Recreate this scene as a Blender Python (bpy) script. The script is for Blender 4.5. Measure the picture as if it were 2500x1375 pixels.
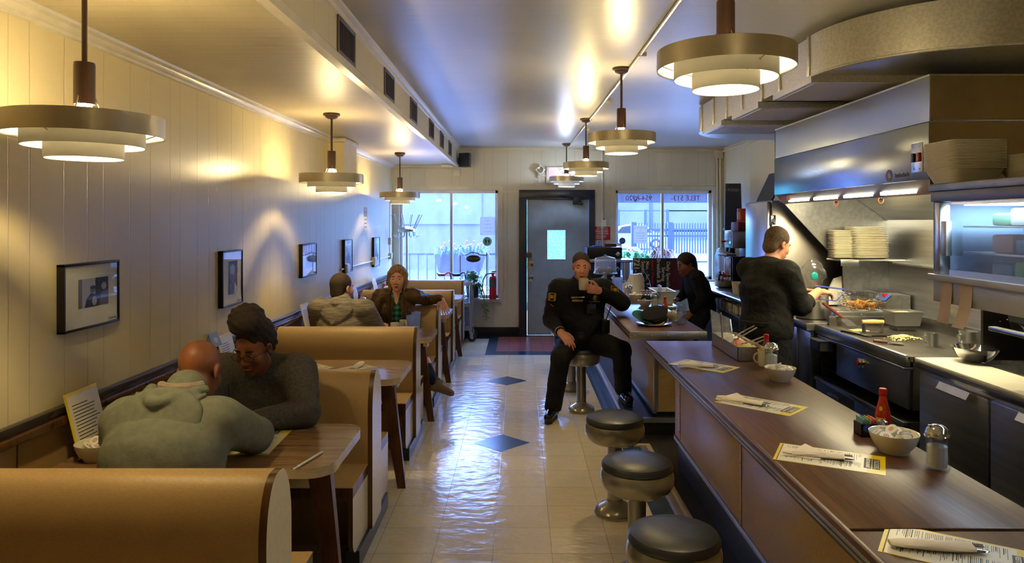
import bpy, bmesh, math, random
import numpy as np
from mathutils import Vector, Matrix

for o in list(bpy.data.objects):
    bpy.data.objects.remove(o)
SC = bpy.context.scene
COL = SC.collection
R = math.radians
PI = math.pi
random.seed(7)

# ------------------------------------------------------------------ camera
cam = bpy.data.cameras.new('camera')
cam.sensor_width = 36.0
cam.lens = 36.0 * 1740 / 2500
cam.shift_x = -0.008
cam.shift_y = -0.059
cam.clip_start = 0.05
camo = bpy.data.objects.new('camera', cam)
COL.objects.link(camo)
camo.location = (0, 0, 1.71)
camo.rotation_euler = (R(90), 0, 0)
SC.camera = camo

# ------------------------------------------------------------------ sky, view
w = bpy.data.worlds.new('sky')
SC.world = w
w.use_nodes = True
bgn = w.node_tree.nodes['Background']
bgn.inputs[0].default_value = (0.23, 0.41, 1.0, 1)
bgn.inputs[1].default_value = 15.5
vs = SC.view_settings
vs.view_transform = 'Standard'
vs.look = 'None'
vs.exposure = 1.2
vs.gamma = 1.0
vs.use_curve_mapping = False
try:
    SC.cycles.use_denoising = True
    SC.cycles.max_bounces = 8
    SC.cycles.diffuse_bounces = 4
    SC.cycles.glossy_bounces = 4
    SC.cycles.transparent_max_bounces = 12
    SC.cycles.sample_clamp_indirect = 6.0
    SC.cycles.caustics_reflective = False
    SC.cycles.caustics_refractive = False
except Exception:
    pass
BULB_POWER = 100.0
BULB_COL = (1.0, 0.75, 0.34)
COOL_COL = (0.62, 0.80, 1.0)


def area(name, loc, rot, sx, sy, power, col, portal=False):
    l = bpy.data.lights.new(name, 'AREA')
    l.shape = 'RECTANGLE'
    l.size = sx
    l.size_y = sy
    l.energy = power
    l.color = col
    if portal:
        l.cycles.is_portal = True
    o = bpy.data.objects.new(name, l)
    COL.objects.link(o)
    o.location = loc
    o.rotation_euler = rot
    return o


# light-guiding portals in the three openings to the sky (they add no light of their own)
area('window_portal', (-1.045, 10.80, 1.35), (R(-90), 0, 0), 1.45, 1.62, 1, (1, 1, 1), True)
area('window_portal', (2.13, 10.80, 1.35), (R(-90), 0, 0), 1.45, 1.62, 1, (1, 1, 1), True)


# ------------------------------------------------------------------ helpers
def lin(c):
    c = c / 255.0
    return c / 12.92 if c <= 0.04045 else ((c + 0.055) / 1.055) ** 2.4


def rgb(r, g, b):
    return (lin(r), lin(g), lin(b), 1)


def H(x, y, D=0):
    return Vector((x, y, D))


class MB:
    """collects shapes; build() links them as ONE mesh object"""

    def __init__(self, M=None):
        self.bm = bmesh.new()
        self.M = M

    def _fin(self, vs, fs, m):
        if self.M is not None:
            for v in vs:
                v.co = self.M @ v.co
        for f in fs:
            f.material_index = m
        return self

    def poly(self, verts, faces, m=0):
        vs = [self.bm.verts.new(v) for v in verts]
        fs = []
        for f in faces:
            try:
                fs.append(self.bm.faces.new([vs[i] for i in f]))
            except ValueError:
                pass
        return self._fin(vs, fs, m)

    def box(self, x0, x1, y0, y1, z0, z1, bev=0.0, m=0, seg=2):
        if bev > 0:
            b2 = bmesh.new()
            vs = [b2.verts.new(p) for p in ((x0, y0, z0), (x1, y0, z0), (x1, y1, z0), (x0, y1, z0), (x0, y0, z1), (x1, y0, z1), (x1, y1, z1), (x0, y1, z1))]
            for f in ((3, 2, 1, 0), (4, 5, 6, 7), (0, 1, 5, 4), (1, 2, 6, 5), (2, 3, 7, 6), (3, 0, 4, 7)):
                b2.faces.new([vs[i] for i in f])
            bmesh.ops.bevel(b2, geom=list(b2.edges), offset=bev, segments=seg, profile=0.5, affect='EDGES', clamp_overlap=True)
            b2.verts.index_update()
            self.poly([v.co.copy() for v in b2.verts], [[v.index for v in f.verts] for f in b2.faces], m)
            b2.free()
            return self
        return self.poly([(x0, y0, z0), (x1, y0, z0), (x1, y1, z0), (x0, y1, z0), (x0, y0, z1), (x1, y0, z1), (x1, y1, z1), (x0, y1, z1)],
                         [(3, 2, 1, 0), (4, 5, 6, 7), (0, 1, 5, 4), (1, 2, 6, 5), (2, 3, 7, 6), (3, 0, 4, 7)], m)

    def lathe(self, prof, c=(0, 0, 0), n=32, m=0, a0=0.0, a1=2 * PI, axis='z'):
        full = abs(a1 - a0 - 2 * PI) < 1e-6
        k = n if full else n + 1
        vs, idx = [], []
        for (r, z) in prof:
            row = []
            if r < 1e-6:
                row = [len(vs)] * k
                vs.append((0, 0, z))
            else:
                for i in range(k):
                    a = a0 + (a1 - a0) * i / n
                    row.append(len(vs))
                    vs.append((r * math.cos(a), r * math.sin(a), z))
            idx.append(row)
        fs = []
        for j in range(len(prof) - 1):
            for i in range(n):
                i2 = (i + 1) % k if full else i + 1
                q = [idx[j][i], idx[j][i2], idx[j + 1][i2], idx[j + 1][i]]
                q2 = []
                for t in q:
                    if t not in q2:
                        q2.append(t)
                if len(q2) > 2:
                    fs.append(q2)
        if axis == 'x':
            vs = [(z, x, y) for (x, y, z) in vs]
        elif axis == 'y':
            vs = [(y, z, x) for (x, y, z) in vs]
        return self.poly([Vector(v) + Vector(c) for v in vs], fs, m)

    def tube(self, pts, r, n=8, m=0, cap=True, flat=None):
        pts = [Vector(p) for p in pts]
        rs = r if isinstance(r, (list, tuple)) else [r] * len(pts)
        vs, fs = [], []
        ref = None
        for i, p in enumerate(pts):
            d = (pts[min(i + 1, len(pts) - 1)] - pts[max(i - 1, 0)])
            if d.length < 1e-9:
                d = Vector((0, 0, 1))
            d.normalize()
            if ref is None:
                ref = d.orthogonal().normalized()
                if flat is not None:
                    ref = (Vector(flat) - d * d.dot(Vector(flat))).normalized()
            ref = (ref - d * ref.dot(d))
            if ref.length < 1e-6:
                ref = d.orthogonal()
            ref.normalize()
            b = d.cross(ref)
            for k in range(n):
                a = 2 * PI * k / n
                vs.append(p + (ref * math.cos(a) + b * math.sin(a)) * rs[i])
        for i in range(len(pts) - 1):
            for k in range(n):
                fs.append((i * n + k, i * n + (k + 1) % n, (i + 1) * n + (k + 1) % n, (i + 1) * n + k))
        if cap:
            fs.append(tuple(range(n - 1, -1, -1)))
            fs.append(tuple((len(pts) - 1) * n + k for k in range(n)))
        return self.poly(vs, fs, m)

    def prism(self, pts, plane, a, b, m=0, mside=None):
        """extrude a 2-D outline between a and b along the axis missing from plane"""
        def P(u, v, t):
            return {'xy': (u, v, t), 'xz': (u, t, v), 'yz': (t, u, v)}[plane]
        n = len(pts)
        vs = [P(u, v, a) for u, v in pts] + [P(u, v, b) for u, v in pts]
        self.poly(vs, [tuple(range(n)), tuple(range(2 * n - 1, n - 1, -1))], m)
        vs2 = [P(u, v, a) for u, v in pts] + [P(u, v, b) for u, v in pts]
        return self.poly(vs2, [(i, i + n, (i + 1) % n + n, (i + 1) % n) for i in range(n)], m if mside is None else mside)

    def sph(self, c, r, n=16, m=0, squash=None):
        rr = r if isinstance(r, (list, tuple)) else (r, r, r)
        h = n // 2
        vs, fs = [], []
        for j in range(h + 1):
            t = PI * j / h
            for i in range(n):
                a = 2 * PI * i / n
                vs.append((c[0] + rr[0] * math.sin(t) * math.cos(a), c[1] + rr[1] * math.sin(t) * math.sin(a), c[2] + rr[2] * math.cos(t)))
        for j in range(h):
            for i in range(n):
                fs.append((j * n + i, (j + 1) * n + i, (j + 1) * n + (i + 1) % n, j * n + (i + 1) % n))
        return self.poly(vs, fs, m)

    def grid(self, f, nu, nv, m=0):
        vs = [f(i / nu, j / nv) for i in range(nu + 1) for j in range(nv + 1)]
        fs = [(i * (nv + 1) + j, (i + 1) * (nv + 1) + j, (i + 1) * (nv + 1) + j + 1, i * (nv + 1) + j + 1) for i in range(nu) for j in range(nv)]
        return self.poly(vs, fs, m)

    def build(self, name, mats, parent=None, smooth=True, local=False, ang=35):
        bmesh.ops.remove_doubles(self.bm, verts=self.bm.verts, dist=1e-6)
        bmesh.ops.recalc_face_normals(self.bm, faces=self.bm.faces)
        if parent is not None and not local:
            off = world_of(parent)
            for v in self.bm.verts:
                v.co = v.co - off
        me = bpy.data.meshes.new(name)
        self.bm.to_mesh(me)
        self.bm.free()
        for mt in (mats if isinstance(mats, (list, tuple)) else [mats]):
            me.materials.append(mt)
        if smooth and len(me.polygons):
            me.polygons.foreach_set('use_smooth', [True] * len(me.polygons))
            try:
                me.set_sharp_from_angle(angle=R(ang))
            except Exception:
                pass
        return link(name, me, parent)


def each(mb, name, mats, parent=None, **k):
    """build every separate piece of the collected mesh as an object of its own"""
    bm = mb.bm
    bmesh.ops.remove_doubles(bm, verts=bm.verts, dist=1e-6)
    seen, out = set(), []
    for v in list(bm.verts):
        if v in seen:
            continue
        st_, isl = [v], []
        seen.add(v)
        while st_:
            q = st_.pop()
            isl.append(q)
            for e in q.link_edges:
                o = e.other_vert(q)
                if o not in seen:
                    seen.add(o)
                    st_.append(o)
        ids = {q: i for i, q in enumerate(isl)}
        n = MB()
        fs = {f for q in isl for f in q.link_faces}
        n.poly([q.co.copy() for q in isl], [[ids[q] for q in f.verts] for f in fs])
        out.append(n.build(name, mats, parent, **k))
    bm.free()
    return out


def link(name, me, parent=None):
    o = bpy.data.objects.new(name, me)
    COL.objects.link(o)
    if parent is not None:
        o.parent = parent
    return o


def world_of(o):
    v = Vector(o.location)
    p = o.parent
    while p is not None:
        v = v + Vector(p.location)
        p = p.parent
    return v


def tag(o, label, cat, group=None, kind=None):
    o['label'] = label
    o['category'] = cat
    if group:
        o['group'] = group
    if kind:
        o['kind'] = kind
    return o


def thing(name, label, cat, loc=(0, 0, 0), rz=0.0, group=None):
    o = bpy.data.objects.new(name, None)
    COL.objects.link(o)
    o.location = loc
    o.rotation_euler = (0, 0, rz)
    return tag(o, label, cat, group)


def struct(o):
    o['kind'] = 'structure'
    return o


CHILDREN = {}


def kids(o):
    return [c for c in bpy.data.objects if c.parent is o]


def dup(root, loc, rz=None, label=None, group=None):
    """a copy of a thing, its parts and their sub-parts"""
    def rec(o, par):
        c = o.copy()
        COL.objects.link(c)
        if par is not None:
            c.parent = par
        for k in kids(o):
            rec(k, c)
        return c
    c = rec(root, None)
    c.location = loc
    if rz is not None:
        c.rotation_euler = (0, 0, rz)
    if label:
        c['label'] = label
    if group:
        c['group'] = group
    return c


def place(o, loc, rz=0.0):
    o.location = loc
    o.rotation_euler = (0, 0, rz)
    return o


def text(name, s, size, M, mat, parent=None, ext=0.0004, ax='CENTER', ay='CENTER', sx=1.0, space=1.0, bold=0.0, local=False):
    """lettering as a mesh; M places the text plane (x right, y up)"""
    cu = bpy.data.curves.new(name, 'FONT')
    cu.body = s
    cu.size = size
    cu.extrude = ext
    cu.align_x = ax
    cu.align_y = ay
    cu.space_line = space
    cu.offset = bold
    cu.resolution_u = 3
    t = bpy.data.objects.new('tmp_text', cu)
    COL.objects.link(t)
    dg = bpy.context.evaluated_depsgraph_get()
    me = bpy.data.meshes.new_from_object(t.evaluated_get(dg))
    bpy.data.objects.remove(t)
    bpy.data.curves.remove(cu)
    me.transform(Matrix.Diagonal((sx, 1, 1, 1)))
    me.transform(M)
    if parent is not None and not local:
        me.transform(Matrix.Translation(-world_of(parent)))
    me.materials.clear()
    me.materials.append(mat)
    me.name = name
    return link(name, me, parent)


def frame_M(origin, xdir, ydir):
    x = Vector(xdir).normalized()
    y = (Vector(ydir) - x * x.dot(Vector(ydir))).normalized()
    z = x.cross(y)
    M = Matrix((x, y, z)).transposed().to_4x4()
    M.translation = Vector(origin)
    return M


# ------------------------------------------------------------------ materials
def nd(nt, t, **kw):
    n = nt.nodes.new(t)
    for k, v in kw.items():
        setattr(n, k, v)
    return n


def mth(nt, op, a, b=None, c=None):
    n = nt.nodes.new('ShaderNodeMath')
    n.operation = op
    for i, v in enumerate((a, b, c)):
        if v is None:
            continue
        if isinstance(v, (int, float)):
            n.inputs[i].default_value = v
        else:
            nt.links.new(v, n.inputs[i])
    return n.outputs[0]


def base(name):
    m = bpy.data.materials.new(name)
    m.use_nodes = True
    nt = m.node_tree
    return m, nt, nt.nodes['Principled BSDF']


def coords(nt, scale=(1, 1, 1)):
    tc = nt.nodes.new('ShaderNodeTexCoord')
    mp = nt.nodes.new('ShaderNodeMapping')
    mp.inputs['Scale'].default_value = scale
    nt.links.new(tc.outputs['Object'], mp.inputs['Vector'])
    return mp.outputs[0]


def noise(nt, vec, scale, detail=3.0, rough=0.5, dist=0.0):
    n = nt.nodes.new('ShaderNodeTexNoise')
    n.inputs['Scale'].default_value = scale
    n.inputs['Detail'].default_value = detail
    n.inputs['Roughness'].default_value = rough
    n.inputs['Distortion'].default_value = dist
    nt.links.new(vec, n.inputs['Vector'])
    return n.outputs[0]


def ramp(nt, fac, stops):
    r = nt.nodes.new('ShaderNodeValToRGB')
    e = r.color_ramp.elements
    while len(e) < len(stops):
        e.new(0.5)
    for i, (p, c) in enumerate(stops):
        e[i].position = p
        e[i].color = c
    nt.links.new(fac, r.inputs[0])
    return r.outputs[0]


def mixc(nt, fac, a, b):
    n = nt.nodes.new('ShaderNodeMix')
    n.data_type = 'RGBA'
    for s, v in ((n.inputs[0], fac), (n.inputs[6], a), (n.inputs[7], b)):
        if isinstance(v, (int, float, tuple)):
            s.default_value = v
        else:
            nt.links.new(v, s)
    return n.outputs[2]


def addbump(nt, bs, height, strength=0.3, dist=0.01):
    b = nt.nodes.new('ShaderNodeBump')
    b.inputs['Strength'].default_value = strength
    b.inputs['Distance'].default_value = dist
    nt.links.new(height, b.inputs['Height'])
    nt.links.new(b.outputs[0], bs.inputs['Normal'])


def mat(name, col, rough=0.5, metal=0.0, col2=None, vs=6.0, stretch=(1, 1, 1), bump=0.0, bs=60.0, spec=0.5, coat=0.0, sheen=0.0, lo=0.35, hi=0.65, rvar=0.0, sss=0.0, detail=3.0):
    m, nt, b = base(name)
    b.inputs['Roughness'].default_value = rough
    b.inputs['Metallic'].default_value = metal
    b.inputs['Specular IOR Level'].default_value = spec
    b.inputs['Coat Weight'].default_value = coat
    b.inputs['Sheen Weight'].default_value = sheen
    v = coords(nt, stretch)
    if col2 is None:
        col2 = (col[0] * 0.86, col[1] * 0.86, col[2] * 0.86, 1)
    f = noise(nt, v, vs, detail)
    c = ramp(nt, f, [(lo, col), (hi, col2)])
    nt.links.new(c, b.inputs['Base Color'])
    if rvar > 0 and metal < .3:
        r = mth(nt, 'MULTIPLY_ADD', f, rvar, rough - rvar * 0.5)
        nt.links.new(r, b.inputs['Roughness'])
    if sss > 0:
        b.inputs['Subsurface Weight'].default_value = sss
        b.inputs['Subsurface Radius'].default_value = (0.02, 0.008, 0.004)
        b.inputs['Subsurface Scale'].default_value = 0.3
    if bump > 0:
        addbump(nt, b, noise(nt, v, bs, 2.0), bump, 0.004)
    return m


def wood(name, c1, c2, rough=0.3, axis=0, scale=1.0, coat=0.0, lines=18.0):
    m, nt, b = base(name)
    s = [lines * scale] * 3
    s[axis] = 1.3 * scale
    v = coords(nt, tuple(s))
    f = noise(nt, v, 1.0, 6.0, 0.62, 0.6)
    v2 = coords(nt, tuple(6 * q for q in s))
    f2 = noise(nt, v2, 1.0, 2.0)
    ff = mth(nt, 'MULTIPLY_ADD', f2, 0.35, mth(nt, 'MULTIPLY', f, 0.75))
    nt.links.new(ramp(nt, ff, [(0.36, c1), (0.68, c2)]), b.inputs['Base Color'])
    b.inputs['Roughness'].default_value = rough
    b.inputs['Coat Weight'].default_value = coat
    addbump(nt, b, f2, 0.05, 0.002)
    return m


def glass(name, tint=(0.95, 0.97, 1.0, 1), gloss=0.12, rough=0.02, haze=0.0, hazecol=(0.8, 0.85, 0.95, 1)):
    m = bpy.data.materials.new(name)
    m.use_nodes = True
    nt = m.node_tree
    nt.nodes.clear()
    out = nt.nodes.new('ShaderNodeOutputMaterial')
    tr = nt.nodes.new('ShaderNodeBsdfTransparent')
    tr.inputs[0].default_value = tint
    gl = nt.nodes.new('ShaderNodeBsdfGlossy')
    gl.inputs['Roughness'].default_value = rough
    lw = nt.nodes.new('ShaderNodeLayerWeight')
    lw.inputs[0].default_value = 0.35
    f = mth(nt, 'MULTIPLY_ADD', lw.outputs['Fresnel'], 0.8, gloss * 0.4)
    f = mth(nt, 'MINIMUM', f, 0.9)
    geo = nt.nodes.new('ShaderNodeNewGeometry')
    f = mth(nt, 'MULTIPLY', f, mth(nt, 'SUBTRACT', 1.0, geo.outputs['Backfacing']))
    mx = nt.nodes.new('ShaderNodeMixShader')
    nt.links.new(f, mx.inputs[0])
    nt.links.new(tr.outputs[0], mx.inputs[1])
    nt.links.new(gl.outputs[0], mx.inputs[2])
    last = mx.outputs[0]
    if haze > 0:
        df = nt.nodes.new('ShaderNodeBsdfTranslucent')
        df.inputs[0].default_value = hazecol
        d2 = nt.nodes.new('ShaderNodeBsdfDiffuse')
        d2.inputs[0].default_value = hazecol
        m3 = nt.nodes.new('ShaderNodeMixShader')
        m3.inputs[0].default_value = 0.4
        nt.links.new(df.outputs[0], m3.inputs[1])
        nt.links.new(d2.outputs[0], m3.inputs[2])
        m2 = nt.nodes.new('ShaderNodeMixShader')
        v = coords(nt, (3, 3, 0.7))
        h = mth(nt, 'MULTIPLY', noise(nt, v, 3.0, 3.0), haze * 2.0)
        h = mth(nt, 'MINIMUM', h, 0.95)
        nt.links.new(h, m2.inputs[0])
        nt.links.new(last, m2.inputs[1])
        nt.links.new(m3.outputs[0], m2.inputs[2])
        last = m2.outputs[0]
    nt.links.new(last, out.inputs[0])
    return m


def emit(name, col, strength):
    m, nt, b = base(name)
    b.inputs['Base Color'].default_value = (0.8, 0.8, 0.8, 1)
    b.inputs['Emission Color'].default_value = col
    b.inputs['Emission Strength'].default_value = strength
    return m


def grooved(name, col, axis, offs, period, rough, width=0.004, dirt=0.25, col2=None, nscale=1.2, bump=0.6):
    """painted board panelling: V-grooves at offs (metres) repeating every period along axis"""
    m, nt, b = base(name)
    tc = nt.nodes.new('ShaderNodeTexCoord')
    sp = nt.nodes.new('ShaderNodeSeparateXYZ')
    nt.links.new(tc.outputs['Object'], sp.inputs[0])
    u = sp.outputs[axis]
    u = mth(nt, 'FLOORED_MODULO', u, period)
    acc = None
    for g in offs:
        d = mth(nt, 'ABSOLUTE', mth(nt, 'SUBTRACT', u, g))
        d = mth(nt, 'MINIMUM', mth(nt, 'DIVIDE', d, width), 1.0)
        acc = d if acc is None else mth(nt, 'MINIMUM', acc, d)
    n = noise(nt, coords(nt), nscale, 4.0)
    if col2 is None:
        col2 = (col[0] * 0.92, col[1] * 0.9, col[2] * 0.86, 1)
    c = ramp(nt, n, [(0.35, col), (0.7, col2)])
    groove_col = (col[0] * (1 - dirt), col[1] * (1 - dirt), col[2] * (1 - dirt), 1)  # groove lines a set fraction darker than the boards
    nt.links.new(mixc(nt, acc, groove_col, c), b.inputs['Base Color'])
    b.inputs['Roughness'].default_value = rough
    fine = noise(nt, coords(nt), 130.0, 2.0)
    hh = mth(nt, 'MULTIPLY_ADD', fine, 0.05, acc)
    addbump(nt, b, hh, bump, 0.003)
    return m


PLANK = [0.0, 0.205, 0.32, 0.53, 0.69, 0.81, 1.03]
M = {}
M['cream'] = grooved('cream_panel', rgb(224, 210, 168), 1, PLANK, 1.22, 0.32)
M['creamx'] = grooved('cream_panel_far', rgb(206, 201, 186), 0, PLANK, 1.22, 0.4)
M['soffit'] = grooved('cream_soffit_boards', rgb(205, 192, 158), 1, [0.0, 0.09, 0.15, 0.25, 0.33, 0.40], 0.47, 0.42, width=0.003)
M['soffitv'] = grooved('cream_soffit_face', rgb(214, 205, 180), 1, [0.0, 0.35, 0.9], 1.15, 0.35)
M['ceil'] = grooved('grey_gloss_ceiling', rgb(190, 189, 185), 1, [0.0, 0.06, 0.12], 0.18, 0.34, width=0.003, dirt=0.05, bump=0.25)
M['trim'] = mat('cream_trim', rgb(216, 208, 188), 0.3, bump=0.05)
M['white'] = mat('white_paint', rgb(225, 225, 222), 0.4)
M['plastic_w'] = mat('white_plastic', rgb(228, 226, 218), 0.3)
M['base_black'] = mat('black_paint', rgb(26, 26, 30), 0.3)
M['navy'] = mat('dark_blue_paint', rgb(38, 42, 56), 0.3)
M['door'] = mat('grey_blue_door_paint', rgb(150, 166, 186), 0.4, bump=0.04)
M['railblack'] = mat('dark_ledge_laminate', rgb(52, 46, 42), 0.2)
M['lam'] = mat('tan_linen_laminate', rgb(172, 142, 96), 0.5, col2=rgb(160, 131, 87), vs=90.0, stretch=(1, 1, 6), bump=0.06, bs=240)
M['lamseat'] = mat('pale_tan_seat_laminate', rgb(190, 160, 112), 0.32, col2=rgb(180, 150, 104), vs=90.0, bump=0.05, bs=240)
M['lamend'] = mat('cream_laminate', rgb(214, 203, 176), 0.2, col2=rgb(206, 195, 168), vs=60)
M['brownedge'] = wood('brown_edge_band', rgb(58, 38, 22), rgb(92, 62, 36), 0.22, 2)
M['tablewood'] = wood('table_woodgrain', rgb(86, 63, 42), rgb(142, 112, 80), 0.22, 0, 1.0, 0.1)
M['tableedge'] = wood('table_edge_band', rgb(170, 150, 122), rgb(196, 178, 148), 0.25, 0)
M['legwood'] = wood('dark_leg_wood', rgb(50, 30, 18), rgb(96, 60, 36), 0.3, 2)
M['counterwood'] = wood('counter_woodgrain', rgb(48, 28, 16), rgb(98, 66, 42), 0.32, 1, 0.9, 0.0, 26)
M['counterpanel'] = mat('tan_counter_panel', rgb(190, 158, 106), 0.36, col2=rgb(180, 148, 98), vs=80.0, bump=0.04, bs=200)
M['steel'] = mat('stainless_steel', (0.55, 0.56, 0.58, 1), 0.28, 1.0, vs=2.0, stretch=(1, 1, 1), rvar=0.1, col2=(0.5, 0.51, 0.53, 1))
M['hoodsteel'] = mat('hood_steel_blue_reflection', (0.30, 0.335, 0.41, 1), 0.24, 1.0, vs=2.0, col2=(0.27, 0.305, 0.375, 1))  # blue daylight reflection tinted into the hood's neutral steel
M['steelb'] = mat('brushed_steel', (0.5, 0.51, 0.53, 1), 0.34, 1.0, vs=30.0, stretch=(1, 0.05, 1), rvar=0.15, col2=(0.40, 0.41, 0.43, 1))
M['steeld'] = mat('dull_dark_steel', (0.22, 0.21, 0.2, 1), 0.4, 1.0, vs=5.0, col2=(0.13, 0.12, 0.11, 1), rvar=0.2)
M['chrome'] = mat('chrome', (0.8, 0.8, 0.82, 1), 0.08, 1.0)
M['alu'] = mat('aluminium_strip', (0.62, 0.62, 0.62, 1), 0.35, 1.0)
M['galv'] = mat('galvanised_sheet', (0.60, 0.58, 0.53, 1), 0.38, 0.75, vs=70.0, col2=(0.50, 0.48, 0.44, 1), rvar=0.2, lo=0.4, hi=0.6)
M['champ'] = mat('champagne_metal', (0.62, 0.55, 0.43, 1), 0.36, 0.75, vs=8.0, col2=(0.54, 0.48, 0.37, 1), rvar=0.1)
M['lampwhite'] = mat('white_enamel', rgb(236, 234, 224), 0.45)
M['lampbrown'] = mat('brown_enamel', rgb(62, 40, 32), 0.35)
M['bulb'] = emit('warm_bulb', (1.0, 0.80, 0.48, 1), 30.0)
M['bulbcool'] = emit('cool_bulb', (0.75, 0.87, 1.0, 1), 30.0)
M['grille'] = mat('dark_grille', rgb(46, 36, 30), 0.5)
M['ventframe'] = mat('grey_vent_frame', rgb(96, 90, 88), 0.4, 0.5)
M['black'] = mat('black_plastic', rgb(18, 18, 20), 0.35)
M['rubber'] = mat('black_rubber', rgb(24, 24, 26), 0.6)
M['vinyl'] = mat('black_vinyl', rgb(44, 52, 66), 0.36, bump=0.2, bs=25, spec=0.9, col2=rgb(34, 40, 52))
M['stool'] = mat('pewter_enamel', (0.36, 0.34, 0.30, 1), 0.22, 0.6, col2=(0.32, 0.30, 0.27, 1))
M['stoolpost'] = mat('worn_steel_post', (0.34, 0.33, 0.31, 1), 0.3, 0.9)
M['china'] = mat('white_china', rgb(224, 218, 200), 0.12, col2=rgb(218, 212, 194))
M['foam'] = mat('white_foam', rgb(244, 238, 220), 0.7, bump=0.1, bs=200)
M['paper'] = mat('white_paper', rgb(226, 222, 212), 0.7)
M['thinpaper'] = None
M['napkin'] = mat('paper_napkin', rgb(234, 224, 208), 0.85, bump=0.25, bs=160)
M['menuw'] = mat('menu_cream_paper', rgb(222, 218, 204), 0.3)
M['menuy'] = mat('menu_yellow', rgb(224, 200, 20), 0.3)
M['ink'] = mat('black_ink', rgb(30, 28, 28), 0.5)
M['teal'] = mat('teal_ink', rgb(20, 110, 112), 0.4)
M['red'] = mat('red_plastic', rgb(190, 20, 24), 0.3)
M['redsign'] = mat('red_sign', rgb(196, 26, 38), 0.4)
M['yellow'] = mat('yellow_label', rgb(222, 204, 30), 0.4)
M['sauce'] = mat('hot_sauce', rgb(168, 44, 20), 0.25, col2=rgb(140, 30, 14), vs=120)
M['sugar'] = mat('sugar', rgb(240, 236, 226), 0.8)
M['salt'] = mat('salt', rgb(238, 236, 230), 0.8)
M['glass'] = glass('clear_glass')
M['tumbler'] = glass('blue_tumbler', (0.86, 0.91, 0.99, 1), 0.2, 0.05, 0.32, (0.62, 0.74, 0.95, 1))
M['water'] = glass('iced_water', (0.86, 0.90, 0.97, 1), 0.3, 0.05, 0.16)
M['winglass'] = glass('window_glass', (0.97, 0.98, 1.0, 1), 0.05)
M['fogglass'] = glass('fogged_glass', (0.93, 0.95, 1.0, 1), 0.05, 0.02, 0.05, (0.72, 0.75, 1.0, 1))
M['acrylic'] = glass('clear_acrylic', (0.93, 0.95, 0.98, 1), 0.3, 0.05, 0.16)
M['poly'] = glass('clear_plastic_film', (0.95, 0.96, 0.98, 1), 0.25, 0.12, 0.03)
M['cookglass'] = glass('door_glass', (0.92, 0.96, 1.0, 1), 0.1, 0.06, 0.03)
M['leaf'] = mat('green_leaf', rgb(60, 130, 60), 0.4, col2=rgb(30, 86, 40), vs=12)
M['leafl'] = mat('pale_leaf', rgb(120, 175, 100), 0.4, col2=rgb(50, 110, 60), vs=10)
M['flower'] = mat('pink_flower', rgb(220, 70, 110), 0.5)
M['soil'] = mat('dark_soil', rgb(40, 30, 24), 0.9)
M['wicker'] = mat('brown_wicker', rgb(50, 40, 38), 0.7, bump=0.6, bs=60)
M['iron'] = mat('black_iron', rgb(9, 10, 14), 0.4)
M['tile'] = None


def floor_mat():
    m, nt, b = base('vinyl_floor_tiles')
    tc = nt.nodes.new('ShaderNodeTexCoord')
    sp = nt.nodes.new('ShaderNodeSeparateXYZ')
    nt.links.new(tc.outputs['Object'], sp.inputs[0])
    s = 0.3048
    u = mth(nt, 'DIVIDE', mth(nt, 'ADD', sp.outputs[0], 0.1415), s)
    v = mth(nt, 'DIVIDE', mth(nt, 'SUBTRACT', sp.outputs[1], 3.972), s)
    fu, fv = mth(nt, 'FRACT', u), mth(nt, 'FRACT', v)
    du = mth(nt, 'MINIMUM', fu, mth(nt, 'SUBTRACT', 1.0, fu))
    dv = mth(nt, 'MINIMUM', fv, mth(nt, 'SUBTRACT', 1.0, fv))
    d = mth(nt, 'MINIMUM', mth(nt, 'DIVIDE', mth(nt, 'MINIMUM', du, dv), 0.006), 1.0)
    cx = nt.nodes.new('ShaderNodeCombineXYZ')
    nt.links.new(mth(nt, 'FLOOR', u), cx.inputs[0])
    nt.links.new(mth(nt, 'FLOOR', v), cx.inputs[1])
    wn = nt.nodes.new('ShaderNodeTexWhiteNoise')
    nt.links.new(cx.outputs[0], wn.inputs['Vector'])
    par = mth(nt, 'FLOORED_MODULO', mth(nt, 'ADD', mth(nt, 'FLOOR', u), mth(nt, 'FLOOR', v)), 2.0)
    vec = coords(nt)
    n1 = noise(nt, coords(nt, (30, 90, 1)), 1.0, 3.0)
    n2 = noise(nt, vec, 240.0, 2.0)
    f = mth(nt, 'MULTIPLY_ADD', n1, 0.55, mth(nt, 'MULTIPLY', wn.outputs[0], 0.35))
    c = ramp(nt, f, [(0.25, rgb(226, 216, 192)), (0.75, rgb(204, 192, 164))])
    spk = mth(nt, 'GREATER_THAN', n2, 0.66)
    c = mixc(nt, mth(nt, 'MULTIPLY', spk, 0.3), c, rgb(160, 140, 110))
    nt.links.new(mixc(nt, d, rgb(96, 82, 66), c), b.inputs['Base Color'])
    b.inputs['Roughness'].default_value = 0.17
    b.inputs['Specular IOR Level'].default_value = 0.6
    wv = noise(nt, coords(nt, (9, 14, 1)), 1.0, 2.0)
    per = mth(nt, 'MULTIPLY', wn.outputs[0], 0.0)
    h = mth(nt, 'ADD', mth(nt, 'MULTIPLY', wv, 1.0), mth(nt, 'MULTIPLY', d, 0.06))
    addbump(nt, b, h, 0.22, 0.02)
    return m


M['tile'] = floor_mat()
M['blackfloor'] = mat('black_speckled_floor', rgb(38, 34, 32), 0.4, col2=rgb(24, 22, 22), vs=60, bump=0.05)
M['bluefloor'] = mat('dark_blue_tile', rgb(42, 60, 84), 0.22, col2=rgb(34, 50, 72), vs=30)
M['tanstrip'] = mat('tan_edge_strip', rgb(190, 172, 140), 0.4)


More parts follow.
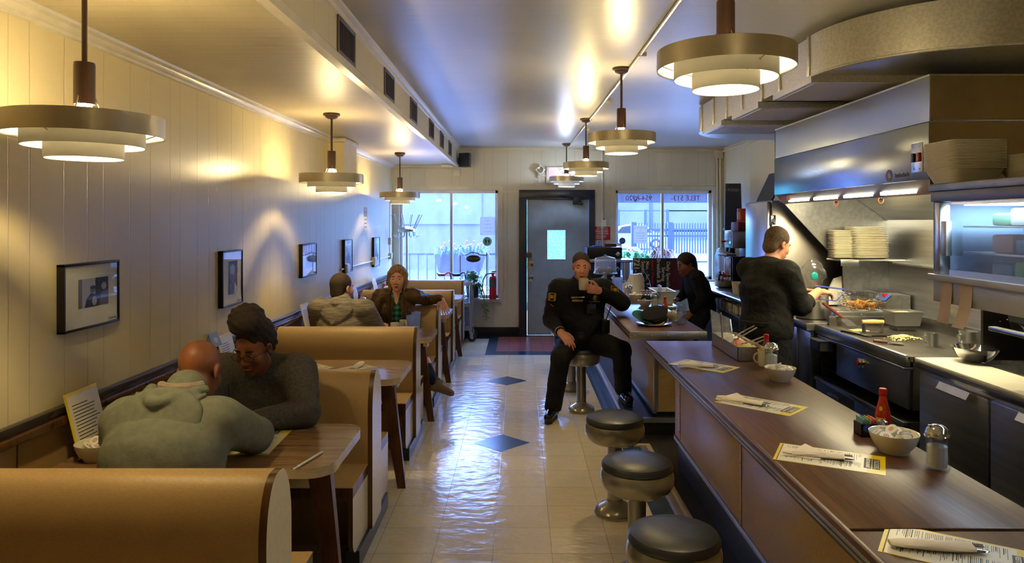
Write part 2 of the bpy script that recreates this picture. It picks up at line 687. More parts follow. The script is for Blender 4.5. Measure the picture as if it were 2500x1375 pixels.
def quarry():
    m, nt, b = base('red_quarry_tile')
    br = nt.nodes.new('ShaderNodeTexBrick')
    br.offset = 0.0
    br.inputs['Color1'].default_value = rgb(142, 70, 62)
    br.inputs['Color2'].default_value = rgb(124, 60, 56)
    br.inputs['Mortar'].default_value = rgb(66, 66, 76)
    br.inputs['Scale'].default_value = 1.0
    br.inputs['Mortar Size'].default_value = 0.006
    br.inputs['Brick Width'].default_value = 0.15
    br.inputs['Row Height'].default_value = 0.15
    nt.links.new(coords(nt), br.inputs['Vector'])
    nt.links.new(br.outputs[0], b.inputs['Base Color'])
    b.inputs['Roughness'].default_value = 0.35
    return m


M['quarry'] = quarry()


def thin_paper():
    m = bpy.data.materials.new('backlit_paper')
    m.use_nodes = True
    nt = m.node_tree
    b = nt.nodes['Principled BSDF']
    b.inputs['Base Color'].default_value = rgb(226, 222, 214)
    b.inputs['Roughness'].default_value = 0.7
    tl = nt.nodes.new('ShaderNodeBsdfTranslucent')
    tl.inputs[0].default_value = rgb(200, 196, 200)
    mx = nt.nodes.new('ShaderNodeMixShader')
    mx.inputs[0].default_value = 0.5
    nt.links.new(b.outputs[0], mx.inputs[1])
    nt.links.new(tl.outputs[0], mx.inputs[2])
    nt.links.new(mx.outputs[0], nt.nodes['Material Output'].inputs[0])
    return m


M['thinpaper'] = thin_paper()
# ================================================================== setting
XL, XR, YF, YB, HC, HS = -1.90, 3.02, 10.60, -3.2, 2.80, 2.54
SX = -0.926   # soffit face


def st(name, mb, mt, **k):
    return struct(mb.build(name, mt, **k))


b = MB(); b.box(XL - .1, XR + .1, YB - .1, YF + .25, -0.08, 0.0)
st('floor', b, M['tile'], smooth=False)
b = MB(); b.box(XL - .12, XL, YB - .1, YF + .2, 0, HC)
st('wall_left', b, M['cream'], smooth=False)
b = MB(); b.box(XR, XR + .12, YB - .1, YF + .2, 0, HC)
st('wall_right', b, M['cream'], smooth=False)
b = MB(); b.box(XL - .1, XR + .1, YB - .12, YB, 0, HC)
st('wall_rear', b, M['creamx'], smooth=False)
b = MB(); b.box(XL - .1, XR + .1, YB - .1, YF + .2, HC, HC + .1)
st('ceiling', b, M['ceil'], smooth=False)
b = MB()
W1 = (-1.80, -0.33, 0.56, 2.17)
DR = (-0.018, 1.109, 0.0, 2.175)
W2 = (1.42, 2.86, 0.84, 2.17)
for x0, x1, z0, z1 in ((XL, W1[0], 0, HC), (W1[0], W1[1], 0, W1[2]), (W1[0], W1[1], W1[3], HC), (W1[1], DR[0], 0, HC), (DR[0], DR[1], DR[3], HC),
                       (DR[1], W2[0], 0, HC), (W2[0], W2[1], 0, W2[2]), (W2[0], W2[1], W2[3], HC), (W2[1], XR, 0, HC)):
    b.box(x0, x1, YF, YF + .16, z0, z1)
st('wall_far', b, M['creamx'], smooth=False)
# soffit over the booths
b = MB(); b.box(XL, SX, YB, YF, HS, HC, m=0)
for f in b.bm.faces:
    c = f.calc_center_median()
    f.material_index = 1 if abs(c.x - SX) < 1e-3 else 0
st('ceiling_soffit', b, [M['soffit'], M['soffitv']], smooth=False)


def crown(name, x, z, sx, prof, y0, y1):
    b = MB()
    b.prism([(x + sx * u, z - v) for u, v in prof], 'xz', y0, y1)
    return st(name, b, M['trim'], ang=25)


CROWN = [(0, 0), (.06, 0), (.055, .012), (.035, .02), (.026, .034), (.014, .042), (.012, .055), (0, .06)]
crown('trim_crown', XL, HS, 1, CROWN, YB, YF)
# edge mouldings of the soffit
b = MB(); b.prism([(SX - .05, HS - .001), (SX - .05, HS - .014), (SX - .01, HS - .022), (SX + .016, HS - .03), (SX + .018, HS + .012), (SX + .002, HS + .03), (SX + .001, HS - .001)], 'xz', YB, YF)
st('trim_soffit_edge', b, M['trim'])
crown('trim_ceiling_edge', SX, HC, 1, [(0, 0), (.045, 0), (.04, .012), (.018, .02), (.012, .04), (0, .045)], YB, YF)
b = MB(); b.box(SX, XR, YF - .018, YF, HC - .03, HC)
b.box(XL, SX, YF - .018, YF, HS - .03, HS)
st('trim_far', b, M['trim'])
# ledge rail and wainscot on the left wall
b = MB(); b.box(XL, XL + .035, YB, YF, .917, .952, .004)
st('trim_rail', b, M['railblack'])
b = MB(); b.box(XL, XL + .055, YB, YF, .885, .916, .004)
st('trim_ledge', b, M['brownedge'])
b = MB(); b.box(XL, XL + .02, YB, YF, 0, .885)
for y in (-.6, .64, 1.87, 2.66, 4.2, 5.45, 6.7, 7.9, 9.1):
    b.box(XL + .019, XL + .022, y, y + .006, 0, .885, m=1)
st('trim_wainscot', b, [M['lam'], M['brownedge']], smooth=False)
# baseboards
b = MB(); b.box(XL, DR[0], YF - .02, YF, 0, .135, .004); b.box(DR[1], XR, YF - .02, YF, 0, .135, .004)
st('baseboard_far', b, M['base_black'])
# pilaster on the left wall (a chase that stops above the picture line)
b = MB(); b.box(XL, -1.745, 7.06, 7.60, 2.16, HS - .002)
b.box(XL, -1.725, 7.03, 7.63, HS - .05, HS - .003, .012, 1)
st('trim_chase', b, [M['cream'], M['trim']], smooth=True)
# flat board casing on the far wall
b = MB()
for x0, x1, z0, z1 in ((-.33, -.02, 2.135, 2.155), (1.11, 1.42, 2.135, 2.155), (-.329, -.26, .5, 2.21), (XL, -.26, 2.18, 2.225), (1.34, 1.42, .5, 2.21), (1.34, 2.95, 2.18, 2.225), (2.86, 2.95, .5, 2.21)):
    b.box(x0, x1, YF - (.017 if x1 - x0 < .1 else .013), YF, z0, z1)
st('trim_casing', b, M['trim'])
# upper right panel board
b = MB(); b.box(2.02, 2.92, YF - .01, YF, 2.235, 2.72, .003)
st('trim_panel', b, M['creamx'])

# floor inlays and steps
b = MB()
for yc in (5.496, 7.63):
    b.poly([(-.1415, yc - .2155, .0012), (.074, yc, .0012), (-.1415, yc + .2155, .0012), (-.357, yc, .0012)], [(0, 1, 2, 3)])
st('floor_diamonds', b, M['bluefloor'], smooth=False)
b = MB()
b.box(-.45, 1.6, 9.1, 10.6, 0, .0015)
b.box(XL, -.45, 10.36, 10.6, 0, .0015)
st('floor_border', b, M['bluefloor'], smooth=False)
b = MB(); b.box(-.316, 1.45, 9.33, 10.5, .0016, .003)
st('floor_entry', b, M['quarry'], smooth=False)
b = MB(); b.box(.745, .86, 5.42, 9.1, 0, .0016); b.box(.77, .90, YB, 5.42, 0, .0016)
st('floor_counter_border', b, M['bluefloor'], smooth=False)
b = MB(); b.box(.985, XR, YB, 5.42, 0, .012); b.box(.90, 1.7, 5.42, 5.67, 0, .012)
st('floor_black', b, M['blackfloor'], smooth=False)
b = MB(); b.box(.95, .985, YB, 5.40, 0, .02, .004); b.box(.86, .985, 5.385, 5.42, 0, .02, .004)
st('trim_floor_strip', b, M['tanstrip'])
b = MB(); b.box(.90, .95, YB, 5.385, 0, .012, .003)
st('trim_floor_metal', b, M['alu'])
b = MB(); b.box(1.45, XR, 5.43, YF, 0, .004)
st('floor_kitchen', b, M['blackfloor'], smooth=False)

# ------------------------------------------------------------------ windows and door
def window(name, W, pane_mat, mull):
    x0, x1, z0, z1 = W
    root = bpy.data.objects.new(name, None); COL.objects.link(root); root.location = (x0, YF, z0); root['kind'] = 'structure'
    b = MB()
    y0, y1, t = YF + .055, YF + .11, .045
    b.box(x0, x0 + t, y0, y1, z0, z1, .004); b.box(x1 - t, x1, y0, y1, z0, z1, .004)
    b.box(x0, x1, y0, y1, z1 - t, z1, .004); b.box(x0, x1, y0, y1, z0, z0 + t, .004)
    b.box(mull - .02, mull + .02, y0 + .005, y1 - .005, z0, z1, .004)
    for k in range(7):
        b.lathe([(0, -.001), (.005, -.001), (.005, .002), (0, .003)], (mull, y0 + .004, z0 + .15 + k * .22), 8, axis='y')
    b.build('window_frame', M['white'], root)
    for a, c in ((x0 + t, mull - .02), (mull + .02, x1 - t)):
        b = MB(); b.box(a, c, YF + .08, YF + .086, z0 + t, z1 - t)
        b.build('pane', pane_mat, root, smooth=False)
    b = MB(); b.box(x0 - .03, x1 + .03, YF - .05, YF + .06, z0 - .05, z0, .008)
    b.build('window_sill', M['trim'], root)
    return root


w1 = window('window_1', W1, M['fogglass'], -1.03)
w2 = window('window_2', W2, M['winglass'], 2.13)
d = bpy.data.objects.new('door_1', None); COL.objects.link(d); d.location = (.5, YF, 0); d['kind'] = 'structure'
b = MB()
for x0, x1, z0, z1 in ((-.018, .10, 0, 2.04), (1.02, 1.109, 0, 2.04), (-.018, 1.109, 2.04, 2.175)):
    b.box(x0, x1, YF - .03, YF + .16, z0, z1, .004)
for x0, x1, z0, z1 in ((.075, .1, 0, 2.04), (1.02, 1.045, 0, 2.04), (.08, 1.04, 2.03, 2.055)):
    b.box(x0, x1, YF - .045, YF - .02, z0, z1, .004)
b.build('door_frame', M['navy'], d)
b = MB()
gx0, gx1, gz0, gz1 = .40, .675, 1.145, 1.575
for x0, x1, z0, z1 in ((.105, gx0, .02, 2.033), (gx1, 1.015, .02, 2.033), (gx0, gx1, .02, gz0), (gx0, gx1, gz1, 2.033)):
    b.box(x0, x1, YF + .0, YF + .045, z0, z1)
b.build('door_leaf', M['door'], d, smooth=False)
b = MB()
for x0, x1, z0, z1 in ((gx0 - .012, gx0 + .004, gz0, gz1), (gx1 - .004, gx1 + .012, gz0, gz1), (gx0 - .012, gx1 + .012, gz0 - .012, gz0), (gx0 - .012, gx1 + .012, gz1, gz1 + .012)):
    b.box(x0, x1, YF - .006, YF, z0, z1, .002)
b.build('pane_frame', M['door'], d)
b = MB(); b.box(gx0, gx1, YF + .02, YF + .025, gz0, gz1)
b.build('pane', M['fogglass'], d, smooth=False)
b = MB(); b.lathe([(0, 0), (.045, 0), (.045, -.008), (.02, -.012), (.017, -.03), (.03, -.045), (.036, -.06), (.028, -.075), (0, -.078)], (.165, YF, .86), 20, axis='y')
b.build('door_knob', M['chrome'], d)
b = MB(); b.box(.115, .205, YF - .006, YF, 1.0, 1.115, .002, 0)
b.lathe([(0, -.006), (.028, -.006), (.026, -.02), (0, -.022)], (.165, YF, 1.058), 18, m=1, axis='y')
b.build('deadbolt', [mat('brass_plate', (.55, .45, .3, 1), .35, 1.0), M['chrome']], d)
b = MB(); b.box(.075, .17, YF - .05, YF - .002, 1.165, 1.245, .014)
b.build('rim_lock', mat('brown_lock_case', rgb(84, 58, 44), .4), d)
b = MB(); b.box(.78, .90, YF - .07, YF, 1.955, 2.06, .01); b.tube([(.84, YF - .05, 2.06), (.66, YF - .1, 2.075), (.60, YF - .05, 2.09)], .01, 8)
b.box(.86, .93, YF - .075, YF - .02, 1.945, 1.985, .008)
b.build('door_closer', M['black'], d)
b = MB(); b.box(.105, 1.015, YF - .008, YF, .02, .035)
b.build('door_sweep', M['alu'], d)
b = MB(); b.box(.08, 1.04, YF - .03, YF + .1, 0, .014)
b.build('threshold', M['alu'], d)

# ================================================================== outdoors
OUT = mat('pale_render_wall', rgb(92, 90, 92), 0.8, col2=rgb(82, 82, 88), vs=.5)
ASPH = mat('grey_asphalt', rgb(84, 84, 86), 0.8, vs=2.0, bump=.2)
b = MB(); b.box(-40, 40, YF + .26, 80, -.12, -.05)
st('ground', b, ASPH, smooth=False)
b = MB(); b.box(-20, 20, YF + .27, 19, -.05, -.045)
st('bounce_sidewalk', b, mat('pale_concrete', rgb(150, 149, 147), 0.8, vs=2.0), smooth=False)  # pale paving added to bounce daylight up onto the ceiling
b = MB(); b.box(2, 40, 66, 67, -.1, 12)
for k in range(5):
    b.box(5 + k * 7, 5.25 + k * 7, 65.9, 66, -.1, 9, m=1)
o = b.build('building', [OUT, M['navy']], smooth=False)
tag(o, 'pale windowless building across the lot beyond the right window', 'building')
b = MB(); b.box(-30, 1.0, 26, 27, -.1, 6)
b.box(-11, -1.4, 25.9, 26, 1.6, 3.3, m=1)
o = b.build('neighbouring_building', [mat('lavender_wall', rgb(88, 82, 90), .8), mat('pale_shutter', rgb(80, 76, 86), .6)], smooth=False)
tag(o, 'pale lavender wall seen through the fogged left window', 'building')
b = MB(); b.box(.1, .98, 14, 23.8, -.048, .12)
b.build('lawn', mat('green_lawn', rgb(84, 140, 112), .9, col2=rgb(56, 104, 84), vs=6, bump=1, bs=40))['kind'] = 'stuff'
b = MB(); b.box(-.4, 2.2, 24, 24.3, -.05, 2.4)
o = b.build('clipped_hedge', mat('hedge_green', rgb(92, 150, 122), .9, col2=rgb(48, 108, 82), vs=14, bump=1.0, bs=60))
tag(o, 'pale green hedge seen through the small pane of the door', 'hedge')


def railing(name, x0, x1, y, top, label, step=.14):
    r = thing(name, label, 'railing', ((x0 + x1) / 2, y, -.05))
    b = MB()
    b.box(x0, x1, y - .015, y + .015, top - .03, top); b.box(x0, x1, y - .012, y + .012, .08, .11)
    each(b, 'rail', M['iron'], r)
    n = int((x1 - x0) / step)
    for i in range(n + 1):
        x = x0 + (x1 - x0) * i / n
        b = MB(); b.box(x - .008, x + .008, y - .008, y + .008, -.05, top)
        b.build('picket', M['iron'], r, smooth=False)
    return r


railing('iron_railing', -2.3, -.25, 12.0, 1.17, 'black iron railing with thin pickets outside the left window')
railing('iron_railing', 1.3, 3.4, 12.0, 1.04, 'black iron railing outside the right window', .2)


def fence(x0, x1, y, top):
    r = thing('picket_fence', 'dark blue metal picket fence across the parking lot', 'fence', ((x0 + x1) / 2, y, -.05))
    FM = mat('blue_fence_paint', rgb(16, 32, 66), .5)
    b = MB()
    for h in (top * .58, top * .8):
        b.box(x0, x1, y - .04, y + .04, h - .05, h + .05)
    each(b, 'rail', FM, r)
    for x in (x0, 8.2, x1):
        b = MB(); b.box(x - .13, x + .13, y - .13, y + .13, -.05, top + .1)
        b.build('post', FM, r)
    n = 30
    for i in range(n + 1):
        x = x0 + (x1 - x0) * i / n
        b = MB(); b.box(x - .028, x + .028, y - .03, y + .03, -.05, top + .05)
        b.build('picket', FM, r, smooth=False)


fence(6.2, 10.6, 39, 1.55)
r = thing('chain_link_fence', 'tall framed chain link fence before the pale building', 'fence', (9, 58, -.05))
FB = mat('blue_frame_paint', rgb(26, 44, 90), .5)
for x in (8.0, 10.2, 12.0, 15.6):
    b = MB(); b.box(x - .09, x + .09, 57.9, 58.1, -.05, 2.65); b.build('post', FB, r)
b = MB()
for x0, x1 in ((6.5, 10), (10.2, 15.5), (12, 19)):
    for h in (2.55, .9):
        b.box(x0, x1, 57.96, 58.04, h - .04, h + .04)
each(b, 'rail', FB, r)


def car(name, x, y, L, Hh, body, label, flip=1):
    r = thing(name, label, 'car', (x, y, -.05))
    prof = [(-.5, .28), (-.5, .55), (-.46, .60), (-.30, .64), (-.20, .92), (-.05, 1.0), (.15, .99), (.30, .68), (.46, .62), (.5, .5), (.5, .28)]
    b = MB(); b.prism([(x + flip * u * L, -.05 + v * Hh) for u, v in prof], 'xz', y - .85, y + .85)
    bmesh.ops.bevel(b.bm, geom=list(b.bm.edges), offset=.06, segments=2, affect='EDGES', clamp_overlap=True)
    b.build('car_body', body, r)
    b = MB()
    wp = [(-.27, .66), (-.19, .90), (-.05, .96), (-.02, .96), (-.02, .66)]
    wp2 = [(.01, .66), (.01, .96), (.13, .955), (.26, .68)]
    for ww in (wp, wp2):
        b.prism([(x + flip * u * L, -.05 + v * Hh) for u, v in ww], 'xz', y - .87, y + .87)
    b.build('car_window', M['black'], r)
    for u in (-.32, .31):
        b = MB(); b.lathe([(0, -.9), (.2, -.9), (.34, -.88), (.34, -.68), (0, -.68)], (x + flip * u * L, y, .29), 20, axis='y')
        b.lathe([(0, -.91), (.18, -.91), (.19, -.9)], (x + flip * u * L, y, .29), 14, m=1, axis='y')
        b.build('wheel', [M['rubber'], M['alu']], r)


car('car', 7.1, 45, 4.2, 1.55, mat('white_car_paint', rgb(130, 130, 132), .3), 'white car parked behind the blue picket fence')
car('car', 15.5, 50, 4.4, 1.7, mat('dark_car_paint', rgb(60, 80, 120), .25), 'dark blue car at the right edge of the lot', -1)
b = MB()
b.grid(lambda u, v: (2.05 + .95 * (u - .5) + .0 * v, 13.1 + 1.2 * (v - .5), -.05 + 1.28 * max(0, (1 - (2 * u - 1) ** 2) * (1 - (2 * v - 1) ** 2)) ** .5 + .03 * math.sin(9 * u + 4 * v)), 24, 16)
o = b.build('reflection_mound', mat('blue_grey_reflection', rgb(60, 70, 90), .6, col2=rgb(38, 46, 64), vs=3))  # made-up mound in place of a blurred blue-grey reflection
tag(o, 'blue-grey mound standing in for a reflection behind the right window railing', 'mound')


def cup_of_leaves(b, c, n, spread, hgt, L, w, m=0, droop=.6, seed=1):
    rnd = random.Random(seed)
    for i in range(n):
        a = rnd.uniform(0, 2 * PI)
        t = rnd.uniform(.2, 1)
        l = L * rnd.uniform(.6, 1.15)
        p = Vector(c) + Vector((math.cos(a), math.sin(a), 0)) * spread * rnd.uniform(0, .5)
        up = hgt * rnd.uniform(.4, 1)
        pts = []
        for k in range(6):
            s = k / 5
            pts.append(p + Vector((math.cos(a) * l * s * t, math.sin(a) * l * s * t, up * math.sin(s * PI * .75) - droop * l * s * s * t)))
        side = Vector((-math.sin(a), math.cos(a), 0))
        vs, fs = [], []
        for k, q in enumerate(pts):
            ww = w * math.sin(PI * min(.98, .12 + .88 * k / 5)) + .0008
            vs += [q - side * ww, q + side * ww + Vector((0, 0, .002))]
        for k in range(5):
            fs.append((2 * k, 2 * k + 1, 2 * k + 3, 2 * k + 2))
        b.poly(vs, fs, m)


# planter basket hanging on the left railing
r = thing('planter_basket', 'wicker planter basket of flowers hanging on the left railing', 'planter', (-1.0, 11.9, .88))
b = MB(); b.prism([(-1.42, 1.17), (-.55, 1.17), (-.66, .86), (-.78, .80), (-1.22, .80), (-1.34, .88)], 'xz', 11.70, 11.93)
b.build('basket', M['wicker'], r)
b = MB(); cup_of_leaves(b, (-1.2, 11.85, 1.15), 40, .5, .16, .22, .018, seed=3); cup_of_leaves(b, (-.85, 11.85, 1.15), 50, .5, .2, .24, .02, seed=4)
b.build('foliage', mat('dark_leaf', rgb(44, 84, 50), .5), r)  # darker green for the hanging planter
b = MB()
for k in range(22):
    b.sph((-1.35 + .8 * random.random(), 11.8 + .1 * random.random(), 1.22 + .16 * random.random()), .02, 8)
b.build('blossom', M['flower'], r)
r = thing('flower_box', 'leafy flower box with pink blooms on the right railing', 'planter', (1.72, 11.85, .95))
b = MB(); b.box(1.45, 2.05, 11.76, 11.95, .9, 1.04, .01); b.build('box', M['soil'], r)
b = MB()
for k in range(5):
    cup_of_leaves(b, (1.5 + .14 * k, 11.84, 1.03), 26, .3, .2, .2, .03, seed=20 + k)
b.build('foliage', M['leaf'], r)
b = MB()
for k in range(12):
    b.sph((1.45 + .65 * random.random(), 11.8 + .05 * random.random(), 1.1 + .17 * random.random()), .02, 8)
b.build('blossom', M['flower'], r)
# dry orange mum outside, right of the flower box
r = thing('potted_mum', 'orange dried flowering plant on the railing behind the window mullion', 'plant', (2.33, 11.8, 1.0))
b = MB(); b.lathe([(0, .9), (.09, .9), (.12, 1.04), (0, 1.04)], (2.34, 11.82, 0), 16); b.build('pot', M['soil'], r)
b = MB(); cup_of_leaves(b, (2.34, 11.82, 1.02), 170, .2, .26, .22, .022, seed=8, droop=.5)
b.build('foliage', mat('rust_leaf', rgb(104, 52, 12), .6, col2=rgb(60, 28, 8), vs=14), r)
# ================================================================== pendant lamps
def make_lamp(label, cool=False):
    t = thing('pendant_lamp', label, 'lamp', (0, 0, 0), 0, 'tiered ring pendant lamps')
    b = MB(); b.lathe([(0, .012), (.064, .012), (.064, -.016), (.05, -.02), (.045, -.032), (.03, -.04), (.012, -.044), (0, -.044)], n=24)
    b.build('canopy', M['lampbrown'], t)
    b = MB(); b.tube([(0, 0, -.04), (0, 0, -.29)], .0085, 10); b.build('stem', M['lampbrown'], t)
    b = MB(); b.lathe([(0, -.289), (.031, -.289), (.0325, -.30), (.0325, -.428), (.0295, -.428), (.0295, -.30), (0, -.298)], n=24)
    b.build('socket_cup', M['lampbrown'], t)

    def ring(name, r, z0, z1, mo=0):
        b = MB()
        e = .0022
        b.lathe([(r, z0), (r, z1), (r - .003, z1)], n=64, m=mo)
        b.lathe([(r - .003, z1), (r - .003, z0), (r, z0)], n=64, m=1)
        return b.build(name, [M['champ'], M['lampwhite']], t)
    ring('outer_ring', .242, -.468, -.536)
    ring('middle_ring', .182, -.508, -.570, 1)
    ring('inner_ring', .118, -.548, -.610, 1)
    b = MB()
    for k in range(3):
        a = 2 * PI * k / 3 + .5
        c, s = math.cos(a), math.sin(a)
        b.tube([(.03 * c, .03 * s, -.40), (.055 * c, .055 * s, -.47), (.116 * c, .116 * s, -.56)], .0022, 6)
        b.tube([(.116 * c, .116 * s, -.556), (.181 * c, .181 * s, -.535), (.240 * c, .240 * s, -.51)], .0022, 6)
    b.build('ring_strut', M['champ'], t)
    b = MB(); b.lathe([(0, -.40), (.014, -.40), (.016, -.42), (.028, -.445), (.033, -.465), (.028, -.485), (.014, -.497), (0, -.499)], n=20)
    b.build('bulb', M['bulbcool'] if cool else M['bulb'], t)
    l = bpy.data.lights.new('lamp_light', 'POINT')
    l.energy = BULB_POWER * (0.5 if cool else 1.0)
    l.color = COOL_COL if cool else BULB_COL
    l.shadow_soft_size = .036
    lo = bpy.data.objects.new('lamp_light', l); COL.objects.link(lo); lo.parent = t; lo.location = (0, 0, -.458)
    return t


lamp = make_lamp('nearest tiered pendant lamp over the booths, above the wall photograph')
lamp.location = (-1.455, 2.38, HS - .0125)
for loc, lb in (((-1.455, 5.50, HS), 'middle tiered pendant lamp over the booths, in front of the wall chase'),
                ((-1.455, 8.62, HS - .0125), 'far tiered pendant lamp over the booths, before the left window'),
                ((.735, 2.55, HC - .0125), 'nearest tiered pendant lamp above the wooden counter'),
                ((.72, 5.07, HC), 'second tiered pendant lamp over the counter, hung beyond the nearest'),
                ((.70, 7.58, HC), 'third tiered pendant lamp over the counter, before the exit sign'),
                ((.735, .02, HC), 'added fill lamp, an unseen tiered pendant above the counter behind the viewpoint')):  # unseen lamp added as fill light for the near counter
    dup(lamp, loc, .4, lb)
for o in bpy.data.objects:
    if o.type == 'LIGHT' and o.parent is not None and abs(o.parent.location.y - .02) < 1e-3:
        o.data = o.data.copy()
        o.data.energy = BULB_POWER * .85
cl = make_lamp('farthest tiered pendant lamp by the exit sign, with a cold white bulb', True)
place(cl, (.65, 10.0, HC), .8)

# conduit along the ceiling, feeding the lamps
b = MB(); b.tube([(.80, YB, HC - .014), (.775, 5, HC - .014), (.70, YF - .03, HC - .014)], .011, 8)
for y in (-1, 1.2, 3.3, 4.6, 6.4, 8.4):
    b.box(.765, .815, y - .012, y + .012, HC - .028, HC, .004)
o = b.build('ceiling_conduit', M['trim']); tag(o, 'painted conduit running along the ceiling above the counter lamps', 'conduit')
b = MB(); b.tube([(1.22, YF - .016, HC - .03), (1.22, YF - .016, 1.28)], .012, 8)
b.box(1.20, 1.24, YF - .028, YF, 2.3, 2.33, .003); b.box(1.20, 1.24, YF - .028, YF, 1.6, 1.63, .003)
o = b.build('wall_conduit', M['trim']); tag(o, 'painted vertical conduit on the far wall between door and right window', 'conduit')
b = MB()
b.tube([(2.965, YF - .03, HC - .12), (2.965, YF - .03, .9)], .016, 8); b.tube([(2.92, YF - .03, HC - .12), (2.92, YF - .03, .9)], .014, 8)
b.box(2.88, 3.0, YF - .06, YF, HC - .16, HC - .04, .006)
b.tube([(3.0, YF - .03, HC - .06), (3.0, 7.32, HC - .06)], .013, 8); b.tube([(2.9, YF - .03, HC - .035), (.8, YF - .03, HC - .035)], .011, 8)
o = b.build('corner_conduit', M['trim']); tag(o, 'pair of painted conduits in the far right corner with a junction box', 'conduit')
b = MB(); b.tube([(XL + .014, 7.5, 1.20), (XL + .014, 10.4, 1.20)], .010, 8); b.box(XL, XL + .05, 7.62, 7.74, 1.15, 1.25, .006); b.box(XL, XL + .05, 9.1, 9.22, 1.15, 1.25, .006); b.box(XL, XL + .045, 10.28, 10.36, 1.16, 1.25, .006)
o = b.build('wall_raceway', M['trim']); tag(o, 'white surface raceway with outlet boxes low on the left wall', 'raceway')
b = MB(); b.tube([(XL + .01, 10.32, HS - .06), (XL + .012, 10.33, 2.0), (XL + .01, 10.32, 1.47)], .006, 6); b.box(XL, XL + .035, 10.29, 10.35, 1.37, 1.47, .005, 1); b.tube([(XL + .012, 10.32, 1.37), (XL + .012, 10.32, 1.22)], .009, 6)
o = b.build('switch_cord', [M['trim'], M['trim']]); tag(o, 'white cord dropping to a switch box in the far left corner', 'cord')
b = MB(); b.tube([(-1.85, YF - .02, HS - .05), (-1.5, YF - .02, HS - .045), (-.95, YF - .02, HS - .05), (-.92, YF - .02, HS - .08)], .006, 6); b.box(-.99, -.89, YF - .03, YF, HS - .16, HS - .06, .005)
o = b.build('phone_box', M['trim']); tag(o, 'white box and cable on the far wall under the soffit', 'wall box')
b = MB(); b.box(-1.15, -.98, 10.3, 10.42, HS - .04, HS - .031, .003); b.box(-1.14, -.99, 10.31, 10.41, HS - .033, HS - .001, .003)
o = b.build('smoke_detector', M['trim']); tag(o, 'small cream box fixed under the soffit by the far wall', 'detector')

# vents on the soffit face
def make_vent(label):
    t = thing('air_vent', label, 'vent', (SX, 0, 2.66), 0, 'dark air vents along the soffit')
    b = MB()
    for y0, y1, z0, z1 in ((-.19, -.165, -.10, .10), (.165, .19, -.10, .10), (-.165, .165, .075, .10), (-.165, .165, -.10, -.075)):
        b.box(0, .008, y0, y1, z0, z1, .002)
    b.build('frame', M['ventframe'], t, local=True)
    b = MB(); b.box(0, .002, -.168, .168, -.078, .078)
    for k in range(15):
        y = -.157 + k * .0224
        b.box(.001, .006, y - .004, y + .004, -.077, .077)
    b.build('grille', M['grille'], t, local=True, smooth=False)
    return t


VENTS = (3.79, 5.03, 6.18, 7.42, 8.4, 9.38)
VN = ('nearest', 'second', 'third', 'fourth', 'fifth', 'farthest')
v0 = make_vent('nearest of the dark air vents on the soffit face')
place(v0, (SX, VENTS[0], 2.66))
for y, n in zip(VENTS[1:], VN[1:]):
    dup(v0, (SX, y, 2.66), 0, '%s of the dark air vents counted along the soffit face%s' % (n, ', above the speaker' if n == 'farthest' else ''))
t = thing('speaker', 'black loudspeaker hung in the corner under the soffit end', 'speaker', (-.82, 10.4, 2.6))
b = MB(); b.prism([(-.90, 10.38), (-.74, 10.30), (-.72, 10.44), (-.82, 10.52)], 'xy', 2.5, 2.70)
bmesh.ops.bevel(b.bm, geom=list(b.bm.edges), offset=.008, segments=2, affect='EDGES')
b.build('speaker_box', M['navy'], t)
b = MB(); b.tube([(-.83, 10.48, 2.6), (-.86, 10.6, 2.6)], .012, 8); b.box(-.92, -.80, 10.585, 10.6, 2.55, 2.65)
b.build('bracket', M['black'], t)

# ================================================================== booths
BY = [2.31, 3.883, 5.463, 6.906, 8.386, 9.85]


def bullet(ht=.24, top=.90, curve=.20, apex=.016, z0=0.0):
    """partition outline: straight faces closing in an ogive at the top"""
    h = ht / 2
    pts = [(-h, z0)]
    n = 10
    for i in range(n + 1):
        a = i / n
        pts.append((-(apex + (h - apex) * math.cos(a * PI / 2)), top - curve + curve * math.sin(a * PI / 2)))
    for i in range(n, -1, -1):
        a = i / n
        pts.append(((apex + (h - apex) * math.cos(a * PI / 2)), top - curve + curve * math.sin(a * PI / 2)))
    pts.append((h, z0))
    return pts


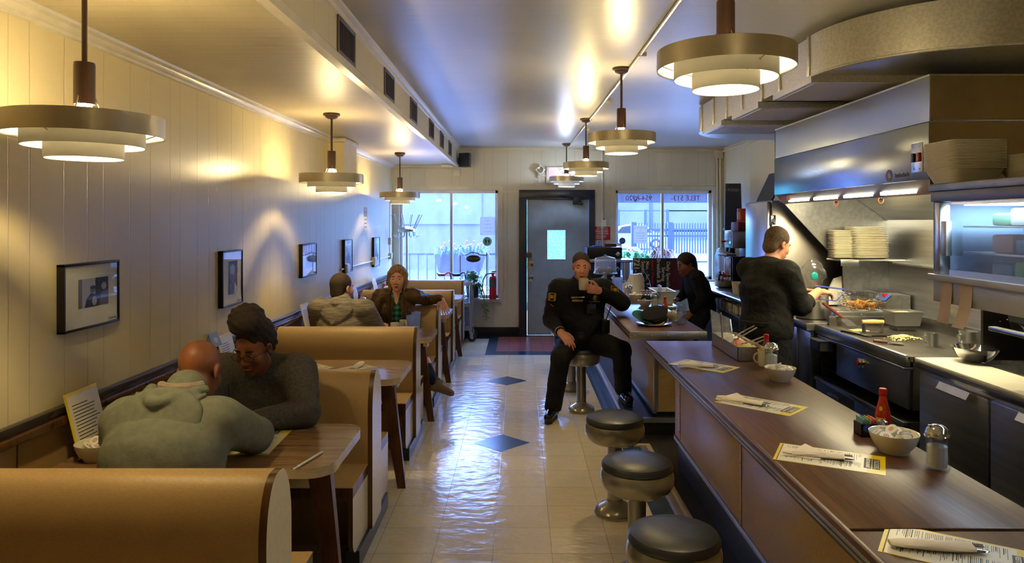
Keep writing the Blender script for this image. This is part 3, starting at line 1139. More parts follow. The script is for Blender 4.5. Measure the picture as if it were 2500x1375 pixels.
def make_booth(yc, near, far, label):
    t = thing('booth_bench', label, 'booth', (-1.34, yc, 0))
    x0, x1 = XL + .057, -.805
    b = MB(); b.prism([(yc + u, v) for u, v in bullet()], 'yz', x0, x1)
    b.box(x0 + .16, x0 + .166, yc - .1215, yc + .1215, .43, .70, m=1)
    b.build('backrest', [M['lam'], M['brownedge']], t)
    b = MB(); b.prism([(yc + u, v) for u, v in bullet(z0=.085)], 'yz', x1, x1 + .025, 0, 1)
    b.build('end_panel', [M['lamend'], M['brownedge']], t)
    b = MB(); b.box(x0, x1 - .01, yc - .09, yc + .09, 0, .09); b.box(x1 - .05, x1 + .015, yc - (.38 if near else .11), yc + (.38 if far else .11), 0, .088)
    b.build('toe_kick', M['base_black'], t)
    for s, on in ((-1, near), (1, far)):
        if not on:
            continue
        ya, yb = yc + s * .12, yc + s * .455
        ylo, yhi = min(ya, yb), max(ya, yb)
        b = MB(); b.box(x0, x1, ylo, yhi, .374, .424, m=1); b.box(x0, x1, ylo, yhi, .424, .428, m=0)
        b.build('seat', [M['lamseat'], M['brownedge']], t, smooth=False)
        pr = [(ya, .374), (yb, .374), (yb, .20)]
        for i in range(7):
            a = i / 6 * PI / 2
            pr.append((yb - s * (.07 - .07 * math.cos(a)) - 0, .16 - .07 * math.sin(a)))
        pr.append((ya, .09))
        b = MB(); b.prism(pr, 'yz', x1 - .022, x1, 0, 1)
        b.build('seat_support', [M['lamend'], M['brownedge']], t)
        b = MB(); b.box(x0, x0 + .05, ylo, yhi, .30, .374)
        b.build('seat_cleat', M['brownedge'], t, smooth=False)
    return t


BL = ['nearest tan booth bench with rounded cream end panel, cut by the frame bottom',
      'tan booth bench behind the woman in the grey sweater',
      'tan booth bench behind the man in the marled grey hoodie',
      'tan booth bench the woman in the brown jacket leans on',
      'tan booth bench second from the far window, empty',
      'tan booth bench standing nearest the far window, before the steel cart']
for i, y in enumerate(BY):
    make_booth(y, True, i < 5, BL[i])

# ================================================================== tables
TY = [3.10, 4.67, 6.185, 7.65, 9.12]


def make_table(label):
    t = thing('booth_table', label, 'table', (0, 0, 0))
    x0, x1, d, r = XL + .057, -.745, .31, .10
    pts = [(x0, -d), (x1 - r, -d)]
    for i in range(1, 8):
        a = -PI / 2 + i / 8 * PI / 2
        pts.append((x1 - r + r * math.cos(a), -d + r + r * math.sin(a)))
    pts.append((x1, -d + r))
    for i in range(0, 8):
        a = i / 8 * PI / 2
        pts.append((x1 - r + r * math.cos(a), d - r + r * math.sin(a)))
    pts += [(x1 - r, d), (x0, d)]
    b = MB(); b.prism(pts, 'xy', .70, .74, 0, 1)
    b.build('tabletop', [M['tablewood'], M['tableedge']], t, local=True)
    b = MB()
    a0, a1 = Vector((-.885, .02, .70)), Vector((-.758, -.10, 0))
    ws = (.052, .026)
    vs = []
    for p, w_ in ((a0, ws[0]), (a1, ws[1])):
        for sx, sy in ((-1, -1), (1, -1), (1, 1), (-1, 1)):
            vs.append((p.x + sx * w_, p.y + sy * w_ * .55, p.z))
    b.poly(vs, [(3, 2, 1, 0), (4, 5, 6, 7), (0, 1, 5, 4), (1, 2, 6, 5), (2, 3, 7, 6), (3, 0, 4, 7)])
    b.build('leg', M['legwood'], t, local=True)
    b = MB(); b.box(-.84, -.80, -.02, .06, .62, .70, .004)
    b.build('bracket', M['steel'], t, local=True)
    b = MB(); b.box(x0, x0 + .03, -.25, .25, .60, .70)
    b.build('wall_cleat', M['brownedge'], t, local=True)
    return t


TL = ['nearest wood-grain booth table, where the man and woman in grey sit',
      'wood-grain booth table set with two paper menus and no diners',
      'wood-grain booth table with mugs and two plastic tumblers',
      'wood-grain booth table behind the woman in the brown jacket',
      'wood-grain booth table farthest along the left wall']
t0 = make_table(TL[0]); place(t0, (0, TY[0], 0))
for y, l in zip(TY[1:], TL[1:]):
    dup(t0, (0, y, 0), 0, l)

# ================================================================== stools
def make_stool(label):
    t = thing('counter_stool', label, 'stool', (0, 0, 0), 0, 'round fixed stools along the counter')
    b = MB(); b.lathe([(0, .012), (.115, .012), (.118, .02), (.112, .034), (.09, .052), (.062, .066), (.047, .078), (.044, .09), (0, .09)], n=36)
    b.lathe([(0, 0), (.118, 0), (.12, .012), (0, .014)], n=36)
    b.build('base', M['stool'], t)
    b = MB(); b.lathe([(0, .08), (.043, .08), (.043, .44), (0, .44)], n=28); b.build('post', M['stoolpost'], t)
    b = MB(); b.lathe([(0, .415), (.10, .416), (.135, .424), (.158, .44), (.172, .468), (.175, .492), (.172, .514), (.164, .532), (0, .532)], n=48)
    b.build('seat_shell', M['stool'], t)
    b = MB(); b.lathe([(0, .53), (.160, .53), (.168, .538), (.168, .552), (.160, .566), (.14, .575), (.08, .581), (0, .583)], n=48)
    b.build('cushion', M['vinyl'], t)
    return t


SP = [(.565, 2.62), (.557, 3.40), (.553, 4.17), (.55, 6.42), (.52, 7.22), (.507, 8.0)]
SL = ['nearest black-topped round stool, cut by the bottom frame edge', 'round black stool between the nearest stool and the third',
      'round black stool third along, nearest the officer\'s boot', 'round metal stool the police officer sits on',
      'round stool just beyond the police officer', 'farthest round stool, half hidden beyond the officer']
s0 = make_stool(SL[0]); place(s0, (SP[0][0], SP[0][1], 0))
for (x, y), l in zip(SP[1:], SL[1:]):
    dup(s0, (x, y, 0), 0, l)

# ================================================================== counters
CH = .88


def stripes(b, x, y0, y1, top):
    """laminate edge with two inlaid metal bands, facing the aisle"""
    b.box(x, x + .02, y0, y1, top - .056, top - .001, .003, 0)
    b.box(x - .0025, x + .004, y0, y1, top - .028, top - .019, 0, 1)
    b.box(x - .0025, x + .004, y0, y1, top - .044, top - .036, 0, 1)


t = thing('counter', 'long dark wood-grain lunch counter set with menus', 'counter', (1.2, 2.3, 0))
for y0, y1, dz in ((-1.2, 1.92, -.004), (1.926, 4.94, 0)):
    b = MB(); b.box(.888, 1.462, y0, y1, CH - .055, CH + dz, .006)
    b.build('countertop', M['counterwood'], t)
b = MB(); stripes(b, .870, -1.2, 4.94, CH); b.build('edge_trim', [M['counterwood'], M['alu']], t)
b = MB(); b.box(.89, 1.46, 4.935, 4.95, CH - .055, CH - .003); b.build('end_trim', M['alu'], t)
ys = [4.93, 4.77, 3.45, 2.13, .81, -.51, -1.2]
for a, c in zip(ys[1:], ys[:-1]):
    b = MB(); b.box(1.07, 1.09, a + .004, c - .004, .235, CH - .056, .002)
    b.build('front_panel', M['counterpanel'], t)
b = MB()
for yy in ys[1:-1]:
    b.box(1.066, 1.072, yy - .007, yy + .007, .235, CH - .056)
each(b, 'seam_strip', M['counterpanel'], t)
b = MB()
for yy in ys[1:-1]:
    for k in range(5):
        b.sph((1.065, yy, .30 + .12 * k), .004, 6)
b.build('rivet', M['counterpanel'], t)
b = MB(); b.box(1.062, 1.09, -1.2, 4.93, .205, .235, .002)
for k in range(40):
    b.sph((1.062, -1.1 + k * .15, .22), .004, 6)
b.build('kick_strip', M['alu'], t)
b = MB(); b.box(1.09, 1.45, -1.2, 4.93, .0, CH - .056); b.build('carcass', M['base_black'], t, smooth=False)

t = thing('counter', 'far lunch counter with a metal-capped end where the officer sits', 'counter', (1.1, 7.3, .0))
b = MB(); b.box(.838, 1.40, 5.36, 9.2, CH - .055, CH, .005)
b.build('countertop', M['counterwood'], t)
b = MB(); stripes(b, .820, 5.36, 9.2, CH); b.build('edge_trim', [M['counterwood'], M['alu']], t)
b = MB(); b.box(.822, 1.402, 5.345, 5.36, CH - .058, CH + .001, .002)
for k in range(5):
    b.sph((.86 + k * .126, 5.344, CH - .03), .005, 8)
b.build('end_cap', M['alu'], t)
for a, c in ((8.3, 9.2), (6.98, 8.292), (5.68, 6.972)):
    b = MB(); b.box(1.07, 1.085, a + .002, c - .002, .19, CH - .056, .002); b.build('front_panel', M['counterpanel'], t)
b = MB(); b.box(1.085, 1.38, 5.68, 5.70, .19, CH - .056); b.build('end_panel', M['counterpanel'], t)
b = MB(); b.box(1.064, 1.10, 5.672, 5.70, .19, CH - .056, .002)
for k in range(5):
    b.sph((1.085, 5.671, .26 + k * .13), .004, 6)
b.box(1.064, 1.09, 5.7, 9.2, .17, .195)
b.build('corner_strip', M['alu'], t)
b = MB(); b.box(1.086, 1.38, 5.701, 9.2, .141, CH - .056); b.build('carcass', M['base_black'], t, smooth=False)
t = thing('foot_step', 'black raised foot step with metal nosing under the far counter', 'step', (1.1, 7.4, 0))
b = MB(); b.box(.85, 1.45, 5.68, 9.2, .0, .138); b.build('riser', M['blackfloor'], t, smooth=False)
b = MB(); b.box(.835, .875, 5.665, 9.2, .105, .142, .003); b.box(.835, 1.45, 5.665, 5.70, .105, .142, .003)
b.build('nosing', M['alu'], t)
# ================================================================== tableware
def rot_to(b, M):
    b.M = M
    return b


def make_menu(label, loc, ang, seed=1, L=.35, W=.205):
    t = thing('paper_menu', label, 'menu', loc, ang, 'paper menus laid at the places')
    rnd = random.Random(seed)
    b = MB(); b.box(-L / 2, L / 2, -W / 2, W / 2, 0, .0008); b.build('sheet', M['menuy'], t, local=True, smooth=False)
    b = MB(); b.box(-L / 2 + .014, L / 2 - .055, -W / 2 + .003, W / 2 - .008, .0008, .0012); b.build('page', M['menuw'], t, local=True, smooth=False)
    b = MB()
    z = .00135
    for col in (0, 1):
        ya = -W / 2 + .014 + col * (W / 2 - .008)
        x = -L / 2 + .03
        while x < L / 2 - .075:
            l = rnd.uniform(.35, 1) * (W / 2 - .03)
            h = .0024 if rnd.random() < .3 else .0012
            y1 = ya + W / 2 - .022
            b.poly([(x, y1 - l, z), (x + h, y1 - l, z), (x + h, y1, z), (x, y1, z)], [(0, 1, 2, 3)], 1 if rnd.random() < .06 else 0)
            x += rnd.choice((.0042, .0042, .0042, .008))
    b.box(-L / 2 + .010, -L / 2 + .0125, -W / 2 + .003, W / 2 - .008, .001, z, m=0)
    b.build('print', [M['ink'], M['teal']], t, local=True, smooth=False)
    b = MB(); b.box(L / 2 - .066, L / 2 - .043, -.055, .055, .001, .0015); b.box(L / 2 - .040, L / 2 - .017, -.055, .055, .001, .0015)
    hb = b.build('heading_panel', M['ink'], t, local=True, smooth=False)
    for s, x in (("TUCKER'S", L / 2 - .0285), ('RESTAURANT', L / 2 - .0545)):
        Mx = frame_M((x, 0, .0016), (0, -1, 0), (1, 0, 0))
        text('heading', s, .022 if s[0] == 'T' else .0165, Mx, M['menuw'], hb, .0001, bold=.0004, local=True)
    return t


MENU = [((1.052, 4.088, CH), R(-44), 'paper menu with rolled napkin lying farthest along the wooden counter'),
        ((1.089, 3.222, CH), R(-43.5), 'paper menu with rolled napkin next beyond the one beside the sauce bottle bowl'),
        ((1.082, 2.494, CH), R(-27), 'yellow-edged menu with rolled napkin beside the bowl and hot sauce bottle'),
        ((1.105, 1.79, CH - .004), R(-33), 'paper menu in the bottom right corner with a fork showing in its napkin'),
        ((-1.155, 3.13, .74), R(92), 'paper menu on the nearest booth table, by the man\'s elbow'),
        ((-1.10, 4.64, .74), R(-131), 'paper menu nearer the aisle on the empty booth table'),
        ((-1.42, 4.655, .74), R(-131), 'paper menu nearer the wall on the empty booth table')]
for i, (loc, a, lb) in enumerate(MENU):
    make_menu(lb, loc, a, i + 1)


def make_roll(label, p0, p1, z, seed=0, flap=True, cutlery=True):
    p0, p1 = Vector((p0[0], p0[1], z)), Vector((p1[0], p1[1], z))
    d = (p1 - p0); L = d.length
    t = thing('napkin_roll', label, 'napkin', p0, math.atan2(d.y, d.x), 'rolled napkins laid on the menus')
    rnd = random.Random(seed)
    b = MB()
    n = 9
    prof = [.55, .85, .95, 1.0, 1.02, .98, 1.0, .96, .9]
    vs, fs = [], []
    K = 14
    for i in range(n):
        for k in range(K):
            a = 2 * PI * k / K
            rr = prof[i] * (1 + .08 * math.sin(3 * a + i + seed))
            vs.append((L * i / (n - 1), .019 * rr * math.cos(a) * (1.25 + .5 * (i / n - .5) ** 2), .0105 + .0098 * rr * math.sin(a)))
    for i in range(n - 1):
        for k in range(K):
            fs.append((i * K + k, i * K + (k + 1) % K, (i + 1) * K + (k + 1) % K, (i + 1) * K + k))
    fs += [tuple(range(K - 1, -1, -1)), tuple((n - 1) * K + k for k in range(K))]
    b.poly(vs, fs)
    if flap:
        b.poly([(.03, -.026, .006), (L * .72, -.024, .010), (L * .42, .040, .012), (.03, -.018, .018), (L * .70, -.014, .021), (L * .38, .034, .034)],
               [(0, 1, 2), (3, 4, 5), (0, 1, 4, 3), (1, 2, 5, 4), (2, 0, 3, 5)])
        b.poly([(.0, -.024, .002), (L * .6, -.034, .002), (L * .62, -.026, .006), (0, -.016, .008)], [(0, 1, 2, 3)])
    b.build('napkin', M['napkin'], t, local=True)
    if cutlery:
        b = MB()
        for k in range(4):
            b.tube([(L - .01, .002 + k * .005, .013), (L + .028, .001 + k * .0055, .012)], .0014, 6)
        b.box(L - .02, L - .005, .0, .020, .011, .014, .001)
        b.build('fork', M['chrome'], t, local=True)
        b = MB(); b.sph((L + .005, -.012, .008), (.03, .009, .004), 12); b.build('knife', M['chrome'], t, local=True)
    return t


make_roll('rolled napkin farthest along the wooden counter', (.905, 4.07), (1.09, 4.03), CH + .001, 1)
make_roll('rolled napkin with a raised fold on the second farthest counter menu', (.92, 3.325), (1.09, 3.195), CH + .001, 2)
make_roll('rolled napkin with a peaked fold on the menu by the sauce bottle', (.935, 2.54), (1.125, 2.475), CH + .001, 3)
make_roll('long rolled napkin with fork tines showing, nearest on the counter', (.945, 1.825), (1.14, 1.795), CH - .003, 4, flap=False)
make_roll('rolled napkin standing out beside the man\'s elbow', (-1.105, 3.10), (-1.175, 3.33), .741, 5, flap=False)
make_roll('rolled napkin tied on the aisle-side menu of the empty table', (-1.075, 4.85), (-1.085, 4.61), .741, 6, flap=False)
make_roll('rolled napkin at the wall side of the empty booth table', (-1.42, 4.72), (-1.50, 4.60), .741, 7, flap=False)


def make_sauce(label, loc, s=1.0, group='hot sauce bottles'):
    t = thing('hot_sauce_bottle', label, 'bottle', loc, 0, group)
    b = MB(); b.lathe([(0, 0), (.025, 0), (.028, .004), (.028, .07), (.026, .085), (.016, .125), (.0125, .145), (.012, .150), (0, .150)], n=28); b.build('bottle_body', M['sauce'], t, local=True)
    b = MB(); b.lathe([(.012, .148), (.0145, .149), (.0145, .17), (.012, .173), (0, .173)], n=24); b.build('cap', M['red'], t, local=True)
    b = MB(); b.lathe([(.0284, .012), (.0284, .062)], n=28, m=0, a0=-PI * .95, a1=-PI * .55); b.lathe([(.0284, .012), (.0284, .062)], n=28, m=1, a0=-PI * .55, a1=PI * .2)
    b.lathe([(.0286, .020), (.0286, .026)], n=14, m=2, a0=-PI * .5, a1=-PI * .2)
    b.build('bottle_label', [M['yellow'], M['red'], M['paper']], t, local=True)
    b = MB(); b.lathe([(0, 0), (.009, .0), (.009, .001), (0, .0012)], n=18)
    for v in b.bm.verts:
        x, y, z = v.co
        v.co = (-.018 + x * .7, -.0185 - z - abs(x) * .1, .098 + y)
    b.build('neck_sticker', M['yellow'], t, local=True)
    t.scale = (s, s, s)
    return t


make_sauce('red-capped hot sauce bottle beside the creamer bowl and sugar packets', (1.425, 2.80, CH))
make_sauce('red-capped hot sauce bottle beside the steel topping tray', (1.43, 4.14, CH))
make_sauce('small hot sauce bottle behind the ice water on the far counter', (1.29, 6.35, CH), .9)
make_sauce('hot sauce bottle at the wall, between the seated man and woman', (-1.76, 7.80, .74))
make_sauce('hot sauce bottle at the wall on the farthest booth table', (-1.74, 9.12, .74))


def make_sugar(label, loc, glassm=None):
    t = thing('sugar_shaker', label, 'shaker', loc, 0, 'glass sugar shakers')
    b = MB(); b.lathe([(0, .002), (.036, .0), (.038, .004), (.038, .010), (.034, .016), (.033, .10), (.035, .112), (.033, .112), (.031, .10), (.031, .018), (.030, .010), (0, .008)], n=32)
    for k in range(12):
        a = 2 * PI * k / 12
        b.tube([(.0335 * math.cos(a), .0335 * math.sin(a), .018), (.0335 * math.cos(a), .0335 * math.sin(a), .098)], .0022, 6)
    b.build('jar', M['glass'], t, local=True)
    b = MB(); b.lathe([(0, .0095), (.029, .0105), (.030, .02), (.030, .078), (.015, .084), (0, .08)], n=28); b.build('sugar', M['sugar'], t, local=True)
    b = MB(); b.lathe([(.036, .106), (.0385, .107), (.0385, .122), (.036, .126), (.033, .135), (.024, .144), (.012, .149), (0, .150)], n=36)
    b.lathe([(.0385, .108), (.040, .110), (.040, .114), (.0385, .116)], n=36)
    b.box(-.03, -.012, -.006, .006, .142, .148, .002)
    b.build('lid', M['chrome'], t, local=True)
    return t


make_sugar('tall glass sugar shaker nearest on the counter, by the steel fridge doors', (1.397, 2.387, CH))
make_sugar('glass sugar shaker between the white mug and the counter edge', (1.41, 4.0, CH))
make_sugar('glass sugar shaker on the far counter behind the police cap', (1.285, 6.82, CH))
make_sugar('glass shaker among the cups at the far end of the far counter', (1.165, 7.62, CH))
make_sugar('sugar shaker at the wall, beside the sauce on the fourth booth table', (-1.70, 7.70, .74))
make_sugar('sugar shaker at the wall on the farthest booth table', (-1.69, 9.0, .74))


def make_bowl(label, loc, s=1.0):
    t = thing('china_bowl', label, 'bowl', loc, 0, 'white china bowls of creamers')
    b = MB(); b.lathe([(0, .006), (.045, .004), (.046, 0), (.05, 0), (.052, .008), (.07, .03), (.079, .052), (.083, .068), (.0835, .071), (.080, .070), (.075, .052), (.065, .032), (.04, .014), (0, .011)], n=40)
    b.build('bowl_body', M['china'], t, local=True)
    t.scale = (s, s, s)
    return t


def creamer_mesh():
    b = MB(); b.lathe([(0, 0), (.012, 0), (.014, .002), (.0175, .019), (.021, .0195), (.021, .021), (0, .021)], n=18, m=0)
    b.lathe([(0, .0213), (.015, .0213)], n=16, m=1)
    b.lathe([(.006, .0216), (.0085, .0216)], n=12, m=2)
    b.box(-.004, .004, -.0015, .0015, .0215, .0217, m=2)
    return b


CREAM_N = [0]
CMESH = None


def creamers(loc, n, label, s=1.0, seed=0, spread=.045, z0=.048):
    global CMESH
    rnd = random.Random(seed)
    for i in range(n):
        if CMESH is None:
            o = creamer_mesh().build('creamer_cup', [M['plastic_w'], M['paper'], mat('muted_red_print', rgb(150, 70, 60), .5)])
            CMESH = o.data
        else:
            o = link('creamer_cup', CMESH)
        a = 2 * PI * i / max(1, n - 1)
        r = spread * s if i < n - 1 else 0
        o.location = (loc[0] + r * math.cos(a), loc[1] + r * math.sin(a), loc[2] + (z0 if i < n - 1 else z0 + .02) * s)
        o.rotation_euler = (rnd.uniform(-.8, .8), rnd.uniform(-.8, .8), rnd.uniform(0, 6))
        o.scale = (s, s, s)
        tag(o, label, 'creamer', 'creamer cups: ' + label)


BOWL = [((1.345, 2.565, CH), 1.0, 8, 'white bowl of creamers beside the nearest sugar shaker', 'foil-lidded creamer cup in the bowl beside the sugar packets'),
        ((1.355, 3.715, CH), .95, 8, 'white bowl of creamers beside the white mug on the counter', 'creamer cup piled in the bowl next to the white mug'),
        ((1.29, 5.98, CH), .9, 6, 'white bowl of creamers behind the glass of iced water', 'creamer cup in the bowl behind the iced water'),
        ((1.215, 6.95, CH), .8, 5, 'white bowl of creamers left of the far counter\'s sugar shaker', 'creamer cup in the bowl left of the far sugar shaker'),
        ((1.195, 7.42, CH), .95, 6, 'white bowl of creamers in front of the foam cups at the counter end', 'creamer cup in the bowl before the foam cups'),
        ((-1.72, 2.90, .74), 1.0, 6, 'white bowl at the wall end of the nearest booth table', 'creamer cup in the bowl left of the man in the hoodie'),
        ((-1.66, 4.40, .74), 1.0, 7, 'white bowl of creamers behind the woman in the grey sweater', 'creamer cup in the bowl behind the seated woman'),
        ((-1.62, 6.02, .74), .95, 7, 'white bowl of creamers left of the man in the marled hoodie', 'creamer cup in the bowl left of the marled hoodie')]
for i, (loc, s, n, lb, lc) in enumerate(BOWL):
    make_bowl(lb, loc, s)
    creamers(loc, n, lc, s, i)


def make_mug(label, loc, rz=0, s=1.0, group='white china mugs', flip=False):
    t = thing('china_mug', label, 'mug', loc, rz, group)
    b = MB(); b.lathe([(0, .004), (.033, .002), (.035, 0), (.038, .003), (.040, .012), (.041, .088), (.042, .094), (.0395, .094), (.0375, .088), (.036, .012), (0, .010)], n=32)
    b.build('cup', M['china'], t, local=True)
    b = MB(); pts = []
    for i in range(9):
        a = -PI / 2 + PI * i / 8
        pts.append((.039 + .027 * math.cos(a), 0, .05 + .028 * math.sin(a)))
    b.tube(pts, .0052, 8, flat=(0, 1, 0)); b.build('handle', M['china'], t, local=True)
    t.scale = (s, s, s)
    return t


m0 = make_mug('white mug of sugar packets beside the sauce bottle on the counter', (1.40, 4.075, CH), R(185))
b = MB()
for k in range(4):
    b.box(1.375 + k * .010, 1.377 + k * .010, 4.05, 4.10, CH + .03, CH + .108 + .004 * (k % 2), m=k % 2)
tag(b.build('sugar_packet', [M['yellow'], M['paper']], smooth=False), 'yellow and white sugar packets standing in the white mug', 'packet', kind='stuff')
make_mug('white china mug nearer the aisle rim, right of the sandwich plate', (-1.085, 6.17, .74), R(-20), .95)
make_mug('white china mug just behind the two plastic tumblers', (-1.035, 6.34, .74), R(-60), .95)

# sugar packet caddy and salt
t = thing('packet_caddy', 'black caddy of sweetener packets beside the hot sauce bottle', 'caddy', (1.345, 2.78, CH))
b = MB(); x0, x1, y0, y1 = 1.31, 1.38, 2.735, 2.80
b.box(x0, x1, y0, y1, CH, CH + .004); b.box(x0, x0 + .003, y0, y1, CH, CH + .05); b.box(x1 - .003, x1, y0, y1, CH, CH + .05); b.box(x0, x1, y0, y0 + .003, CH, CH + .05); b.box(x0, x1, y1 - .003, y1, CH, CH + .05)
b.build('holder', M['black'], t)
b = MB()
for k in range(12):
    x = x0 + .006 + k * .005
    b.box(x, x + .0015, y0 + .006 + .002 * (k % 3), y1 - .006, CH + .01, CH + .066 + .005 * (k % 3 == 0), m=(0, 0, 0, 0, 1, 1, 1, 1, 2, 2, 2, 2)[k])
b.build('packets', [mat('blue_packet', rgb(120, 170, 180), .5), mat('yellow_packet', rgb(196, 180, 70), .5), mat('pink_packet', rgb(224, 110, 130), .5)], t, smooth=False)
b = MB(); b.lathe([(0, 0), (.016, 0), (.016, .0015), (0, .0015)], n=20)
for v in b.bm.verts:
    x, y, z = v.co
    v.co = (x0 + .022 + x, y0 - .0005 - z, CH + .035 + y)
b.build('badge', mat('blue_badge', rgb(40, 70, 140), .4), t)


def make_salt(label, loc):
    t = thing('salt_shaker', label, 'shaker', loc)
    b = MB(); b.lathe([(0, 0), (.019, 0), (.021, .003), (.021, .012), (.017, .05), (.017, .055), (0, .055)], n=20); b.build('jar', M['glass'], t, local=True)
    b = MB(); b.lathe([(0, .003), (.017, .003), (.014, .04), (0, .042)], n=16); b.build('salt', M['salt'], t, local=True)
    b = MB(); b.lathe([(.018, .05), (.019, .055), (.019, .06), (.017, .07), (.01, .075), (0, .076)], n=24); b.build('cap', M['chrome'], t, local=True)


make_salt('chrome-capped salt shaker in front of the packet caddy', (1.375, 2.705, CH))
make_salt('chrome-capped shaker behind the iced water glass on the far counter', (1.345, 6.1, CH))


def make_tumbler(label, loc, h=.15, r=.042, m='tumbler', fill=.6):
    t = thing('tumbler', label, 'glass', loc)
    b = MB(); b.lathe([(0, .003), (r * .74, .0), (r * .76, .002), (r, h), (r * .96, h), (r * .73, .008), (0, .008)], n=28)
    b.build('tumbler_wall', M[m], t, local=True)
    b = MB(); b.lathe([(0, .009), (r * .72, .009), (r * (.73 + .2 * fill), h * fill), (0, h * fill)], n=24)
    for k in range(6):
        b.box(-.012 + .01 * math.cos(k * 2), .006 + .01 * math.cos(k * 2), -.01 + .01 * math.sin(k * 2), .008 + .01 * math.sin(k * 2), h * fill - .012 + .003 * k, h * fill + .005 + .003 * k, .002)
    b.build('iced_drink', M['water'], t, local=True)
    return t


make_tumbler('blue-tinted plastic tumbler nearer the booth back, beside the mugs', (-.955, 6.22, .74))
make_tumbler('taller-standing blue plastic tumbler at the back, beside the woman', (-.935, 6.40, .74), .155)
tt = make_tumbler('clear glass of iced water beside the police cap', (1.30, 5.74, CH), .165, .045, 'glass', .85)
tt = make_tumbler('glass with a black straw between the two diners in grey', (-1.30, 3.22, .74), .14, .038, 'glass', .5)
b = MB(); b.tube([(0, 0, .012), (-.02, 0, .235)], .003, 8); b.build('straw', M['black'], tt, local=True)
b = MB(); b.tube([(-.874, 2.79, .7465), (-.825, 2.975, .7465)], .0048, 8); b.tube([(-.874, 2.79, .7455), (-.884, 2.775, .7445)], .003, 6)
tag(b.build('wrapped_straw', M['paper']), 'paper-wrapped straw lying near the rounded table edge', 'straw')


def make_plate(label, loc, r=.13, m='china'):
    t = thing('china_plate', label, 'plate', loc)
    b = MB(); b.lathe([(0, .004), (r * .6, .003), (r * .62, 0), (r * .66, .001), (r * .72, .006), (r, .018), (r, .021), (r * .7, .011), (0, .008)], n=44)
    b.build('plate_body', M[m], t, local=True)
    return t


make_plate('white plate with a toasted sandwich on the booth table', (-1.24, 6.16, .74), .12)
b = MB()
b.prism([(-1.30, 6.12), (-1.17, 6.12), (-1.17, 6.17), (-1.30, 6.17)], 'xy', .75, .762); b.prism([(-1.30, 6.125), (-1.165, 6.125), (-1.165, 6.175), (-1.30, 6.175)], 'xy', .762, .775, 1); b.prism([(-1.30, 6.12), (-1.17, 6.12), (-1.17, 6.18), (-1.30, 6.18)], 'xy', .775, .79)
bmesh.ops.bevel(b.bm, geom=list(b.bm.edges), offset=.003, segments=1, affect='EDGES')
tag(b.build('toasted_sandwich', [mat('toast', rgb(196, 150, 84), .8, col2=rgb(150, 100, 46), vs=40), mat('egg_filling', rgb(226, 180, 50), .5, col2=rgb(110, 40, 26), vs=60)]), 'toasted sandwich with egg filling on the white plate', 'sandwich')
make_plate('white plate under the police cap on the far counter', (1.068, 5.69, CH), .14)

# police cap resting on the plate
CM = Matrix.Translation((1.085, 5.70, CH + .045)) @ Matrix.Rotation(R(-16), 4, 'Y') @ Matrix.Rotation(R(20), 4, 'X')
t = thing('peaked_cap', 'black peaked police cap resting on a white plate', 'cap', (1.085, 5.70, CH + .04))
black = mat('black_cap_cloth', rgb(13, 14, 20), .8, spec=.2)
b = MB(CM); b.lathe([(.085, -.02), (.09, -.018), (.088, .03), (.105, .055), (.108, .062), (.06, .07), (0, .072)], n=40)
b.build('crown', black, t)
b = MB(CM); b.lathe([(.0905, -.016), (.092, -.014), (.0915, .006), (.0895, .008)], n=40)
for k in range(36):
    a = 2 * PI * k / 36
    b.sph((.098 * math.cos(a), .098 * math.sin(a), .044), .0035, 6, m=1)
b.build('band', [black, M['chrome']], t)
b = MB(CM); b.lathe([(.092, -.006), (.0945, -.006), (.0945, .006), (.092, .006)], n=24, a0=R(200), a1=R(300)); b.build('strap', mat('gold_strap', (.75, .52, .2, 1), .35, .8), t)
b = MB(CM)
b.grid(lambda u, v: Vector(((.088 + .085 * v * math.sin(PI * (.12 + .76 * u))) * math.cos(R(110) + R(150) * u), (.088 + .085 * v * math.sin(PI * (.12 + .76 * u))) * math.sin(R(110) + R(150) * u), -.012 + .115 * v * math.sin(PI * u) ** .6)), 24, 6)
gv = [v.co.copy() for v in b.bm.verts]
visor = b.build('visor', mat('green_visor_lining', rgb(26, 96, 78), .4), t)
sm = visor.modifiers.new('thickness', 'SOLIDIFY'); sm.thickness = .004
b = MB(); b.tube([(1.16, 5.66, CH + .02), (1.235, 5.70, CH + .03)], .0035, 8); b.sph((1.25, 5.71, CH + .03), (.02, .014, .003), 12); b.tube([(1.16, 5.66, CH + .02), (1.10, 5.64, CH + .028)], .003, 6)
tag(b.build('teaspoon', M['chrome']), 'steel teaspoon on the plate rim beside the police cap', 'spoon')

# menus standing against the wall on the booth tables
def standing_menu(label, x, y):
    t = thing('standing_menu', label, 'menu', (x, y, .74))
    Mx = Matrix.Translation((x, y, .741)) @ Matrix.Rotation(R(-14), 4, 'Y')
    b = MB(Mx); b.box(0, .004, -.11, .11, 0, .27); b.build('sheet', M['menuy'], t, smooth=False)
    b = MB(Mx); b.box(.004, .0052, -.10, .105, .01, .255); b.box(-.0012, 0, -.10, .105, .01, .255); b.build('page', M['menuw'], t, smooth=False)
    b = MB(Mx)
    for k in range(14):
        b.box(.0052, .0056, -.08, .02 + .07 * random.random(), .03 + k * .014, .0335 + k * .014)
    b.build('print', M['ink'], t, smooth=False)


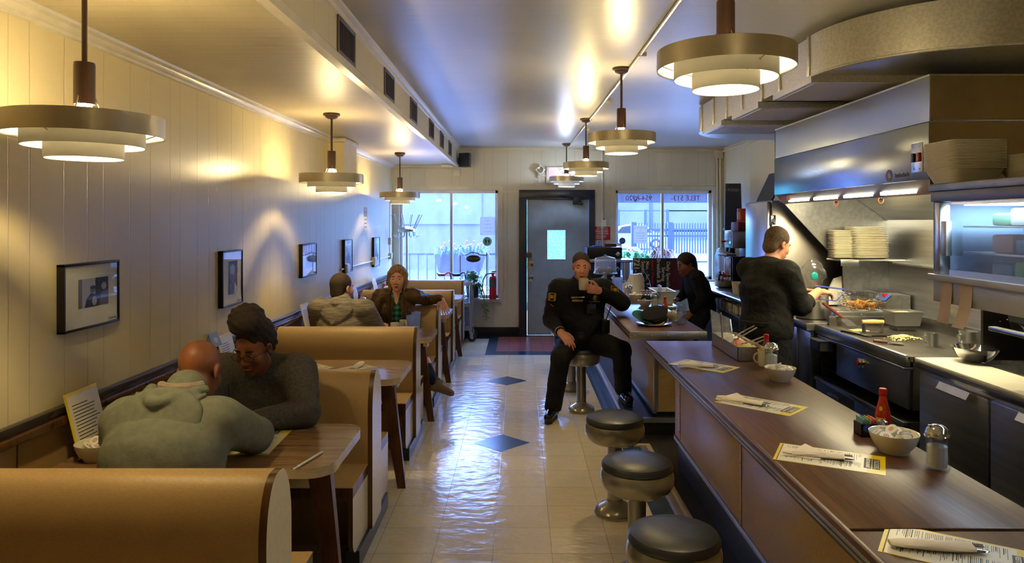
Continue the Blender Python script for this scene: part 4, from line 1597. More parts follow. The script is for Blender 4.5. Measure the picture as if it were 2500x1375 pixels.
standing_menu('menu standing at the wall beside the man in the grey-green hoodie', -1.79, 3.0)
standing_menu('yellow-edged menu standing at the wall behind the seated woman', -1.79, 4.45)
standing_menu('menu standing at the wall beside the man in the marled hoodie', -1.79, 6.10)
standing_menu('menu standing at the wall on the fourth booth table', -1.79, 7.9)
standing_menu('menu standing at the wall on the farthest booth table', -1.79, 8.97)
t = thing('tent_card', 'blue folded wifi card standing on the wall ledge', 'card', (-1.845, 4.32, .952))
b = MB(); b.prism([(-1.885, .953), (-1.825, .953), (-1.86, 1.035)], 'xz', 4.25, 4.37); b.build('card', mat('blue_card', rgb(120, 140, 180), .5), t, smooth=False)
b = MB()
for r_ in (.014, .024, .034):
    for k in range(6):
        a = R(-45) + R(90) * k / 6; a2 = R(-45) + R(90) * (k + 1) / 6
        q = [(4.31 + rr * math.sin(aa), .965 + rr * math.cos(aa)) for rr, aa in ((r_, a), (r_ + .005, a), (r_ + .005, a2), (r_, a2))]
        b.poly([(-1.825 - (z_ - .953) * .427 + .001, y_, z_) for y_, z_ in q], [(0, 1, 2, 3)])
b.build('symbol', M['paper'], t, smooth=False)

# topping tray with sneeze guard on the near counter
t = thing('topping_tray', 'steel topping tray with clear sneeze guard on the counter end', 'tray', (1.36, 4.5, CH))
b = MB(); x0, x1, y0, y1 = 1.285, 1.445, 4.21, 4.78
for a in ((x0, x1, y0, y1, CH, CH + .004), (x0, x0 + .004, y0, y1, CH, CH + .085), (x1 - .004, x1, y0, y1, CH, CH + .085), (x0, x1, y0, y0 + .004, CH, CH + .085), (x0, x1, y1 - .004, y1, CH, CH + .085)):
    b.box(*a)
b.build('tray', M['steelb'], t, smooth=False)
PILES = [mat('grated_cheese', rgb(226, 214, 180), .8, bump=1, bs=90), mat('sliced_onion', rgb(214, 206, 186), .7, bump=1, bs=90), mat('chopped_tomato', rgb(180, 84, 60), .5, col2=rgb(200, 150, 110), vs=60, bump=1, bs=80), mat('shredded_lettuce', rgb(180, 180, 110), .6, bump=1, bs=90)]
for k in range(4):
    b = MB()
    ya, yb = y0 + .01 + k * .138, y0 + .01 + (k + 1) * .138 - .012
    b.grid(lambda u, v: (x0 + .008 + u * .144, ya + v * (yb - ya), CH + .062 + .03 * math.sin(PI * u) * math.sin(PI * v) + .004 * math.sin(23 * u + 17 * v)), 10, 8)
    b.build('topping', PILES[3 - k], t)
b = MB(); b.poly([(1.287, 4.30, CH + .085), (1.287, 4.78, CH + .085), (1.275, 4.78, CH + .235), (1.275, 4.33, CH + .235), (1.291, 4.30, CH + .085), (1.291, 4.78, CH + .085), (1.279, 4.78, CH + .235), (1.279, 4.33, CH + .235)],
                  [(0, 1, 2, 3), (7, 6, 5, 4), (0, 4, 5, 1), (1, 5, 6, 2), (2, 6, 7, 3), (3, 7, 4, 0)])
b.build('sneeze_guard', M['acrylic'], t, smooth=False)
b = MB(); b.tube([(1.284, 4.52, CH + .07), (1.272, 4.52, CH + .25)], .006, 8); b.build('guard_post', M['steel'], t)
for k, (y, l) in enumerate(((4.28, 'front spoon standing in the topping tray'), (4.36, 'second spoon from the front in the topping tray'), (4.52, 'upright spoon at the middle of the topping tray'), (4.60, 'back spoon leaning from the topping tray'))):
    b = MB(); p0, p1 = Vector((1.37, y, CH + .08)), Vector((1.47 + .01 * k, y - .04, CH + .13 + .03 * (k > 1)))
    b.tube([p0, p1], [.004, .006], 8); b.sph(p0, (.02, .014, .006), 10)
    tag(b.build('serving_spoon', M['chrome']), l, 'spoon')
# ================================================================== kitchen line
# exhaust hood
t = thing('exhaust_hood', 'large stainless exhaust hood over the griddle, with red switch', 'hood', (2.5, 4.5, 1.856))
X0, X1, YA, YZ = 2.09, XR - .004, 3.64, 5.85
b = MB()
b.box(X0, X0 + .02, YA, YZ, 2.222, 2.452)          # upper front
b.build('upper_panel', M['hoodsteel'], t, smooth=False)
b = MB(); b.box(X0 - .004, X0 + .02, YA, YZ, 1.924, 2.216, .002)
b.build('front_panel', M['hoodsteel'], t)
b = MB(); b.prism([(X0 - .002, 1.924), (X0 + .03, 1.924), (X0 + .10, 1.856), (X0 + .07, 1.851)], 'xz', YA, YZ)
b.build('lip', mat('lip_steel_blue_reflection', (.42, .45, .54, 1), .3, 1.0), t, smooth=False)  # reflected blue daylight put into the lip's steel colour
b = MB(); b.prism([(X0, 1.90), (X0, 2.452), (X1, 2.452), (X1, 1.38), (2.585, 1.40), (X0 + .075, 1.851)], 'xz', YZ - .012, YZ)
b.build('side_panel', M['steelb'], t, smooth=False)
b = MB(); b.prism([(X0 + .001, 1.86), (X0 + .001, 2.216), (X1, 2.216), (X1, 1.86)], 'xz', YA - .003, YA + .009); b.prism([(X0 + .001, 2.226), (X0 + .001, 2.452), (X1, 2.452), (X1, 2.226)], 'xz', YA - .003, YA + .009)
b.build('near_panel', mat('bronze_reflection_steel', (.34, .28, .2, 1), .45, 1.0), t, smooth=False)  # brown reflection of the dark room painted into this side's steel
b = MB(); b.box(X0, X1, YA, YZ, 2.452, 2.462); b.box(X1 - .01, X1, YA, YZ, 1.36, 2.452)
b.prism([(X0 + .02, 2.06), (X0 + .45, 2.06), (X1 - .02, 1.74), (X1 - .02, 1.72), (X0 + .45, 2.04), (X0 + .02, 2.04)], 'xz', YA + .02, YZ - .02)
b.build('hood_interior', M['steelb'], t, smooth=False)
for k in range(4):
    y = 3.86 + k * .48
    b = MB(); b.box(X0 + .04, X0 + .12, y, y + .36, 1.862, 1.882, .004)
    b.build('lamp_tube', emit('hood_light', (1, .9, .62, 1), 9.0), t)
for k in range(3):
    l = bpy.data.lights.new('hood_lamp', 'AREA'); l.shape = 'RECTANGLE'; l.size = .5; l.size_y = .12; l.energy = 12; l.color = (1, .85, .50)
    lo = bpy.data.objects.new('hood_lamp', l); COL.objects.link(lo); lo.parent = t; lo.location = Vector((2.42, 4.0 + k * .55, 2.0)) - Vector(t.location)
    lo.rotation_euler = (0, R(-20), 0)
b = MB(); b.box(X0 - .007, X0 - .003, 3.69, 3.795, 1.966, 2.12, .0015)
for z in (1.985, 2.10):
    b.sph((X0 - .007, 3.717, z), .004, 6); b.sph((X0 - .007, 3.769, z), .004, 6)
pl = b.build('switch_plate', M['steel'], t)
b = MB(); b.box(X0 - .02, X0 - .006, 3.755, 3.782, 2.02, 2.068, .004); b.build('switch', M['black'], pl)
b = MB(); b.box(X0 - .02, X0 - .006, 3.703, 3.730, 2.02, 2.068, .004); b.build('switch', M['red'], pl, ).__setitem__('label', 'red switch')
b = MB(); b.lathe([(0, -.0062), (.034, -.0062), (.034, -.004), (0, -.004)], (X0, 4.03, 1.966), 24, axis='x'); em = b.build('emblem', mat('maroon_emblem', rgb(92, 40, 34), .4), t)
b = MB()
for r_ in (.010, .018, .026):
    b.lathe([(r_, -.0068), (r_ + .003, -.0068)], (X0, 4.038, 1.952), 12, a0=R(90), a1=R(180), axis='x')
b.build('emblem_lines', M['paper'], em, smooth=False)
b = MB()
for k in range(11):
    b.box(X0 - .0052, X0 - .004, 3.955 - k * .0135, 3.965 - k * .0135, 1.95, 1.968 + .006 * (k % 3 == 0))
b.box(X0 - .0052, X0 - .004, 3.81, 3.985, 1.938, 1.941)
b.build('lettering_strip', mat('dark_lettering', rgb(84, 66, 60), .5), t, smooth=False)
b = MB(); b.prism([(5.55, 1.872), (5.75, 1.872), (5.75, 1.915), (5.55, 1.915)], 'yz', X0 + .012, X0 + .016)
b.prism([(5.55, 1.872), (5.62, 1.872), (5.62, 1.915), (5.55, 1.915)], 'yz', X0 + .010, X0 + .012, 1)
b.build('sticker', [M['redsign'], M['paper']], t, smooth=False)
for k, (y, mm) in enumerate(((5.48, 'chrome'), (4.80, 'black'))):
    b = MB(); b.tube([(2.45, y, 2.06), (2.45, y, 1.93), (2.44, y, 1.90), (2.42, y - .02, 1.856)], [.012, .012, .018, .012], 10)
    nz = b.build('spray_nozzle', M[mm], t)
    b = MB(); b.tube([(2.42 + .018 * math.cos(a), y - .02, 1.851 + .022 * math.sin(a)) for a in [2 * PI * i / 12 for i in range(13)]], .002, 6, cap=False); b.build('safety_loop', mat('red_loop', rgb(220, 70, 40), .4), nz)

# galvanised duct under the ceiling
t = thing('air_duct', 'galvanised rectangular duct with curved ends hung under the ceiling', 'duct', (1.9, 5.2, 2.54))
ZT, ZB = 2.765, 2.54
b = MB()
def arc(cx, cy, r, a0, a1, n=20):
    return [(cx + r * math.cos(a0 + (a1 - a0) * i / n), cy + r * math.sin(a0 + (a1 - a0) * i / n)) for i in range(n + 1)]
b.prism([(1.66, 4.07), (2.45, 4.07), (2.45, 6.52), (1.66, 6.52)], 'xy', ZB, ZT)
b.build('straight_run', M['galv'], t, smooth=False)
b = MB(); b.prism(arc(2.45, 4.07, .792, PI, 1.5 * PI) + [(XR - .01, 3.278), (XR - .01, 4.07)], 'xy', ZB - .004, ZT + .004); b.build('near_elbow', M['galv'], t)
b = MB(); b.prism(list(reversed(arc(2.40, 6.52, .742, .5 * PI, PI))) + [(XR - .01, 7.262), (XR - .01, 6.52)][::-1], 'xy', ZB - .003, ZT + .003) if False else b.prism(arc(2.40, 6.52, .742, PI, .5 * PI) + [(XR - .01, 7.262), (XR - .01, 6.52)], 'xy', ZB - .003, ZT + .003)
b.build('far_elbow', M['galv'], t)
b = MB()
for y in (4.09, 4.55, 4.88, 5.32, 5.72, 6.1, 6.5):
    b.box(1.648, 1.662, y - .016, y + .016, ZB - .01, ZT + .005, .003)
for pts in ([(1.652, 4.07, ZB - .008)] + [(x, y, ZB - .008) for x, y in arc(2.45, 4.07, .80, PI, 1.5 * PI)],):
    b.tube(pts, .008, 6)
each(b, 'seam', M['galv'], t)
PERF = mat('perforated_pale_sheet', rgb(206, 198, 192), .5, col2=rgb(186, 178, 172), vs=400)
for k, (a, c) in enumerate(((4.03, 4.64), (4.93, 5.54), (5.83, 6.43))):
    b = MB(); b.box(1.645, 2.30, a, c, ZB - .045, ZB - .003)
    df = b.build('diffuser', M['galv'], t, smooth=False)
    b = MB(); b.box(1.675, 2.27, a + .03, c - .03, ZB - .048, ZB - .0445); b.build('perforated_plate', PERF, df, smooth=False)

# stainless wall lining behind the line
b = MB(); b.box(XR - .012, XR - .002, 4.0, 5.84, .9, 1.36); b.box(2.64, XR - .012, 5.82, 5.84, .9, 1.405)
o = b.build('splash_lining', M['steelb'], smooth=False); tag(o, 'stainless splash panels on the wall behind the griddle', 'wall panel')
t = thing('plate_ledge', 'stainless ledge above the griddle holding the plate stacks', 'shelf', (2.8, 5.4, 1.37))
b = MB(); b.box(2.50, XR - .012, 5.56, 5.82, 1.395, 1.41, .003); b.box(2.90, XR - .012, 3.66, 5.56, 1.375, 1.39, .003); b.box(2.50, 2.64, 5.555, 5.56, 1.36, 1.405, .002)
b.build('ledge', M['steel'], t)

# plate stacks : square platters
def platter_mesh(w, d):
    b = MB()
    def ringp(sx, sy, z, r=.03):
        pts = []
        for cx, cy, a0 in ((sx - r, sy - r, 0), (-sx + r, sy - r, PI / 2), (-sx + r, -sy + r, PI), (sx - r, -sy + r, 1.5 * PI)):
            for i in range(5):
                a = a0 + PI / 2 * i / 4
                pts.append((cx + r * math.cos(a), cy + r * math.sin(a), z))
        return pts
    rings = [ringp(w * .36, d * .36, 0), ringp(w * .40, d * .40, .002), ringp(w * .5, d * .5, .011), ringp(w * .5, d * .5, .0135), ringp(w * .39, d * .39, .006), ringp(w * .3, d * .3, .005)]
    vs = [p for r_ in rings for p in r_]
    n = 20
    fs = []
    for j in range(len(rings) - 1):
        for i in range(n):
            fs.append((j * n + i, j * n + (i + 1) % n, (j + 1) * n + (i + 1) % n, (j + 1) * n + i))
    fs.append(tuple(range(n - 1, -1, -1))); fs.append(tuple((len(rings) - 1) * n + i for i in range(n)))
    b.poly(vs, fs)
    return b


PW = mat('cream_platter', rgb(236, 228, 206), .2)
first = platter_mesh(.27, .2).build('platter', PW); pm = first.data
pn = 0
for (cx, cy, n, s, lb) in ((2.765, 5.68, 14, 1.0, 'cream platter in the taller stack on the ledge by the wall corner'), (2.78, 5.70, 5, .92, 'cream platter on top at the back of the stacked platters'), (2.575, 5.72, 17, .62, 'smaller cream plate in the left stack behind the platters')):
    z = 1.41 + (14 * .0133 if n == 5 else 0)
    for k in range(n):
        if pn == 0:
            o = first
        else:
            o = link('platter', pm)
        pn += 1
        if n == 5:
            o.location = (2.74, 5.68, 1.41 + 14 * .0133 + k * .0133)
        else:
            o.location = (cx + .002 * math.sin(k * 2.1), cy + .002 * math.cos(k * 1.7), 1.41 + k * .0133)
        o.scale = (s, 1.0 if n != 17 else .7, 1)
        tag(o, lb, 'plate', 'stacked platters: ' + lb[:40])

for k, (y, lb) in enumerate(((4.98, 'steel scoop with a curved upright handle on the ledge'), (4.62, 'steel scoop lying on the ledge beside the towel'))):
    b = MB(); b.tube([(2.93, y, 1.40), (2.94, y, 1.43), (2.93, y + .03, 1.47), (2.95, y + .02, 1.52)] if k == 0 else [(2.93, y - .1, 1.40), (2.93, y, 1.43), (2.93, y + .06, 1.46)], [.01, .012, .012, .010][:4 - k], 8)
    b.sph((2.94, y - (.0 if k == 0 else .1), 1.41), (.03, .035, .018), 12)
    tag(b.build('steel_scoop', M['chrome']), lb, 'scoop')
b = MB(); b.grid(lambda u, v: (2.885 + .012 * math.sin(9 * v) * u - .02 * u, 4.12 + .3 * v, 1.40 - .12 * u + .006 * math.sin(7 * v + 3 * u)), 10, 16)
o = b.build('towel', mat('white_towel', rgb(226, 216, 190), .9, bump=.5, bs=120)); s_ = o.modifiers.new('thickness', 'SOLIDIFY'); s_.thickness = .012
tag(o, 'white towel hung over the ledge behind the glass cabinet', 'towel')

# griddle
t = thing('griddle', 'wide steel flat-top griddle with a red-centred knob', 'griddle', (2.6, 4.8, 0))
GX, GA, GZ = 2.25, 4.17, 5.44
b = MB(); b.box(GX + .02, XR - .02, GA, GZ, .90, .915)
b.build('griddle_plate', M['steeld'], t, smooth=False)
b = MB(); b.box(XR - .035, XR - .013, GA, GZ, .91, 1.0, .004); b.box(GX + .1, XR - .02, GZ - .015, GZ, .91, .985, .004); b.build('splash', M['steeld'], t)
b = MB(); b.box(GX, GX + .035, GA, GZ, .855, .925, .006); b.box(GX + .035, GX + .11, GA, GZ, .885, .9005); b.build('grease_trough', M['steelb'], t)
b = MB(); b.box(GX + .03, GX + .06, GA + .02, GZ - .3, .60, .85, .004); b.box(GX - .005, GX + .06, GA, GZ - .05, .835, .852, .003)
b.build('front_panel', mat('blue_steel_panel', (.34, .37, .46, 1), .32, 1.0, rvar=.1), t)
b = MB(); b.box(GX + .05, XR - .05, GA + .0, GA + .02, .60, .90); b.box(GX + .05, XR - .05, GZ - .02, GZ, .53, .90); each(b, 'side_panel', M['steeld'], t, smooth=False)
b = MB(); b.box(GX + .06, XR - .05, GA + .02, GZ - .02, .595, .605); b.build('drip_shelf', M['base_black'], t, smooth=False)
b = MB(); b.lathe([(0, -.035), (.026, -.035), (.032, -.028), (.03, -.012), (.036, -.004), (.036, 0), (0, 0)], (GX + .03, 4.745, .768), 24, axis='x'); kb = b.build('knob', M['chrome'], t)
b = MB(); b.lathe([(0, -.038), (.018, -.036), (.018, -.034)], (GX + .03, 4.745, .768), 18, axis='x'); b.build('knob_cap', M['redsign'], kb)
b = MB(); b.box(GX - .07, GX + .03, 5.20, 5.36, .755, .76); b.box(GX - .07, GX - .065, 5.20, 5.36, .755, .83); b.box(GX - .07, GX + .03, 5.20, 5.205, .755, .83); b.box(GX - .07, GX + .03, 5.355, 5.36, .755, .83); b.box(GX - .08, GX + .03, 5.19, 5.37, .828, .834); b.build('grease_tray', M['steel'], t, smooth=False)
t = thing('refrigerated_base', 'low stainless drawer base under the griddle', 'cabinet', (2.6, 4.8, 0))
b = MB(); b.box(GX + .02, XR - .05, GA, GZ, .10, .53); b.build('body', M['steeld'], t, smooth=False)
for a, c in ((GA + .01, 4.80), (4.81, GZ - .01)):
    b = MB(); b.box(GX, GX + .02, a, c, .11, .50, .004); dr = b.build('drawer', mat('blue_dark_steel', (.2, .21, .26, 1), .35, 1.0), t)
    b = MB(); b.box(GX - .012, GX + .002, (a + c) / 2 - .08, (a + c) / 2 + .08, .44, .462, .004); b.build('handle', M['steel'], dr)
b = MB(); b.box(GX - .008, GX + .03, GA, GZ, .505, .532, .003); b.build('rail', M['steel'], t)
b = MB(); b.box(GX + .06, XR - .1, GA, GZ, 0, .1); b.build('plinth', M['base_black'], t, smooth=False)

# things on the griddle
GZt = .9155
def tub(name, cx, cy, z, w, d, h, m, parent=None, flare=.82, lip=.008):
    b = MB()
    def rg(s, zz, e=0):
        return [(cx - w / 2 * s - e, cy - d / 2 * s - e, zz), (cx + w / 2 * s + e, cy - d / 2 * s - e, zz), (cx + w / 2 * s + e, cy + d / 2 * s + e, zz), (cx - w / 2 * s - e, cy + d / 2 * s + e, zz)]
    rs = [rg(flare, z), rg(1, z + h), rg(1, z + h, lip), rg(1, z + h + .004, lip), rg(.97, z + h + .003), rg(flare * .97, z + .004)]
    vs = [p for r_ in rs for p in r_]
    fs = [(3, 2, 1, 0), (20, 21, 22, 23)]
    for j in range(5):
        for i in range(4):
            fs.append((j * 4 + i, j * 4 + (i + 1) % 4, (j + 1) * 4 + (i + 1) % 4, (j + 1) * 4 + i))
    b.poly(vs, fs)
    return b.build(name, m, parent)


t = thing('steel_pan', 'deep rectangular steel pan standing at the back of the griddle', 'pan', (2.80, 5.22, GZt))
tub('pan_body', 2.80, 5.22, GZt + .035, .21, .17, .10, M['steel'], t, .84)
b = MB(); b.box(2.73, 2.86, 5.16, 5.28, GZt, GZt + .036, .006); b.build('stand_block', M['steeld'], t)
b = MB(); b.grid(lambda u, v: (2.71 + .18 * u, 5.15 + .14 * v, GZt + .118 + .018 * math.sin(PI * u) * math.sin(PI * v) + .003 * math.sin(30 * u + 25 * v)), 12, 10)
tag(b.build('shredded_potato', mat('pale_potato', rgb(216, 196, 120), .6, bump=1, bs=90)), 'shredded potato heaped in the steel pan', 'food', kind='stuff')
t = thing('grill_press', 'grill press with pale wooden handle on the griddle', 'press', (2.46, 4.98, GZt))
b = MB(); b.box(2.36, 2.56, 4.90, 5.05, GZt + .004, GZt + .014, .003); b.build('press_plate', M['steeld'], t)
b = MB(); b.box(2.395, 2.405, 4.955, 4.995, GZt + .014, GZt + .085); b.box(2.515, 2.525, 4.955, 4.995, GZt + .014, GZt + .085); b.build('upright', M['steeld'], t, smooth=False)
b = MB(); b.tube([(2.385, 4.975, GZt + .088), (2.46, 4.975, GZt + .09), (2.535, 4.975, GZt + .088)], [.016, .019, .016], 14); b.build('handle', mat('pale_wood', rgb(206, 172, 110), .5), t)


def spatula(label, h0, h1, blade, hm):
    h0, h1, blade = Vector(h0), Vector(h1), Vector(blade)
    t = thing('spatula', label, 'spatula', h1)
    b = MB(); b.tube([h0, (h0 + h1) / 2, h1], [.011, .012, .009], 10); b.build('handle', hm, t)
    d = (blade - h1).normalized(); s = d.cross(Vector((0, 0, 1))).normalized()
    b = MB()
    q = [h1 - s * .012, h1 + s * .012, h1 + (blade - h1) * .35 + s * .036, blade + s * .038, blade - s * .038, h1 + (blade - h1) * .35 - s * .036]
    b.poly([p + Vector((0, 0, .002)) for p in q] + [p for p in q], [(0, 1, 2, 3, 4, 5), (11, 10, 9, 8, 7, 6)] + [(i, i + 6, (i + 1) % 6 + 6, (i + 1) % 6) for i in range(6)])
    b.build('blade', M['steel'], t, smooth=False)


RW = mat('red_brown_handle', rgb(110, 44, 34), .4)
spatula('spatula with a raised red-brown handle at the far side of the griddle', (2.36, 5.55, 1.07), (2.43, 5.36, .98), (2.45, 5.26, .935), RW)
spatula('black-handled spatula lying across the griddle front', (2.27, 5.04, .935), (2.36, 4.94, .926), (2.42, 4.90, .92), M['black'])
spatula('brown-handled spatula beside the chopped onions', (2.29, 4.62, .935), (2.37, 4.60, .928), (2.46, 4.58, .92), mat('worn_brown_handle', rgb(90, 52, 34), .5))
rnd = random.Random(5)
b = MB()
for k in range(260):
    a, r_ = rnd.uniform(0, 2 * PI), abs(rnd.gauss(0, .45))
    x, y = 2.58 + .12 * r_ * math.cos(a), 4.80 + .10 * r_ * math.sin(a)
    z = GZt + max(0, .022 * (1 - r_)) + .003
    s = rnd.uniform(.004, .009)
    b.M = Matrix.Translation((x, y, z)) @ Matrix.Rotation(rnd.uniform(0, 6), 4, (rnd.random(), rnd.random(), 1))
    b.box(-s, s, -s * .6, s * .6, -.0025, .0025)
b.M = None
tag(b.build('chopped_onions', mat('chopped_onion', rgb(236, 224, 170), .5), smooth=False), 'heap of chopped onions frying on the griddle', 'food', kind='stuff')
b = MB()
b.grid(lambda u, v: (2.40 + .12 * u, 5.10 + .12 * v, GZt + .002 + .012 * math.sin(PI * u) * math.sin(PI * v)), 8, 8)
tag(b.build('scrambled_egg', mat('egg_yellow', rgb(220, 190, 100), .5, bump=1, bs=60)), 'flat patch of egg cooking at the griddle\'s far side', 'food')


def steel_cup(label, cx, cy, z, r, h, name='steel_cup', bulge=0):
    t = thing(name, label, 'cup', (cx, cy, z))
    b = MB(); b.lathe([(0, 0), (r * .92, 0), (r * (.95 + bulge), .01), (r * (1 + bulge), h * .5), (r * .96, h * .85), (r, h), (r * .96, h), (r * .9, h * .85), (r * .9, .01), (0, .006)], (cx, cy, z), 28)
    b.build('cup_body', M['steel'], t)
    b = MB(); b.tube([(cx - r * .95, cy - .01, z + h * .8), (cx - r * 1.5, cy - .02, z + h * .75), (cx - r * 1.5, cy - .02, z + h * .35), (cx - r * .95, cy - .01, z + h * .25)], .005, 8); b.build('handle', M['steel'], t)


steel_cup('small steel cup standing alone at the near side of the griddle', 2.615, 4.53, GZt, .04, .085)
steel_cup('wider steel pitcher at the griddle corner behind the mixing bowl', 2.83, 4.50, GZt, .055, .10, 'steel_pitcher', .05)
b = MB(); b.lathe([(0, .002), (.05, 0), (.085, .025), (.11, .06), (.122, .078), (.125, .08), (.119, .079), (.106, .06), (.08, .028), (.048, .004), (0, .004)], (2.53, 3.96, .93), 40)
tag(b.build('mixing_bowl', M['chrome']), 'shiny steel mixing bowl at the corner of the white cutting board', 'bowl')

# prep refrigerator with cutting board
t = thing('prep_refrigerator', 'stainless prep refrigerator with slab handles opposite the counter', 'refrigerator', (2.6, 2.8, 0))
b = MB(); b.box(2.295, XR - .03, .8, 4.09, .08, .86); b.build('body', M['steel'], t, smooth=False)
b = MB(); b.box(2.272, 2.52, .8, 4.10, .868, .90, .004); b.build('counter_edge', M['steeld'], t)
for a, c in ((3.46, 4.05), (2.85, 3.44), (2.24, 2.83), (1.63, 2.22), (1.02, 1.61)):
    b = MB(); b.box(2.268, 2.294, a, c, .10, .845, .006); dr = b.build('door', M['steelb'], t)
    b = MB(); b.prism([(2.268, .80), (2.268, .845), (2.245, .85), (2.225, .815), (2.228, .807), (2.25, .825)], 'xz', a + .10, a + .36); b.build('handle', M['alu'], dr)
b = MB(); b.box(2.30, XR - .05, .8, 4.05, 0, .08); b.build('plinth', M['base_black'], t, smooth=False)
b = MB(); b.box(2.75, XR - .03, .8, 4.08, .86, .93); b.box(2.52, 2.56, .8, 3.85, .86, .925); b.build('pan_rail', M['steeld'], t, smooth=False)
for k in range(5):
    tub('insert_pan', 2.655, 3.75 - k * .42, .80, .17, .36, .118, M['steel'], t, .9)
b = MB(); b.box(2.262, 2.53, .8, 4.09, .902, .929, .005)
tag(b.build('cutting_board', mat('white_cutting_board', rgb(206, 202, 186), .45)), 'long white cutting board along the prep refrigerator', 'cutting board')

# glass-fronted display cabinet over the prep refrigerator
t = thing('display_refrigerator', 'glass-door display refrigerator hung above the cutting board', 'refrigerator', (2.2, 2.9, 1.45))
CX, CA, CZ = 1.975, 1.2, 3.40
b = MB(); b.box(CX - .02, CX + .50, CA, CZ + .015, 1.85, 1.885, .004); b.box(CX - .012, CX + .5, CA, CZ + .01, 1.80, 1.85, .003, 1); b.build('top', [M['steeld'], mat('maroon_trim', rgb(70, 50, 52), .35)], t)
b = MB(); b.box(CX - .025, CX + .06, CA, CZ + .02, 1.43, 1.46, .005); b.box(CX, CX + .50, CA, CZ, 1.40, 1.455, .003); b.box(CX - .005, CX + .02, CA, CZ, 1.33, 1.43, .003); b.build('bottom_ledge', mat('pale_grey_ledge', rgb(190, 192, 200), .4), t)
b = MB(); b.box(CX, CX + .05, CZ - .045, CZ, 1.46, 1.80, .003); b.box(CX, CX + .04, CZ - .66, CZ - .63, 1.46, 1.80, .003); b.box(CX, CX + .04, CZ - 1.3, CZ - 1.27, 1.46, 1.80, .003); each(b, 'post', M['steel'], t)
b = MB(); b.box(CX + .42, CX + .48, CA, CZ, 1.44, 1.82); b.box(CX, CX + .45, CZ - .004, CZ + .006, 1.44, 1.82); b.build('cabinet_back', mat('pale_blue_liner', rgb(150, 182, 216), .5), t, smooth=False)
b = MB()
for z in (1.56, 1.68):
    b.box(CX + .10, CX + .42, CA, CZ - .06, z, z + .008)
each(b, 'wire_shelf', M['alu'], t, smooth=False)
for a, c in ((CZ - .63, CZ - .10), (CZ - 1.27, CZ - .68)):
    b = MB(); b.box(CX + .02, CX + .026, a, c, 1.475, 1.795); gp = b.build('door', M['cookglass'], t, smooth=False)
    b = MB(); b.box(CX + .012, CX + .034, a, c, 1.46, 1.485); b.box(CX + .012, CX + .034, a, c, 1.785, 1.80); each(b, 'door_rail', M['steel'], gp)
b = MB(); b.box(CX - .02, CX + .01, CZ - .125, CZ - .085, 1.55, 1.71, .004); b.build('door_handle', M['alu'], t)
b = MB(); b.box(CX + .08, CX + .40, CA + .1, CZ - .1, 1.782, 1.797); b.build('lamp_tube', emit('cool_tube', (.75, .87, 1, 1), 5.0), t)
l = bpy.data.lights.new('cabinet_lamp', 'AREA'); l.shape = 'RECTANGLE'; l.size = .25; l.size_y = 1.6; l.energy = 2.5; l.color = (.70, .84, 1)
lo = bpy.data.objects.new('cabinet_lamp', l); COL.objects.link(lo); lo.parent = t; lo.location = Vector((CX + .2, 2.4, 1.775)) - Vector(t.location)
FC = [mat('pink_box', rgb(226, 170, 170), .6), mat('green_bag', rgb(120, 180, 140), .5), mat('white_tub', rgb(226, 230, 236), .4), mat('blue_tub', rgb(90, 130, 190), .4)]
NAMES = ['pink box', 'green bag', 'white tub', 'blue tub']
rnd = random.Random(11)
for zi, z in enumerate((1.456, 1.569, 1.689)):
    y = CZ - .2
    k = 0
    while y > 2.55 and k < 4:
        wd = rnd.uniform(.10, .17)
        h = rnd.uniform(.05, .085)
        i = rnd.randrange(4)
        b = MB(); b.box(CX + .14, CX + .36, y - wd, y, z, z + h, .012)
        tag(b.build('food_tub', FC[i]), '%s, number %s from the handle on the %s shelf of the glass cabinet' % (NAMES[i], ('one', 'two', 'three', 'four')[k], ('bottom', 'middle', 'top')[zi]), 'container', 'tubs in the glass cabinet')
        y -= wd + .015
        k += 1
for k, y in enumerate((3.33, 3.19)):
    b = MB(); b.grid(lambda u, v: (CX - .008 - .02 * u * u - .03 * u ** 3 * k, y - .085 * v - .02 * u * k, 1.43 - .19 * u), 8, 3)
    tag(b.build('order_ticket', mat('pale_pink_ticket', rgb(222, 200, 190), .7)), ('order ticket hanging straight under the ledge, nearer the griddle', 'curled order ticket hanging under the ledge, nearer the bread')[k], 'ticket', 'order tickets')

# dark upright panel, bread scoop and bags behind the cutting board
t = thing('bread_rack', 'black sheet-metal bread rack behind the cutting board', 'rack', (2.7, 3.8, .93))
b = MB(); b.box(2.585, XR - .03, 3.98, 4.0, .932, 1.40); b.box(XR - .06, XR - .03, 2.6, 3.98, .932, 1.40)
for k, (x, z) in enumerate(((2.66, 1.2), (2.68, 1.15), (2.72, 1.16), (2.8, 1.08), (2.76, 1.3))):
    b.sph((x, 3.98, z), .004, 6, m=1)
b.build('back_panel', [mat('black_sheet', rgb(34, 30, 30), .4, .4), M['paper']], t, smooth=False)
b = MB(); b.prism([(2.30, 1.185), (2.86, 1.0), (2.96, 1.15), (2.96, 1.16), (2.85, 1.012), (2.30, 1.20)], 'xz', 2.7, 3.45); b.build('scoop_tray', M['steeld'], t, smooth=False)
b = MB(); b.box(2.27, 2.31, 2.7, 3.46, 1.18, 1.20, .004); b.build('tray_lip', M['steel'], t)
b = MB(); b.box(2.8, 2.84, 2.9, 2.94, .932, 1.02); b.box(2.8, 2.84, 3.3, 3.34, .932, 1.02); each(b, 'tray_foot', M['steeld'], t, smooth=False)
BR = mat('brown_bread', rgb(150, 96, 54), .8, col2=rgb(120, 74, 40), vs=20)
